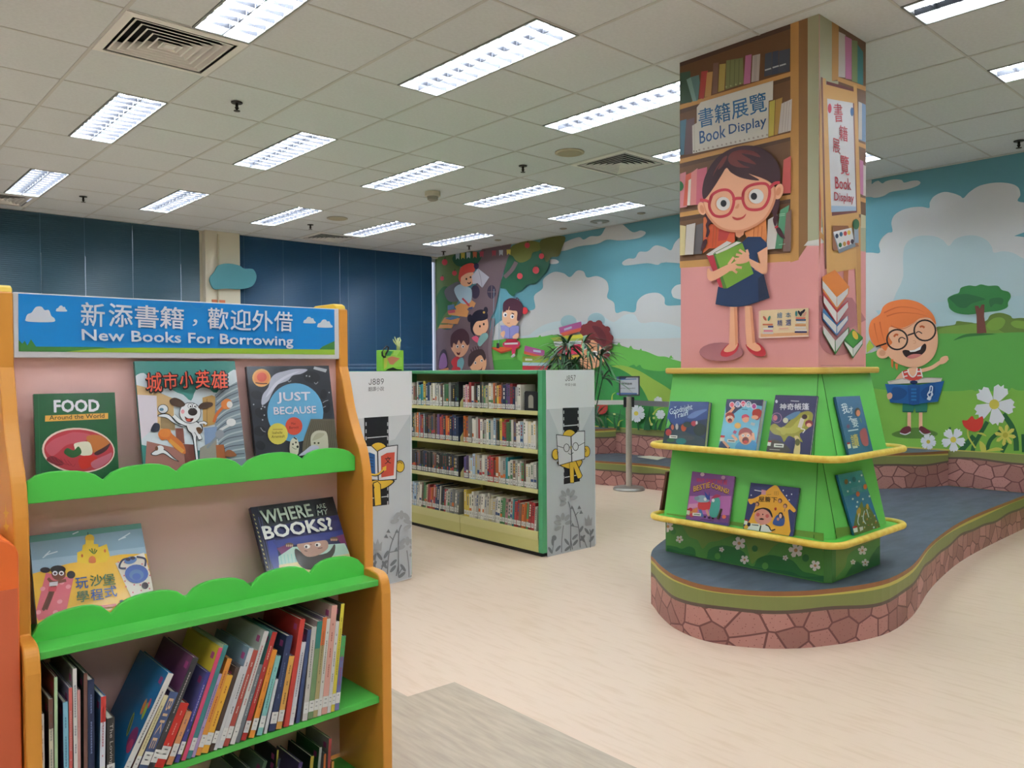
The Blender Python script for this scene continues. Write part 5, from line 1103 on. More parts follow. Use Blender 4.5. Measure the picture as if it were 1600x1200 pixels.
# FOOD
P, t = face_book('green cookery picture book titled FOOD, left on the upper ledge', *L1P, (30, 600, 8), [(180, 125), (1195, 105), (1266, 1470), (228, 1530)], .012, '1d5530', group=G1)
P.line([(240, 130), (270, 1500)], 6, '2c6a40', False)
P.text('FOOD', (440, 352), (1000, 340), (436, 205), 'e6e4ea', .03)
P.poly([(325, 395), (1112, 362), (1112, 436), (322, 470)], 'd9a148'); P.text('Around the World', (378, 450), (1065, 422), (376, 395), '2b3a22', .012)
P.ell(740, 830, 455, 282, 'dcc3b4', 3, 36); P.ell(745, 832, 435, 262, 'a8343c', 3, 36)
P.blob([(330, 800), (420, 700), (560, 640), (700, 600), (900, 640), (800, 720), (600, 760), (480, 860), (400, 900)], 'b5505a'); P.blob([(840, 660), (1000, 640), (1130, 730), (1060, 790), (940, 860), (900, 800)], 'b26a34'); P.blob([(940, 860), (1060, 790), (1140, 740), (1090, 830), (980, 890)], '3f1f22')
P.blob([(690, 790), (700, 740), (860, 720), (910, 800), (905, 880), (800, 895), (720, 860)], 'd8d3bb'); P.blob([(560, 860), (600, 800), (680, 830), (740, 780), (780, 850), (740, 900), (650, 920)], '2f5a30'); P.blob([(740, 960), (800, 900), (950, 900), (970, 960), (880, 1040), (780, 1060)], 'b8281e'); P.blob([(340, 950), (420, 900), (560, 990), (480, 1020)], '6e2028'); P.blob([(900, 980), (1100, 880), (1160, 860), (1120, 960), (960, 1060)], 'b0606c')
for k in range(6): P.line([(380+k*45, 900+k*10), (420+k*50, 960+k*14), (500+k*40, 1000)], 8, '8a2630')
P.build('cover_print', t)
# city hero
P, t = face_book('picture book with red Chinese title and white cartoon dog, middle of the upper ledge', *L1P, (200, 555, 6.486), [(65, 60), (1082, 60), (1224, 1300), (173, 1300)], .012, '3d8078', group=G1)
P.blob([(80, 330), (70, 220), (160, 180), (230, 260), (300, 330), (420, 340), (500, 380), (560, 400), (640, 460), (690, 350), (800, 330), (900, 380), (1000, 200), (1100, 150), (1150, 300), (1160, 900), (100, 900)], 'c9d3d8', 3)
P.poly([(880, 400), (1170, 230), (1215, 1200), (980, 1250), (880, 700)], '7f8c94')
for k in range(9): P.line([(890, 430+k*85), (1000, 340+k*85), (1180, 260+k*92)], 9, '4c5560'); P.line([(900, 470+k*85), (1010, 385+k*85), (1190, 300+k*92)], 14, 'a9b4ba')
P.poly([(75, 300), (200, 330), (460, 440), (470, 760), (120, 760)], 'c0a070'); P.poly([(330, 620), (470, 640), (480, 760), (330, 740)], '8f7a58'); P.poly([(95, 400), (290, 410), (300, 700), (130, 860)], 'd9cfd8')
P.poly([(755, 430), (850, 405), (885, 420), (880, 700), (760, 730)], 'b08a50'); P.line([(800, 440), (800, 720)], 5, '6e5430', False)
P.poly([(190, 870), (560, 960), (600, 1200), (170, 1200)], '9a6a60'); P.poly([(560, 900), (670, 905), (690, 1200), (590, 1200)], '6f3f36'); P.poly([(480, 740), (560, 740), (575, 900), (490, 880)], '7a4a40')
P.poly([(770, 740), (900, 720), (890, 1040), (820, 1060), (780, 900)], '7d93b4'); P.poly([(730, 940), (900, 850), (900, 1100), (720, 1100)], '8f8a80'); P.poly([(890, 910), (970, 905), (1000, 1060), (900, 1060)], '9a5a34')
P.blob([(230, 770), (265, 690), (320, 700), (310, 770)], '2a3040')
K = '22262c'
P.blob([(305, 800), (340, 750), (420, 750), (450, 800), (560, 900), (580, 1000), (480, 950), (400, 860), (340, 860)], 'bf6a30'); P.line([(420, 860), (560, 980)], 40, 'c98a3c'); P.ell(375, 790, 60, 45, 'c97838')
P.blob([(300, 620), (330, 595), (420, 600), (500, 690), (600, 700), (560, 730), (460, 690), (390, 640)], K); P.blob([(310, 620), (335, 602), (415, 607), (500, 697), (590, 705), (560, 722), (462, 682), (390, 632)], 'dcdee2')
P.ell(355, 545, 55, 48, K); P.ell(355, 545, 48, 42, 'd6dadd'); P.ell(340, 550, 22, 16, '57778a')
P.blob([(230, 1000), (300, 950), (380, 960), (470, 1040), (520, 1080), (440, 1050), (360, 1000), (280, 1020)], K); P.blob([(240, 998), (305, 957), (378, 968), (460, 1042), (500, 1068), (440, 1042), (362, 992), (285, 1012)], 'd9dadc'); P.ell(325, 945, 38, 30, 'd9dadc'); P.ell(290, 945, 16, 22, '6e4a34')
P.blob([(945, 480), (1000, 440), (1050, 470), (1030, 540), (960, 540)], 'c8763a'); P.ell(1030, 500, 30, 34, 'e0dcd6'); P.line([(960, 530), (900, 600), (870, 680)], 30, 'b5602c'); P.ell(1045, 680, 48, 40, 'dcdcdc'); P.line([(1020, 710), (930, 760)], 26, 'd0d2d4'); P.ell(930, 800, 45, 45, '8a8f94'); P.line([(900, 830), (800, 940)], 24, '7c8288'); P.blob([(980, 1000), (1010, 960), (1060, 970), (1100, 1020), (1000, 1030)], '8a5638')
# white dog
P.blob([(580, 640), (720, 680), (760, 760), (700, 830), (710, 1000), (720, 1100), (690, 1100), (650, 830), (600, 760)], K, 4); P.blob([(590, 645), (712, 688), (750, 760), (690, 825), (705, 1000), (712, 1090), (696, 1090), (660, 822), (610, 755)], 'e2e3e5', 4)
P.line([(460, 610), (520, 670), (600, 700)], 46, K); P.line([(462, 610), (522, 668), (600, 698)], 36, 'e2e3e5'); P.line([(720, 690), (770, 680), (800, 700)], 30, K); P.line([(720, 690), (770, 682), (796, 700)], 22, 'e2e3e5')
P.line([(690, 770), (720, 820), (735, 860)], 44, K); P.line([(690, 770), (720, 818), (732, 852)], 34, 'e2e3e5'); P.blob([(690, 740), (730, 730), (755, 770), (720, 800)], '6a4c34')
P.ell(630, 585, 112, 108, K); P.ell(630, 585, 106, 102, 'e6e7e9')
P.blob([(420, 460), (470, 430), (540, 455), (580, 500), (540, 525), (450, 510)], '4a3428'); P.blob([(712, 520), (760, 480), (850, 480), (855, 515), (790, 540), (730, 545)], '4a3428')
for x in (630, 675): P.ell(x, 515, 24, 26, K); P.ell(x, 515, 20, 22, 'eef0f0'); P.ell(x+4, 520, 8, 9, K)
P.ell(655, 575, 48, 38, '2e2626'); P.ell(555, 572, 18, 22, 'd99aa0'); P.blob([(575, 620), (610, 640), (665, 640), (640, 675), (595, 670)], '5a2018'); P.blob([(590, 650), (630, 645), (630, 668), (600, 665)], 'c0503c')
for ch, x, yb, yt, wd in (('城', 190, 375, 180, 155), ('市', 362, 345, 180, 140), ('小', 530, 335, 172, 130), ('英', 690, 335, 160, 140), ('雄', 850, 345, 165, 160)):
    for dx, dy in ((10, 10), (-8, 8), (8, -8), (0, 14), (14, 0)): P.text(ch, (x+dx, yb+dy), (x+wd+dx, yb-8+dy), (x-8+dx, yt+dy), '241c1e', .02)
    P.text(ch, (x, yb), (x+wd, yb-8), (x-8, yt), 'cf5038', .012)
P.build('cover_print', t)
# JUST BECAUSE
P, t = face_book('dark picture book titled JUST BECAUSE with blue circle, right on the upper ledge', *L1P, (375, 560, 7.5), [(75, 95), (1040, 85), (1172, 1290), (205, 1290)], .013, '2e3138', group=G1)
for x, y, rx, ry, r in ((200, 430, 70, 50, 20), (520, 130, 60, 30, 0), (840, 220, 100, 70, 10), (250, 640, 80, 60, 30), (230, 850, 70, 60, 0), (1010, 560, 50, 80, 0), (240, 1020, 60, 50, 40), (980, 420, 40, 60, 0)): P.ell(x, y, rx, ry, '23252b', r)
P.ell(252, 228, 108, 105, 'd9a35c'); P.ell(255, 228, 90, 86, 'd7834c'); P.ell(255, 220, 58, 55, 'c8543c'); P.line([(180, 285), (250, 295), (320, 295)], 12, '4a3024')
P.ell(648, 635, 328, 345, '5f9fc4', 0, 40)
P.blob([(255, 545), (265, 430), (330, 340), (360, 240), (420, 180), (520, 150), (640, 125), (790, 130), (720, 180), (620, 200), (560, 260), (440, 310), (380, 400), (330, 500)], 'aeb0bf', 4); P.blob([(300, 460), (360, 350), (430, 270), (560, 190), (700, 150), (600, 200), (480, 270), (380, 380)], 'c9cad6', 3)
P.poly([(870, 95), (1020, 128), (1005, 165), (860, 125)], 'a9abb2')
for x, y in ((160, 540), (265, 560), (290, 570), (250, 590), (285, 665), (265, 720), (780, 205), (815, 210), (1045, 400)): P.ell(x, y, 9, 9, 'a9adb4', n=8)
for q in ([(560, 255), (575, 275), (600, 260)], [(870, 280), (890, 300), (915, 275)], [(240, 810), (270, 850), (300, 860)], [(970, 520), (1000, 500), (1035, 490)], [(975, 575), (1005, 560)]): P.line(q, 9, '8f9298')
P.text('JUST', (440, 530), (825, 520), (435, 400), 'dcd8e2', .02); P.text('BECAUSE', (400, 658), (893, 640), (395, 572), 'dcd8e2', .02)
P.ell(632, 793, 100, 105, 'c24a38'); P.text('Mac', (600, 778), (655, 775), (600, 750), '3f2420'); P.text('Barnett', (578, 825), (690, 820), (578, 795), '3f2420')
P.ell(443, 883, 118, 125, 'c6b850'); P.line([(385, 833), (500, 830)], 7, '8c6a3c', False); P.text('Isabelle', (380, 885), (498, 882), (380, 855), '3f3a20'); P.text('Arsenault', (370, 935), (525, 925), (370, 902), '3f3a20')
P.poly(cr_open([(740, 1200), (735, 1000), (800, 800), (830, 710)], 4)+[(1130, 710), (1200, 1300), (740, 1300)], '5f594a')
for k in range(16): P.line([(760+k*24, 1160), (800+k*24, 900+k*6), (850+k*20, 730)], 5, '464134')
P.blob([(835, 1060), (830, 920), (880, 855), (960, 845), (1020, 880), (1035, 1060), (1000, 1180), (850, 1180)], 'bcb8a2', 4); P.blob([(845, 960), (900, 880), (990, 880), (960, 920), (900, 950)], 'a9a48c')
for x in (875, 920): P.ell(x, 992, 12, 12, '40402f', n=10)
P.blob([(690, 1140), (760, 1080), (840, 1020), (920, 1030), (900, 1080), (800, 1120)], 'b9b9c9')
P.blob([(590, 1110), (585, 1000), (610, 940), (660, 930), (690, 1000), (690, 1060), (670, 1130)], 'c2bea8', 4); P.line([(630, 925), (665, 950)], 14, '2a2a30'); P.ell(620, 1005, 10, 12, '2a2a2a', n=10); P.ell(655, 985, 10, 12, '2a2a2a', n=10); P.ell(675, 1035, 14, 16, '2a2a2a', n=10); P.line([(610, 1040), (645, 1062), (665, 1060)], 5, '2a2a2a')
P.build('cover_print', t)
L2P = ((0, 2.079, CZ-.618), (0, -.26, .125))
P, t = face_book('yellow sandcastle picture book with Chinese title, left on the lower ledge', *L2P, (0, 800, 3), [(137, 112), (660, 52), (752, 545), (180, 590)], .014, '7f98a8', 'dcd8d0', group=G1)
P.poly([(130, 110), (670, 45), (672, 75), (130, 145)], '5f9088'); P.poly([(130, 230), (700, 160), (705, 215), (140, 300)], '93aabc')
for q in ([(340, 104), (368, 92)], [(555, 132), (610, 98)], [(560, 128), (590, 118)], [(200, 215), (220, 200), (270, 185)], [(210, 205), (235, 182)]): P.line(q, 5, 'c2cdd4', False)
P.poly([(150, 290)]+cr_open([(150, 290), (250, 262), (330, 240), (440, 225), (560, 200), (700, 195)], 4)+[(760, 560), (170, 620)], 'd9a832')
P.poly([(362, 235), (362, 190), (385, 180), (388, 155), (400, 150), (402, 130), (440, 128), (440, 150), (460, 150), (462, 165), (500, 150), (515, 205), (500, 232), (420, 245)], 'd6b02e'); P.blob([(400, 130), (405, 110), (425, 105), (440, 115), (438, 132)], 'c99c28'); P.line([(412, 108), (412, 95)], 3, '2a3a3c', False)
P.blob([(418, 238), (418, 215), (432, 206), (447, 215), (447, 238)], 'c06a34', 3)
for x, y in ((385, 205), (492, 182)): P.ell(x, y, 5, 8, 'b8602c')
for q in ([(418, 175), (440, 195), (455, 178)], [(430, 170), (435, 190)], [(445, 172), (440, 190)]): P.line(q, 5, '4c6a2c')
P.poly([(165, 480), (215, 285), (345, 310), (310, 470), (180, 510)], 'c8616a'); 
for x, y in ((200, 360), (290, 330), (280, 420), (215, 440), (320, 350), (180, 470), (260, 470)): P.ell(x, y, 13, 10, 'd98a90', -20, 12)
P.line([(255, 330), (240, 380), (210, 455)], 26, '6b3a28'); P.line([(240, 375), (225, 430), (200, 460)], 14, '5c3022'); P.line([(225, 310), (250, 330), (310, 320)], 14, '6b3a28'); P.ell(275, 290, 34, 30, '6b3a28'); P.ell(272, 270, 36, 20, '241a1c'); P.ell(212, 272, 24, 13, '241a1c'); P.ell(333, 294, 20, 18, '241a1c')
for x in (258, 288): P.ell(x, 287, 12, 11, 'ddd8dc', n=12); P.ell(x, 288, 7, 6, '4a3034', n=10)
P.poly([(232, 330), (272, 325), (270, 345), (230, 348)], 'c9c4c8'); P.poly([(228, 352), (268, 350), (262, 372), (225, 372)], 'b8404a')
P.poly([(540, 240), (675, 190), (725, 370), (615, 400)], 'd9cfc0')
for k in range(22): P.ell(555+(k*37) % 150, 235+(k*53) % 150, 4, 4, 'c8616a', n=6)
P.ell(640, 290, 55, 44, '3f5a9a'); P.ell(640, 295, 34, 26, '54709f'); P.ell(640, 303, 20, 16, '3f5a9a'); P.line([(590, 265), (560, 260), (575, 225), (620, 215)], 9, '2a2f4a'); P.line([(680, 255), (680, 220), (640, 210)], 9, '2a2f4a'); P.ell(612, 226, 30, 17, '54709f', -15); P.ell(600, 222, 12, 8, '2a2438'); P.ell(622, 216, 12, 8, '2a2438'); P.ell(680, 345, 16, 16, '3a2a30')
for ch, x, y, c in (('玩', 357, 362, '1f4a86'), ('沙', 425, 350, '2f5a36'), ('堡', 484, 345, '2f5a36'), ('學', 362, 425, '2f5a36'), ('程', 428, 416, '1f4a86'), ('式', 492, 402, '1f4a86')): P.text(ch, (x, y), (x+58, y-7), (x-5, y-52), c, .012)
P.line([(465, 445), (545, 435)], 12, 'c05a34', False); P.ell(572, 420, 12, 8, '2a2a30')
P.build('cover_print', t)
P, t = face_book('dark blue picture book titled WHERE ARE MY BOOKS, right on the lower ledge', *L2P, (380, 640, 4.2857), [(48, 655), (600, 583), (752, 1105), (175, 1160)], .015, '1f2548', 'd5d2cc', group=G1)
P.poly([(40, 640), (610, 570), (650, 700), (90, 800)], '151e26'); P.poly([(100, 800), (650, 700), (690, 830), (140, 900)], '262a58')
P.poly([(48, 655), (95, 648), (200, 1100), (165, 1130)], '1c2030'); 
for x in (102, 118): P.line([(x, 720), (x+85, 1110)], 3, '4a5080', False)
for k in range(14): P.line([(66+k*7.6, 700+k*29), (74+k*7.6, 712+k*29)], 6, 'a89a60', False)
P.poly([(160, 880), (215, 870), (255, 1060), (215, 1090), (180, 1000)], '2f3a86'); P.poly([(195, 880), (690, 800), (700, 850), (540, 875), (230, 925)], '2c3578')
P.poly([(225, 930), (300, 900), (340, 930), (260, 975)], '6a2f5c'); P.poly([(620, 850), (680, 830), (700, 900), (670, 920)], '6a2f5c')
P.poly([(235, 985), (330, 920), (680, 895), (720, 980), (745, 1100), (250, 1130)], 'a9c4b4')
for k in range(9): P.line([(250+k*24, 975-k*3), (262+k*24, 1050)], 6, '86b8ac', False)
P.poly([(240, 1040), (740, 960), (760, 1110), (240, 1140)], 'd2bd8a')
P.blob([(350, 930), (355, 1000), (400, 1060), (480, 1070), (560, 1020), (610, 960), (612, 900), (560, 960), (430, 975)], '3a332c', 4)
for k in range(16): P.line([(360+k*15, 1000+(k % 3)*18), (375+k*15, 1062-(abs(k-7)*4))], 6, '3a332c', False)
P.blob([(360, 905), (400, 895), (500, 880), (560, 878), (565, 930), (500, 975), (430, 985), (385, 950)], 'a88372', 4)
for x, y in ((428, 917), (500, 905)): P.ell(x, y, 20, 14, 'ddd6cc'); P.ell(x-6, y+2, 8, 9, '2a2420', n=10)
P.line([(410, 945), (430, 948)], 5, '4a352c'); P.line([(500, 930), (530, 925)], 5, '4a352c'); P.line([(448, 900), (458, 905)], 4, '4a352c')
for x, y in ((310, 905), (608, 866)): P.ell(x, y, 28, 14, '5a4436'); [P.ell(x-18+k*12, y+6, 5, 9, 'b08a76', n=8) for k in range(4)]
P.text('WHERE', (138, 765), (470, 712), (110, 680), 'aab8a4', .02); P.text('ARE', (492, 668), (556, 655), (482, 640), 'aab8a4', .01); P.text('MY', (500, 710), (568, 698), (496, 676), 'aab8a4', .01)
P.text('BOOKS?', (148, 868), (604, 800), (124, 785), 'dcdcd6', .03)
P.build('cover_print', t)
# ---- face-out books on the kiosk
KN = Vector((-.379, 0, .085)).normalized(); KNR = Vector((0, -.379, .085)).normalized()
def kplane(t, tier, side=False):
    z = TZ[tier][1]; n = KNR if side else KN
    p = Vector((0, ky0, z)) if side else Vector((kx0, 0, z))
    return tuple(p + n*(t+.006)), tuple(n)
KG = 'face-out books on the green kiosk'
def sticker(P, x, y, s, rot=.05):
    P.poly([(x, y), (x+62*s, y+62*s*rot), (x+60*s, y+26*s), (x-2*s, y+26*s-62*s*rot)], 'd6d4cc'); P.poly([(x+8*s, y+8*s), (x+54*s, y+8*s+50*s*rot), (x+53*s, y+19*s), (x+7*s, y+17*s-50*s*rot)], '4a4846')
ZM = (CZ-.418, CZ-.809)
P, t = face_book('blue board book titled Goodnight Train, left on the kiosk upper tier', *kplane(.026, 0), (1030, 600, 6.154), [(105, 165), (478, 172), (436, 620), (28, 592)], .026, '2c4378', 'c9bd9a', KG, zmin=ZM[0])
P.poly([(20, 380), (70, 330), (150, 400), (480, 330), (480, 640), (20, 640)], '25344a'); P.poly([(85, 330), (110, 380), (90, 420), (60, 430)], '4f9a48'); P.blob([(270, 320), (330, 270), (420, 245), (460, 250), (400, 290), (330, 330)], '5a73a8'); P.blob([(60, 470), (130, 440), (230, 450), (300, 480), (420, 520), (440, 620), (40, 610)], '33424a')
for x, y, rx, ry, c in ((90, 465, 28, 32, '9a3a38'), (128, 415, 14, 26, 'b0604a'), (170, 410, 14, 30, 'a9a4a0'), (235, 420, 26, 36, 'a04a30'), (270, 390, 40, 26, '2b3a34'), (335, 380, 30, 26, '9a3a48'), (360, 375, 10, 20, 'c0bcc0'), (390, 440, 60, 60, '20302c'), (250, 520, 90, 26, '40484e'), (210, 550, 50, 30, '2c6a6a'), (110, 540, 40, 18, '2f5a3a')): P.ell(x, y, rx, ry, c)
P.text('Goodnight', (103, 312), (322, 262), (98, 240), 'bcd0dc', .012); P.text('Train', (140, 335), (275, 300), (138, 285), 'bcd0dc', .012); P.blob([(140, 212), (152, 222), (166, 210), (154, 232)], 'bcd0dc'); sticker(P, 100, 492, 1.2)
P.build('cover_print', t)
P, t = face_book('thick book with screaming cartoon faces, second on the kiosk upper tier', *kplane(.03, 0), (1030, 600, 6.154), [(650, 145), (1005, 150), (930, 640), (570, 612)], .03, '6fb0c8', 'dcdad6', KG, zmin=ZM[0])
P.poly([(640, 140), (1010, 145), (1000, 215), (860, 190), (760, 250), (700, 300), (640, 330)], '2c3350'); P.poly([(1000, 150), (1010, 150), (935, 640), (920, 640)], '8a5a7a')
for x, y, c in ((700, 200, 'c8606a'), (755, 195, '4a72a8'), (808, 190, 'c83a5c'), (860, 195, '3f8a9a'), (912, 215, 'a84a8a')): P.ell(x, y, 26, 30, 'd8d0d8'); P.ell(x, y, 19, 23, c)
P.text('惡作劇', (735, 222), (885, 226), (737, 180), 'd8d0d8'); P.line([(795, 243), (850, 246)], 8, '3a6a80', False)
FS = 'd9a284'
def shout(x, y, s, hair='8a2f2a'):
    P.ell(x, y, 48*s, 56*s, FS); P.blob([(x-50*s, y-10*s), (x-40*s, y-50*s), (x, y-68*s), (x+45*s, y-45*s), (x+52*s, y), (x+20*s, y-30*s), (x-20*s, y-28*s)], hair); P.ell(x, y+24*s, 24*s, 24*s, '5a1c1c'); P.ell(x, y+34*s, 16*s, 10*s, 'b84a44'); P.ell(x-18*s, y-10*s, 10*s, 10*s, 'e6e2de'); P.ell(x+18*s, y-10*s, 10*s, 10*s, 'e6e2de'); P.ell(x-18*s, y-10*s, 4*s, 5*s, '202028'); P.ell(x+18*s, y-10*s, 4*s, 5*s, '202028')
P.line([(640, 300), (690, 260), (720, 220)], 26, FS); shout(680, 330, .85); P.blob([(895, 300), (905, 250), (960, 240), (985, 270), (965, 330), (930, 345)], '9a2f28'); P.ell(920, 320, 34, 20, FS); P.ell(830, 335, 34, 36, FS); P.blob([(795, 330), (800, 300), (840, 292), (868, 320), (830, 318)], 'c04a5c'); P.ell(755, 400, 32, 28, 'd0a04a'); P.line([(715, 455), (740, 470)], 30, '8a3a5c', False); P.line([(880, 380), (920, 390)], 26, 'a9b4b8', False)
P.line([(700, 490), (750, 540)], 24, FS, False); P.blob([(740, 640), (760, 560), (880, 545), (935, 570), (930, 650)], '4a8ab8'); shout(830, 510, 1.35); P.line([(900, 470), (910, 540)], 24, FS, False); P.blob([(575, 620), (600, 540), (640, 560), (680, 620)], '2c3a5c'); P.line([(615, 550), (670, 610)], 24, FS, False); sticker(P, 655, 530, 1.3)
P.poly([(585, 492), (632, 496), (628, 515), (583, 512)], 'a8282c'); P.poly([(583, 513), (628, 516), (622, 552), (578, 548)], 'd6d4cc'); P.build('cover_print', t)
P, t = face_book('dark purple book with white Chinese title and glowing tree, right on the kiosk upper tier', *kplane(.014, 0), (1030, 600, 6.154), [(1118, 105), (1520, 115), (1452, 672), (1030, 645)], .014, '3a3a5a', 'd0ccc4', KG, zmin=ZM[0])
P.blob([(1060, 420), (1110, 380), (1180, 420), (1260, 350), (1330, 290), (1430, 260), (1480, 300), (1440, 420), (1350, 480), (1380, 560), (1300, 520), (1240, 500), (1200, 560), (1170, 500), (1100, 480)], '8f8c3f', 3); P.blob([(1120, 420), (1260, 420), (1340, 340), (1440, 300), (1400, 400), (1310, 470), (1200, 470)], 'a8a350', 3); P.blob([(1200, 330), (1300, 270), (1360, 270), (1280, 340)], '5a7a9a')
P.blob([(1290, 680), (1310, 560), (1300, 500), (1350, 520), (1350, 680)], 'c2ad7a', 3); P.blob([(1045, 640), (1070, 540), (1180, 560), (1260, 650)], '4a4440')
P.ring(1130, 325, 50, 50, 8, '8a6a8a'); P.ell(1115, 325, 22, 28, 'b8707a'); P.ell(1215, 350, 26, 26, 'b8b8a0'); P.line([(1380, 330), (1350, 420)], 40, 'c9c0b4', False); P.ell(1398, 315, 26, 24, '3a2a2a'); P.ell(1440, 380, 38, 34, '7a3034'); P.ell(1440, 395, 24, 20, FS); P.line([(1360, 430), (1400, 440), (1380, 470)], 10, 'd6d2c6'); P.ell(1195, 450, 30, 40, 'a9a350'); P.ell(1330, 560, 24, 34, '5c5c34')
P.ell(1128, 168, 12, 16, 'c6c6d0')
P.text('神奇帳篷', (1158, 250), (1440, 248), (1160, 188), 'd6d6de', .012); P.line([(1265, 162), (1345, 166)], 8, 'b8b8c4', False); sticker(P, 1105, 572, 1.5); P.poly([(1042, 545), (1082, 548), (1078, 560), (1040, 556)], 'a8282c'); P.poly([(1038, 556), (1076, 560), (1070, 596), (1033, 592)], 'd6d4cc'); P.line([(1060, 628), (1160, 634)], 6, 'b8b0a8', False)
P.build('cover_print', t)
P, t = face_book('purple book titled BESTIE CORNS with two cartoon creatures, left on the kiosk lower tier', *kplane(.012, 1), (1060, 725, 8), [(172, 92), (704, 155), (620, 792), (88, 712)], .012, '7a4a86', 'c9c4b8', KG, zmin=ZM[1])
P.poly([(140, 400), (660, 400), (640, 640), (100, 620)], 'b06aa8'); P.poly([(100, 690), (640, 740), (620, 790), (90, 720)], '5c4486'); P.poly([(115, 590), (240, 540), (240, 600), (110, 650)], 'c8784a'); P.poly([(130, 500), (250, 490), (245, 540), (120, 560)], 'c88ab0')
P.text("WHY CAN'T WE BE", (222, 225), (608, 258), (228, 172), 'b8384c', .02); P.text('BESTIE', (190, 352), (395, 300), (188, 280), '3a1f20', .04); P.text('CORNS?', (408, 300), (630, 385), (412, 238), '3a1f20', .04); P.text('BESTIE', (190, 345), (395, 292), (188, 280), 'd0a048', .02); P.text('CORNS?', (408, 292), (630, 378), (412, 232), 'd0a048', .02)
P.blob([(250, 480), (330, 460), (400, 480), (400, 560), (260, 570)], 'b8383c'); P.blob([(240, 470), (230, 410), (300, 390), (370, 420), (380, 470), (310, 480)], '8aa4b8'); P.ell(230, 430, 34, 26, '7a8a9a'); P.poly([(345, 440), (325, 340), (375, 400), (390, 345), (395, 450)], '2f3f8a'); P.ell(335, 440, 18, 22, 'dcdce0'); P.blob([(390, 640), (410, 480), (440, 420), (510, 430), (520, 520), (480, 660)], '4a9a90'); P.blob([(410, 430), (470, 380), (530, 400), (470, 425)], 'a83a5c'); P.ell(435, 455, 18, 22, 'dcdce0'); P.line([(540, 560), (490, 690)], 28, '3a3020', False); P.line([(270, 570), (300, 660)], 34, '4a6aa0', False); P.line([(350, 570), (380, 650)], 30, 'c88a84', False)
for x, y, c in ((150, 570, 'a8283a'), (570, 660, 'c8604a'), (165, 640, 'b83a50'), (560, 170, 'b88aa8'), (300, 130, 'c0a0b0')): P.ell(x, y, 26, 24, c)
for x, y in ((330, 662), (385, 672), (430, 680)): P.ell(x, y, 14, 9, '1f1a28')
sticker(P, 178, 608, 1.7, .08); P.poly([(108, 560), (150, 565), (145, 580), (105, 576)], 'a8282c'); P.poly([(105, 578), (145, 582), (138, 635), (98, 628)], 'cfcab8'); P.line([(270, 690), (440, 715)], 6, '3a2a50', False)
P.poly([(430, 118), (468, 80), (508, 126)], 'b9c29a'); P.build('cover_print', t)
P, t = face_book('navy book with yellow house and round faced child, right on the kiosk lower tier', *kplane(.012, 1), (1060, 725, 8), [(905, 232), (1512, 300), (1424, 930), (805, 825)], .012, '353a66', 'c9c4b8', KG, zmin=ZM[1])
P.blob([(870, 440), (940, 430), (1050, 370), (1180, 275), (1235, 275), (1280, 340), (1380, 470), (1465, 570), (1440, 605), (1370, 580), (1365, 940), (840, 830), (890, 700), (960, 540), (950, 480), (900, 505)], 'd99e38', 3)
for x, y in ((1310, 330), (1415, 378), (1352, 395), (1385, 450), (910, 390)): P.ell(x, y, 8, 9, 'c4c8dc', n=8)
P.text('屋簷下', (1000, 470), (1230, 480), (1005, 405), '2a2418', .015); P.line([(950, 325), (1040, 342)], 9, 'c6c8d4', False); P.poly([(1040, 320), (1095, 330), (1090, 385), (1036, 380)], 'c8909a'); P.line([(1105, 385), (1160, 380)], 5, '7a5a24', False)
for q in ([(1200, 345), (1250, 345)], [(1200, 365), (1252, 367)], [(1198, 385), (1250, 388)], [(1200, 345), (1198, 385)], [(1225, 345), (1224, 386)], [(1252, 345), (1250, 388)]): P.line(q, 4, '8a6a28', False)
P.ell(1060, 660, 112, 100, 'c8887a'); P.blob([(945, 610), (970, 570), (1060, 545), (1140, 570), (1175, 640), (1170, 670), (1130, 600), (1060, 562), (990, 580)], '241c22', 3); P.ell(995, 633, 22, 24, 'b85a54'); P.ell(1110, 650, 22, 24, 'b85a54'); P.ell(1055, 630, 8, 10, '3a2020', n=10); P.blob([(1010, 690), (1040, 675), (1070, 690), (1050, 700)], '2a1a1c'); P.ell(1036, 690, 5, 5, '2a1a1c', n=6)
P.blob([(870, 800), (900, 750), (1000, 770), (1100, 760), (1160, 850), (880, 820)], 'dcd8d4'); P.line([(1015, 840), (1030, 770)], 16, '1f1c24', False); P.line([(1090, 760), (1130, 780), (1160, 830), (1210, 815)], 14, '1f1c24'); P.ell(880, 755, 22, 26, '2a2430'); sticker(P, 905, 740, 1.8, .08)
P.blob([(1180, 750), (1230, 640), (1320, 650), (1310, 770)], '2f4a86'); P.blob([(1250, 660), (1260, 610), (1300, 610), (1310, 680)], '241c22'); P.ell(1275, 650, 18, 30, 'c8a090'); P.ell(1245, 690, 16, 20, 'b87a70')
for x, y in ((1270, 460), (1335, 525), (985, 500)): P.ell(x, y, 26, 30, '4a342c'); P.ell(x-4, y+5, 17, 21, 'b88468')
P.line([(1330, 560), (1325, 595)], 8, '2a3a5a', False); P.blob([(1200, 550), (1225, 545), (1225, 575), (1205, 580)], '8a2c20'); P.poly([(828, 690), (870, 698), (866, 712), (826, 704)], 'a8282c'); P.poly([(825, 705), (865, 713), (858, 760), (818, 752)], 'd6d4cc')
P.build('cover_print', t)
P, t = face_book('blue book with brushed white Chinese title on the kiosk right side, upper tier', *kplane(.012, 0, True), (1280, 600, 4.8), [(122, 96), (305, 88), (404, 500), (224, 530)], .012, '3a6488', 'c9c4b8', KG, zmin=ZM[0])
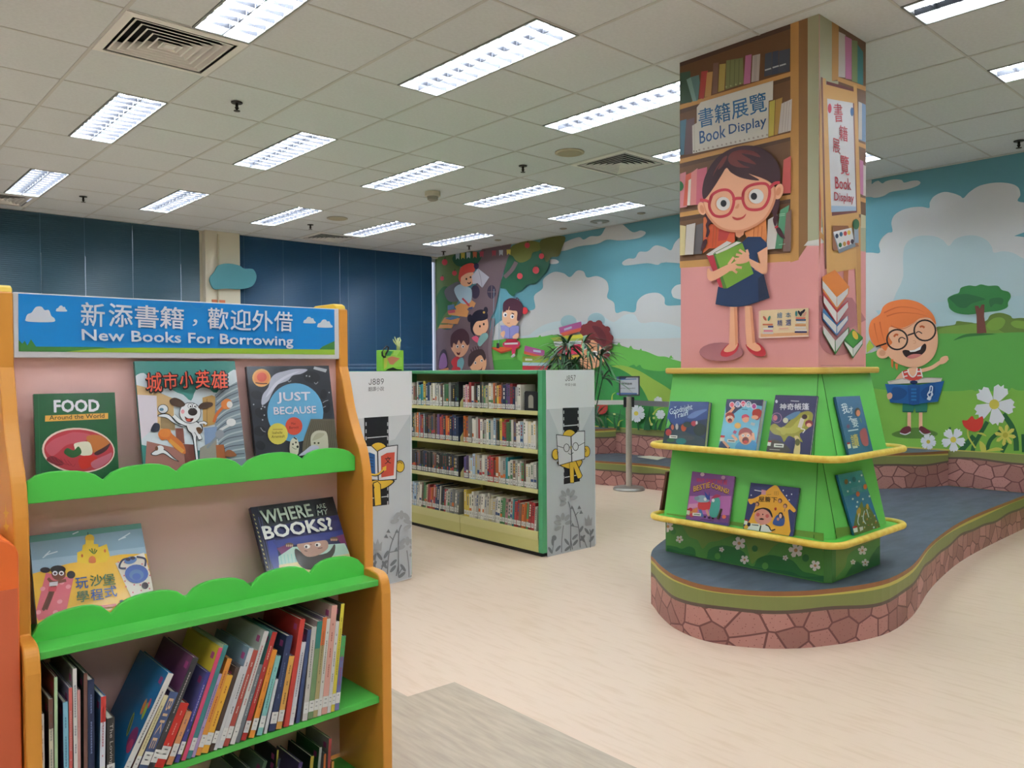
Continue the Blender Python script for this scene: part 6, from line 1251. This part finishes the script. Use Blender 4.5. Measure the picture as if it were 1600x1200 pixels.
P.text('我', (180, 225), (225, 215), (160, 150), 'c9d4dc', .012); P.text('才', (225, 225), (258, 220), (218, 172), 'c9d4dc', .012); P.text('不', (230, 290), (262, 285), (214, 245), 'c9d4dc', .012); P.text('要', (255, 325), (298, 320), (240, 262), 'c9d4dc', .012); P.line([(217, 352), (293, 340)], 9, 'c9d4dc', False)
P.text('讀', (250, 480), (303, 465), (232, 385), 'c4b468', .015); P.blob([(305, 360), (335, 330), (355, 350), (370, 450), (340, 465), (315, 430)], '9a4a58'); P.ell(288, 212, 22, 34, '4a3028'); P.ell(292, 218, 15, 24, 'c07a5c'); P.line([(305, 255), (318, 290)], 5, '6a8a5a', False); P.ell(218, 318, 12, 16, '6a4a6a')
P.poly([(208, 440), (230, 436), (233, 448), (211, 452)], 'a8282c'); P.poly([(211, 453), (234, 449), (240, 480), (218, 486)], 'd6d4cc'); P.poly([(250, 468), (287, 462), (290, 478), (254, 484)], 'c6c4bc'); P.build('cover_print', t)
P, t = face_book('teal picture book with snow and yellow trees on the kiosk right side, lower tier', *kplane(.012, 1, True), (1280, 600, 4.8), [(138, 682), (320, 646), (464, 1092), (270, 1155)], .012, '2c6a94', 'c9c4b8', KG, zmin=ZM[1])
P.poly([(130, 670), (330, 640), (360, 800), (170, 850)], '2f7a8a')
P.blob([(270, 1150), (270, 1000), (300, 920), (320, 880), (335, 930), (360, 900), (400, 960), (440, 1030), (470, 1100)], '5c6a38', 3); P.blob([(280, 960), (300, 925), (312, 950), (300, 1000)], 'b89040'); P.blob([(355, 900), (370, 905), (368, 940), (355, 930)], 'b89040')
for k in range(40): P.ell(285+(k*47) % 160, 950+(k*71) % 150+((k*47) % 160)*.1, 5, 6, ['b0903c', '7a8a48', 'a8603c', 'c0c0b0', '4a6a40'][k % 5], n=6)
for q in ([(300, 970), (290, 1030), (300, 1060)], [(340, 950), (330, 1010), (350, 1050)], [(355, 940), (372, 1000)]): P.line(q, 7, 'b9c4c4')
for x, y in ((232, 737), (300, 730), (215, 805), (252, 862), (377, 842), (328, 863), (287, 885), (318, 685), (282, 920), (410, 1075)): P.ell(x, y, 7, 8, 'c9d4dc', n=8)
for x, y, c in ((203, 733, '7a5a3c'), (345, 770, 'b05a30'), (262, 715, '1f5a6a'), (290, 825, 'b8604a')): P.ell(x, y, 14, 20, c)
P.text('聖誕', (243, 820), (325, 795), (238, 780), '5f9aa8'); P.poly([(250, 1070), (283, 1062), (285, 1075), (254, 1083)], 'a8282c'); P.poly([(254, 1084), (286, 1076), (290, 1108), (262, 1115)], 'd6d4cc'); P.poly([(300, 1075), (328, 1068), (330, 1095), (308, 1100)], 'c6c4bc')
P.build('cover_print', t)
# the book seen edge-on at the far left of the lower tier
a = Vector((3.56, 2.705, CZ-.80)); ey = Vector((0, .05, .2)).normalized(); m = M()
t = thing('picture_book', 'dark brown book seen edge on, far left of the kiosk lower tier', 'book', a, KG)
fr = (a, Vector((1, 0, 0)), Vector((0, 1, .0)), Vector((.04, -.17, 1)).normalized())
M().box((0, 0, 0), (.17, .014, .225), '55301f', fr).build('cover', t); M().box((.003, .003, .003), (.172, .011, .222), PAGES, fr).build('page_block', t)

# ---- spine-out books on the new books shelf, traced bottom to top on the shelf front plane
NBY = 1.985
def new_book(label, b, tp, t, spine, cover, lab=True, top=None, ink=None, yb=NBY, zs=CZ-.9665, dep=.215, txt=None, art=None):
    pb, pt = ony(*b, yb), ony(*tp, yb)
    dep = min(dep, 2.2195-yb)
    d = (pt-pb); ez = Vector((d.x, 0, d.z)).normalized(); bot = pt - ez*((pt.z-zs-.001)/ez.z)
    h = (pt-bot).length; ex = Vector((ez.z, 0, -ez.x)); ey = Vector((0, 1, 0))
    if ex.z < 0: bot = bot + Vector((0, 0, -ex.z*t/2))                 # keep the low corner on the board
    t2 = t/2
    fr = (bot, ex, ey, ez); r = thing('picture_book', label, 'book', bot, 'spine-out books on the new books shelf')
    m = M(); b_ = .0016; cm = mat(cover, .3); smt = mat(spine, .3)
    m.box((-t2, 0, 0), (-t2+b_, dep, h), cm, fr); m.box((t2-b_, 0, 0), (t2, dep, h), cm, fr); m.box((-t2, -.001, 0), (t2, b_, h), smt, fr); m.build('cover', r)
    M().box((-t2+b_, b_, .003), (t2-b_, dep-.003, h-.003), PAGES, fr).build('page_block', r)
    f = lambda m_, u0, u1, w0, w1, c: m_.face([fr[0]+ex*(u*t)+ey*(-.0016)+ez*w_ for u, w_ in ((u0, w0), (u1, w0), (u1, w1), (u0, w1))], c if not isinstance(c, str) else mat(c, .4))
    if lab:
        m = M(); f(m, -.5, .5, .02, .05, LBL)
        for q in range(2): f(m, -.2, .2, .030+q*.011, .0325+q*.011, mat('77777a', .6))
        m.v = [v-ey*.0003 for v in m.v]; m.build('call_number_label', r)
    m = M()
    if top: f(m, -.5, .5, h*.72, h, top)
    if ink:
        rr = random.Random(int(b[0]*7+tp[0])); z0 = h*.34
        while z0 < h*.86:
            s = min(t, .009)*rr.uniform(.55, .7); hw = s/t*.42
            for q in range(3): f(m, -hw*rr.uniform(.5, 1), hw*rr.uniform(.5, 1), z0+s*(.1+q*.33), z0+s*(.1+q*.33)+s*.1, ink)
            f(m, -.05, .05, z0, z0+s*.85, ink); z0 += s*1.12
            if rr.random() < .12: z0 += .018
    if txt:
        vs, fs, x0, x1, y0, y1 = text_mesh(txt[0]); L_ = h*.62; k0 = h*.92
        i = len(m.v); km = m.mi(mat(txt[1], .4))
        for x, y in vs: m.v.append(fr[0]+ex*(((y-y0)/(y1-y0)-.5)*t*.55)+ey*(-.0018)+ez*(k0-(x-x0)/(x1-x0)*L_))
        for q in fs: m.f.append([i+j for j in q]); m.m.append(km)
    if m.f: m.build('spine_print', r)
    if art:
        m = M(); kk = 0
        for u, v, ru, rv, rt, c in art:
            kk += 1; P_ = []
            for i in range(14):
                a_ = 2*math.pi*i/14; du, dv = ru*math.cos(a_), rv*math.sin(a_); ct, st_ = math.cos(math.radians(rt)), math.sin(math.radians(rt))
                y_ = min(max(u+du*ct-dv*st_, .003), dep-.003); z_ = min(max(v+du*st_+dv*ct, .003), h-.003); P_.append(fr[0]+ex*(-t2-.0002-.0001*kk)+ey*y_+ez*z_)
            m.face(P_[::-1], c)
        m.build('cover_picture', r)
    q = M(); hh = h-.016                                                 # pink sticker high on the cover that faces left
    if h > .13: q.face([fr[0]+ex*(-t2-.0004)+ey*y_+ez*z_ for y_, z_ in ((.012, hh-.016), (.03, hh-.016), (.03, hh), (.012, hh))], mat('a8487c', .5)); q.build('sticker', r)
    return r, fr, h
N_ = [  # label, bottom px, top px, thickness, spine, cover, extras
 ('thin white upright book, nearest the left side panel', (67, 1240), (65, 1116), .0085, 'd6d2cb', '6a6660', dict(ink='8a3a38')),
 ('cream spined book with brown top, second from the left end', (81, 1250), (79, 1092), .0085, 'cfc8b0', '57483f', dict(top='6a4a40', ink='5a6a70')),
 ('thin pale green book, third from the left end', (88, 1250), (87, 1058), .0065, 'a9c49a', '6a3f34', dict(lab=False)),
 ('purple book with light blue spine beside the pale green one', (104, 1250), (102, 1097), .010, '7fb4c8', '4a3860', dict(ink='3f6a8a')),
 ('red and pale pink spine behind the purple book', (111, 1250), (110, 1075), .007, 'c8645c', '8f8aa0', dict(ink='d6b8b0')),
 ('tall white spine in the upright left group', (119, 1250), (116.5, 1045), .008, 'dcd9d4', '8a8a80', dict(ink='3f4a6a')),
 ('dusty pink spine right of the tall white one', (124, 1250), (123, 1078), .006, 'b98a84', '7a5a54', dict(lab=False)),
 ('dark brown book half hidden behind the navy one', (134, 1250), (133.5, 1052), .0075, '6f4f46', '3f4a44', dict(lab=False)),
 ('navy spined book with pale Chinese title, upright', (143, 1250), (142, 1062), .0135, '25304e', '2f3a38', dict(ink='8a9ac0')),
 ('white book with red and blue spine lettering', (159, 1250), (161.5, 1088), .011, 'd6d8e0', '4f7aa8', dict(top='c03a34', ink='b83a4c')),
 ('dark grey book titled The Loving, last of the upright group', (173, 1260), (173, 1122), .0165, '3c3a38', '504c48', dict(txt=('The Loving', 'b9b4ac'))),
 ('white spined book leaning with its bright blue cover showing', (197, 1205), (268, 1054), .0075, 'dcdad4', '1f6a9a', dict(ink='4a4a50', art=[(.045, .155, .008, .019, -8, 'c9783a'), (.028, .15, .007, .02, -8, '9fae3a'), (.022, .17, .006, .012, -20, 'c8485a'), (.07, .105, .008, .028, -20, 'a8a03c'), (.07, .105, .004, .022, -20, '3a6a4a'), (.025, .085, .022, .028, 0, '7a2f5c'), (.02, .07, .014, .016, 0, 'a83a5a')])),
 ('cream spined book leaning against the blue covered one', (205, 1208), (260, 1088), .006, 'cfc49a', '6a3040', dict(ink='8a7a4a')),
 ('slate blue spined book lettered BIKE, leaning', (222, 1205), (272, 1084), .0115, '4a5a82', '402a48', dict(txt=('BIKE', 'c9a888'))),
 ('charcoal spine leaning behind a purple red cover', (238, 1205), (304, 1030), .008, '3f3f42', '6a3a5c', dict(ink='c9c4bc')),
 ('red spined book leaning, with a black title patch', (247, 1200), (300, 1098), .012, 'c03028', 'a82a28', dict(ink='e0b09a')),
 ('orange brown spine with pink picture, leaning behind the red one', (262, 1200), (300, 1112), .008, 'c98a5c', 'a85a3c', dict(ink='5a4a6a')),
 ('indigo thin spine leaning between red and pink books', (278, 1200), (331, 1050), .006, '3f3f82', '5a5a90', dict(ink='b9b4d0')),
 ('pink and red spine leaning over a yellow cover', (287, 1200), (342, 1014), .0055, 'c8486a', 'd0b83a', dict(lab=False, art=[(.04, .1, .05, .05, 0, 'b9b48a'), (.02, .07, .03, .04, 0, '8a9a7a'), (.07, .15, .03, .006, 0, 'c0a42c')])),
 ('teal spine leaning right of the yellow cover', (296, 1198), (351, 1010), .0065, '3f7f80', 'a9b9a0', dict()),
 ('lilac thin spine leaning among the orange books', (299, 1198), (337, 1056), .0045, 'a890b8', '8a6a9a', dict(lab=False, ink='5a3a6a')),
 ('orange spine with red lettering, leaning', (305, 1196), (353, 1032), .007, 'd08a3c', 'b87030', dict(ink='a03a28')),
 ('yellow orange spine leaning with olive foot', (313, 1194), (358, 1057), .009, 'd8a038', 'c09030', dict(ink='8a4a20')),
 ('brown black spine leaning left of the grey blue cover', (323, 1192), (367, 1045), .006, '4a3a34', '5a4a44', dict()),
 ('thin silver white spine leaning beside the brown one', (328, 1190), (374, 1043), .0045, 'c4c4c6', '6a6a72', dict(lab=False)),
 ('grey blue covered book leaning, black lettered white spine', (338, 1186), (390, 1015), .007, 'c9c9cc', '7f98a8', dict(ink='2a2a30', art=[(.05, .12, .04, .03, 0, '6a8494'), (.04, .19, .03, .006, 0, '5a7484')])),
 ('brick red spine with white lettering, leaning', (345, 1182), (397, 1018), .0075, 'a84a40', 'b9b2a4', dict(ink='d9d0c8')),
 ('tall white spine leaning with a pale cover', (355, 1180), (411, 989), .007, 'd2d0cc', 'aeb5ac', dict(ink='a83a3a')),
 ('grey spine leaning left of the tree picture cover', (363, 1178), (405, 1040), .006, '6f747a', '5c6468', dict(lab=False, ink='c0c0c0')),
 ('dark red spine leaning with a teal tree picture cover', (380, 1172), (441, 986), .0075, 'a8302c', '5f9a94', dict(ink='d8c8b0', art=[(.035, .06, .04, .09, 10, '24402c'), (.03, .13, .016, .05, 0, '24402c'), (.03, .19, .005, .03, 0, '24402c'), (.02, .05, .012, .03, 20, 'a8a03c'), (.045, .04, .014, .03, -10, '5f8a3c'), (.05, .15, .008, .03, -20, 'b9b06a')])),
 ('orange spine leaning right of the tree picture cover', (388, 1172), (440, 1014), .008, 'd88a34', 'c07a2c', dict(ink='a0501c')),
 ('light teal spine leaning with a grey cover', (398, 1172), (449, 1022), .008, '7fb9b4', '6a7078', dict(ink='3f6a6a')),
 ('thin book with a plain white cover, leaning', (419, 1168), (446, 1058), .0045, 'c9c9cc', 'd0d0d2', dict(lab=False)),
 ('navy spine leaning with a dark blue cover', (431, 1160), (463, 992), .010, '2f3a5c', '26304c', dict(ink='6a7aa0')),
 ('orange spine with dark lettering, leaning right of the navy one', (441, 1156), (470, 1022), .0085, 'd09a4c', '8a6a9a', dict(ink='3a3430')),
 ('tall red spine standing far back, right of the navy book', (452, 1150), (474, 968), .008, 'b83c34', 'b0352f', dict(lab=False)),
 ('white spine with navy lettering, right of the orange one', (450, 1151), (478, 1003), .007, 'd0d0d4', '55304a', dict(ink='3a3f5c')),
 ('dark blue spine behind the white lettered one', (459, 1145), (482, 985), .006, '3a4a70', '5a4468', dict(lab=False)),
 ('grey cover book with white spine, slightly leaning', (475, 1136), (491, 980), .008, 'c4bfb8', '8f8078', dict(ink='4a4a4a')),
 ('green spined book with teal top, slightly leaning', (484, 1131), (496, 972), .0085, '6f8a60', '9a8a84', dict(top='2f7a70')),
 ('orange topped olive spine, slightly leaning', (490, 1129), (503, 966), .007, 'a89a6c', '7a6a80', dict(top='cf7040', ink='6a5a38')),
 ('white spine with small black lettering, slightly leaning', (497, 1126), (510, 968), .006, 'd2cfc8', 'c08060', dict(ink='3a3a3e')),
 ('pink spine book with pink cover, slightly leaning', (506, 1121), (521, 947), .0095, 'd09a8c', 'c8a49c', dict(ink='8a3a38')),
 ('white spine with black lettering, fourth from the right end', (513, 1114), (526, 972), .006, 'cfccc8', 'a9a4a4', dict(ink='3a3a44')),
 ('tall bright yellow spine, second from the right end', (519, 1110), (535, 944), .006, 'd0c040', '4a463a', dict(ink='6a602c')),
 ('purple blue spine with green top, rightmost of the row', (526, 1109), (537, 994), .0075, '6a6a98', '3f4a3a', dict(top='4f9a58', ink='a83a50')),
]
UPR = 11
for lb, b, tp, t, sc, cc, kw in N_[:UPR]: new_book(lb, b, tp, t, sc, cc, **kw)
Lean = N_[UPR:]; zs_ = CZ-.9665
def lean_of(r):
    pb, pt = ony(*r[1], NBY), ony(*r[2], NBY); tn = (pt.x-pb.x)/(pt.z-pb.z)
    return pb.x+(zs_-pb.z)*tn, tn, pt.z-zs_                       # foot, slope, height above the board
info = [lean_of(r) for r in Lean]; tans = [q[1] for q in info]
for i in range(len(tans)-2, -1, -1): tans[i] = max(tans[i+1]+.0005, min(tans[i], tans[i+1]+.03))
def pack(sc_):
    xs = [0]*len(Lean); xs[-1] = info[-1][0]
    for i in range(len(Lean)-2, -1, -1):
        c1, c2 = math.cos(math.atan(tans[i])), math.cos(math.atan(tans[i+1])); zm = min(info[i][2], info[i+1][2])
        xs[i] = xs[i+1]-(Lean[i][3]/c1+Lean[i+1][3]/c2)/2*sc_-zm*(tans[i]-tans[i+1])-.0006
    return xs
lo, hi = .6, 2.2
for _ in range(30):
    mid = (lo+hi)/2
    if pack(mid)[0] > info[0][0]: lo = mid
    else: hi = mid
for (i_, r), x, tn, q in zip(enumerate(Lean), pack(lo), tans, info):
    lb, b, tp, t, sc, cc, kw = r
    pb = Vector((x, NBY, zs_)); pt = Vector((x+tn*q[2], NBY, zs_+q[2])); new_book(lb, toPx(pb), toPx(pt), t*lo, sc, cc, **kw)
B_ = [('silver and green book on the lowest shelf, under the orange spines', (395, 1260), (415, 1190), .010, '5a7a60', '6a7a70'), ('navy book on the lowest shelf, left of the purple one', (420, 1260), (436, 1186), .010, '2f3850', '39404a'),
      ('black book with yellow spine edge on the lowest shelf', (428, 1255), (434, 1172), .005, 'b8a840', '20242a'), ('purple book on the lowest shelf', (458, 1260), (470, 1192), .012, '5a4480', '4a3f6a'), ('black book with yellow label top on the lowest shelf', (480, 1260), (488, 1182), .010, 'c0a848', '1f2a24'),
      ('silver grey book on the lowest shelf', (493, 1258), (501, 1168), .008, 'a9acb0', '2f5a34'), ('orange spine on the lowest shelf, second from the right', (503, 1258), (508, 1178), .007, 'c8703c', '9a9aa0'), ('red topped grey book, tall on the lowest shelf', (511, 1250), (516, 1154), .009, 'b84a4c', '8f8a88'), ('orange brown book at the right end of the lowest shelf', (517, 1256), (520, 1190), .008, 'c88a4c', '9a5a34'),
      ('dark teal book low on the lowest shelf, left part', (350, 1270), (368, 1204), .010, '2f4a54', '3f5058'), ('grey silver book low on the lowest shelf, left part', (370, 1265), (388, 1200), .010, '7a7f84', '6a7074')]
for lb, b, tp, t, sc, cc in B_: new_book(lb, b, tp, t, sc, cc, lab=False, yb=2.07, zs=CZ-1.2318, dep=.14, ink='c9c4b4' if 'purple' in lb else None)
# ================================================================== the orange cabinet, barrier, plant, box
oc = thing('orange_cabinet', 'low orange cabinet end with rounded corner, left of the new books shelf', 'cabinet', (-.05, 2.05, 0))
a = ony(30, 900, 1.99); zt = ony(10, 842, 1.99).z; zs = ony(10, 922, 1.99).z
xr = ony(30, 900, 1.99).x
q = [(xr-.75, 1.99, .002), (xr, 1.99, .002)] + [(xr-.04+.04*math.cos(math.radians(d)), 1.99, zt-.04+.04*math.sin(math.radians(d))) for d in range(0, 91, 15)] + [(xr-.71+.04*math.cos(math.radians(d)), 1.99, zt-.04+.04*math.sin(math.radians(d))) for d in range(90, 181, 15)]
M().prism(q, (0, .26, 0), mat('e0692c', .4)).build('body', oc, bevel=.004)
M().box((xr-.745, 1.986, .004), (xr-.004, 1.9895, zs), mat('c9603c', .45)).build('front_panel', oc)
# barrier post
px_, py_ = 6.41, 5.285
bp_ = thing('barrier_post', 'grey metal queue barrier post with belts and a sign frame, in front of the stage', 'barrier post', (px_, py_, 0))
met = mat('bab4aa', .3, .6); dk = mat('26262a', .4)
M().lathe([(0, .001), (.165, .001), (.165, .012), (.15, .03), (.05, .04), (.0, .042)], (px_, py_, 0), mat('8f8b85', .35, .6), 32).build('base', bp_, smooth=False)
M().lathe([(0, .035), (.031, .035), (.031, .97), (0, .972)], (px_, py_, 0), met, 20).build('pole', bp_)
u = Vector((.4, -.9, 0)).normalized(); u = Vector((RIGHT.x, RIGHT.y, 0)).normalized()
for sg in (-1, 1):
    M().box((sg*.042-.014, -.02, .862), (sg*.042+.014, .02, .968), dk, (Vector((px_, py_, 0)), u, Vector((0, 0, 1)).cross(u), Vector((0, 0, 1)))).build('belt_clip', bp_, bevel=.003)
def belt(p, q, h, hexc, name):
    d = (Vector(q)-Vector(p)); n = Vector((d.y, -d.x, 0)).normalized()*.001
    m = M(); p, q = Vector(p), Vector(q); m.prism([p, q, q+Vector((0, 0, h)), p+Vector((0, 0, h))], n, hexc); m.build(name, bp_)
belt((px_-.04, py_+.02, CZ-.382), (4.75, 5.85, CZ-.345), .048, 'e2e2dc', 'belt'); belt((px_+.04, py_-.03, CZ-.388), (5.6, 3.7, CZ-.35), .052, '6a6b70', 'belt')
fr_ = (Vector((px_, py_-.01, CZ-.29)), u, Vector((0, 0, 1)).cross(u)*1.0, Vector((0, 0, 1)))
w2, hh = .108, .205
fm = M()
for a_, b_ in (((-w2, 0, 0), (w2, .012, .014)), ((-w2, 0, hh-.014), (w2, .012, hh)), ((-w2, 0, 0), (-w2+.014, .012, hh)), ((w2-.014, 0, 0), (w2, .012, hh))): fm.box(a_, b_, mat('4a4c52', .35), fr_)
fm.box((-.02, 0, -.03), (.02, .015, .0), mat('4a4c52', .35), fr_); sf = fm.build('sign_frame', bp_)
n_ = -(Vector((0, 0, 1)).cross(u))
P = Art(tuple(fr_[0]-n_*.004), tuple(n_), .4, .0002)
def sq(x, z): return fr_[0]+u*x+Vector((0, 0, 1))*z-n_*.005
P.m.prism([sq(-w2+.012, .012), sq(w2-.012, .012), sq(w2-.012, hh-.012), sq(-w2+.012, hh-.012)], n_*-.003, 'c9ccd6')
P.fr(840, 560, 8.571)
P.poly([(1052, 245), (1205, 240), (1175, 275), (1060, 290)], '46587f'); P.poly([(1060, 278), (1325, 270), (1325, 282), (1060, 292)], '5a7aa8'); P.poly([(1058, 460), (1330, 462), (1330, 490), (1060, 488)], '5a72a8')
P.text('暫停服務', (1132, 352), (1265, 352), (1132, 325), '2a2a2e', .006); P.text('Service Suspended', (1098, 412), (1305, 412), (1098, 388), '2a2a2e', 0)
P.build('printed_notice', sf)
# potted plant
pc = Vector((5.06, 4.77, 0)); pp = thing('potted_palm', 'dark green potted palm with narrow drooping leaves, behind the J857 bookcase', 'plant', pc)
M().lathe([(0, .001), (.1, .001), (.13, .3), (.14, .3), (.14, .33), (.12, .33), (.115, .29), (0, .29)], pc, mat('6a4a3a', .6), 24).build('pot', pp)
M().lathe([(0, .27), (.115, .285), (0, .3)], pc, '2f261f', 16).build('soil', pp)
sm_, lm = M(), M(); rg = random.Random(5); leaf = [mat('1f4a2a', .4), mat('2a5f34', .4), mat('183a22', .4), mat('3a6f3c', .4)]
for k in range(26):
    a = rg.uniform(0, 6.28); top = rg.uniform(.75, 1.5); r0 = rg.uniform(.02, .09); spread = rg.uniform(.06, .24)
    base = pc+Vector((math.cos(a)*r0, math.sin(a)*r0, .29)); tip = pc+Vector((math.cos(a)*spread, math.sin(a)*spread, top))
    sm_.tube([base, base.lerp(tip, .5)+Vector((0, 0, .03)), tip], [.008, .006, .004], leaf[2], 6)
    for j in range(rg.randint(9, 13)):
        b = a+rg.uniform(-1.7, 1.7); L_ = rg.uniform(.17, .33); el_ = rg.uniform(-.5, 1.0); mt = rg.choice(leaf); wd = rg.uniform(.008, .014)
        d = Vector((math.cos(b)*math.cos(el_), math.sin(b)*math.cos(el_), math.sin(el_))); side = d.cross(Vector((0, 0, 1))).normalized(); p = tip.copy(); row = []
        for s in range(6):
            t_ = s/5; ww = wd*(math.sin(math.pi*min(1, t_*.9+.1))**.7+.05); dr = Vector((0, 0, -.22*L_*4*t_*t_*.5)); c_ = tip+d*(L_*t_)+dr
            row.append((c_-side*ww+Vector((0, 0, ww*.3)), c_, c_+side*ww+Vector((0, 0, ww*.3))))
        for s in range(5):
            (a0, a1, a2), (b0, b1, b2) = row[s], row[s+1]; lm.face([a0, a1, b1, b0], mt); lm.face([a1, a2, b2, b1], mt)
sm_.build('stems', pp); lm.build('leaves', pp)
# green box on the J889 bookcase
gy = 4.02; z0 = CZ-.0115; g0, g1 = ony(598, 575, gy).x, ony(631, 575, gy).x; zt = ony(615, 547, gy).z
gb = thing('green_gift_box', 'small green patterned box with dark loop handle and pale sprig, on the J889 bookcase', 'box', ((g0+g1)/2, gy+.03, z0))
m = M(); m.box((g0, gy, z0+.001), (g1, gy+.07, zt), mat('7fb83a', .4)); bx = m.build('body', gb, bevel=.004)
P = Art((0, gy-.0005, 1), (0, -1, 0), .4, .0002); P.fr(540, 500, 10)
P.clip = [P.px((590, 480)), P.px((900, 470)), P.px((900, 790)), P.px((590, 790))]
P.poly([(600, 590), (740, 530), (880, 590), (890, 720), (740, 740), (600, 760)], '8fc04a'); P.poly([(620, 560), (640, 480), (740, 490), (700, 560)], '3f9a5c'); P.poly([(600, 600), (660, 600), (640, 740), (600, 770)], 'b8b84a'); P.poly([(650, 600), (720, 565), (850, 600), (780, 660), (740, 700), (690, 690)], 'c07a5c'); P.poly([(760, 470), (860, 475), (800, 560), (740, 540)], '9ac85c'); P.poly([(625, 790), (660, 765), (740, 740), (800, 765), (880, 775), (880, 795)], '1a2018')
P.build('printed_front', bx)
A_ = [ony(px, py, gy-.01) for px, py in [(600, 557), (597.5, 556), (597, 550), (600, 545), (604, 541), (607, 543), (606, 548), (603, 553), (602, 558), (599, 558)]]
M().tube(A_, .0055, '1c1a22', 8).build('loop_handle', gb, smooth=True)
m = M()
for q in ([(621, 548), (621, 540), (616, 534), (614, 530)], [(621, 548), (621.5, 538), (618, 530), (616.5, 526)], [(622, 548), (622, 536), (622, 528)], [(622, 548), (623, 538), (626, 532), (624, 527)], [(623, 547), (624, 540), (624.5, 534)]): m.tube([ony(px, py, gy+.03) for px, py in q], [.006, .006, .005, .002][:len(q)], 'b9c08a', 8)
m.build('sprig', gb, smooth=True)
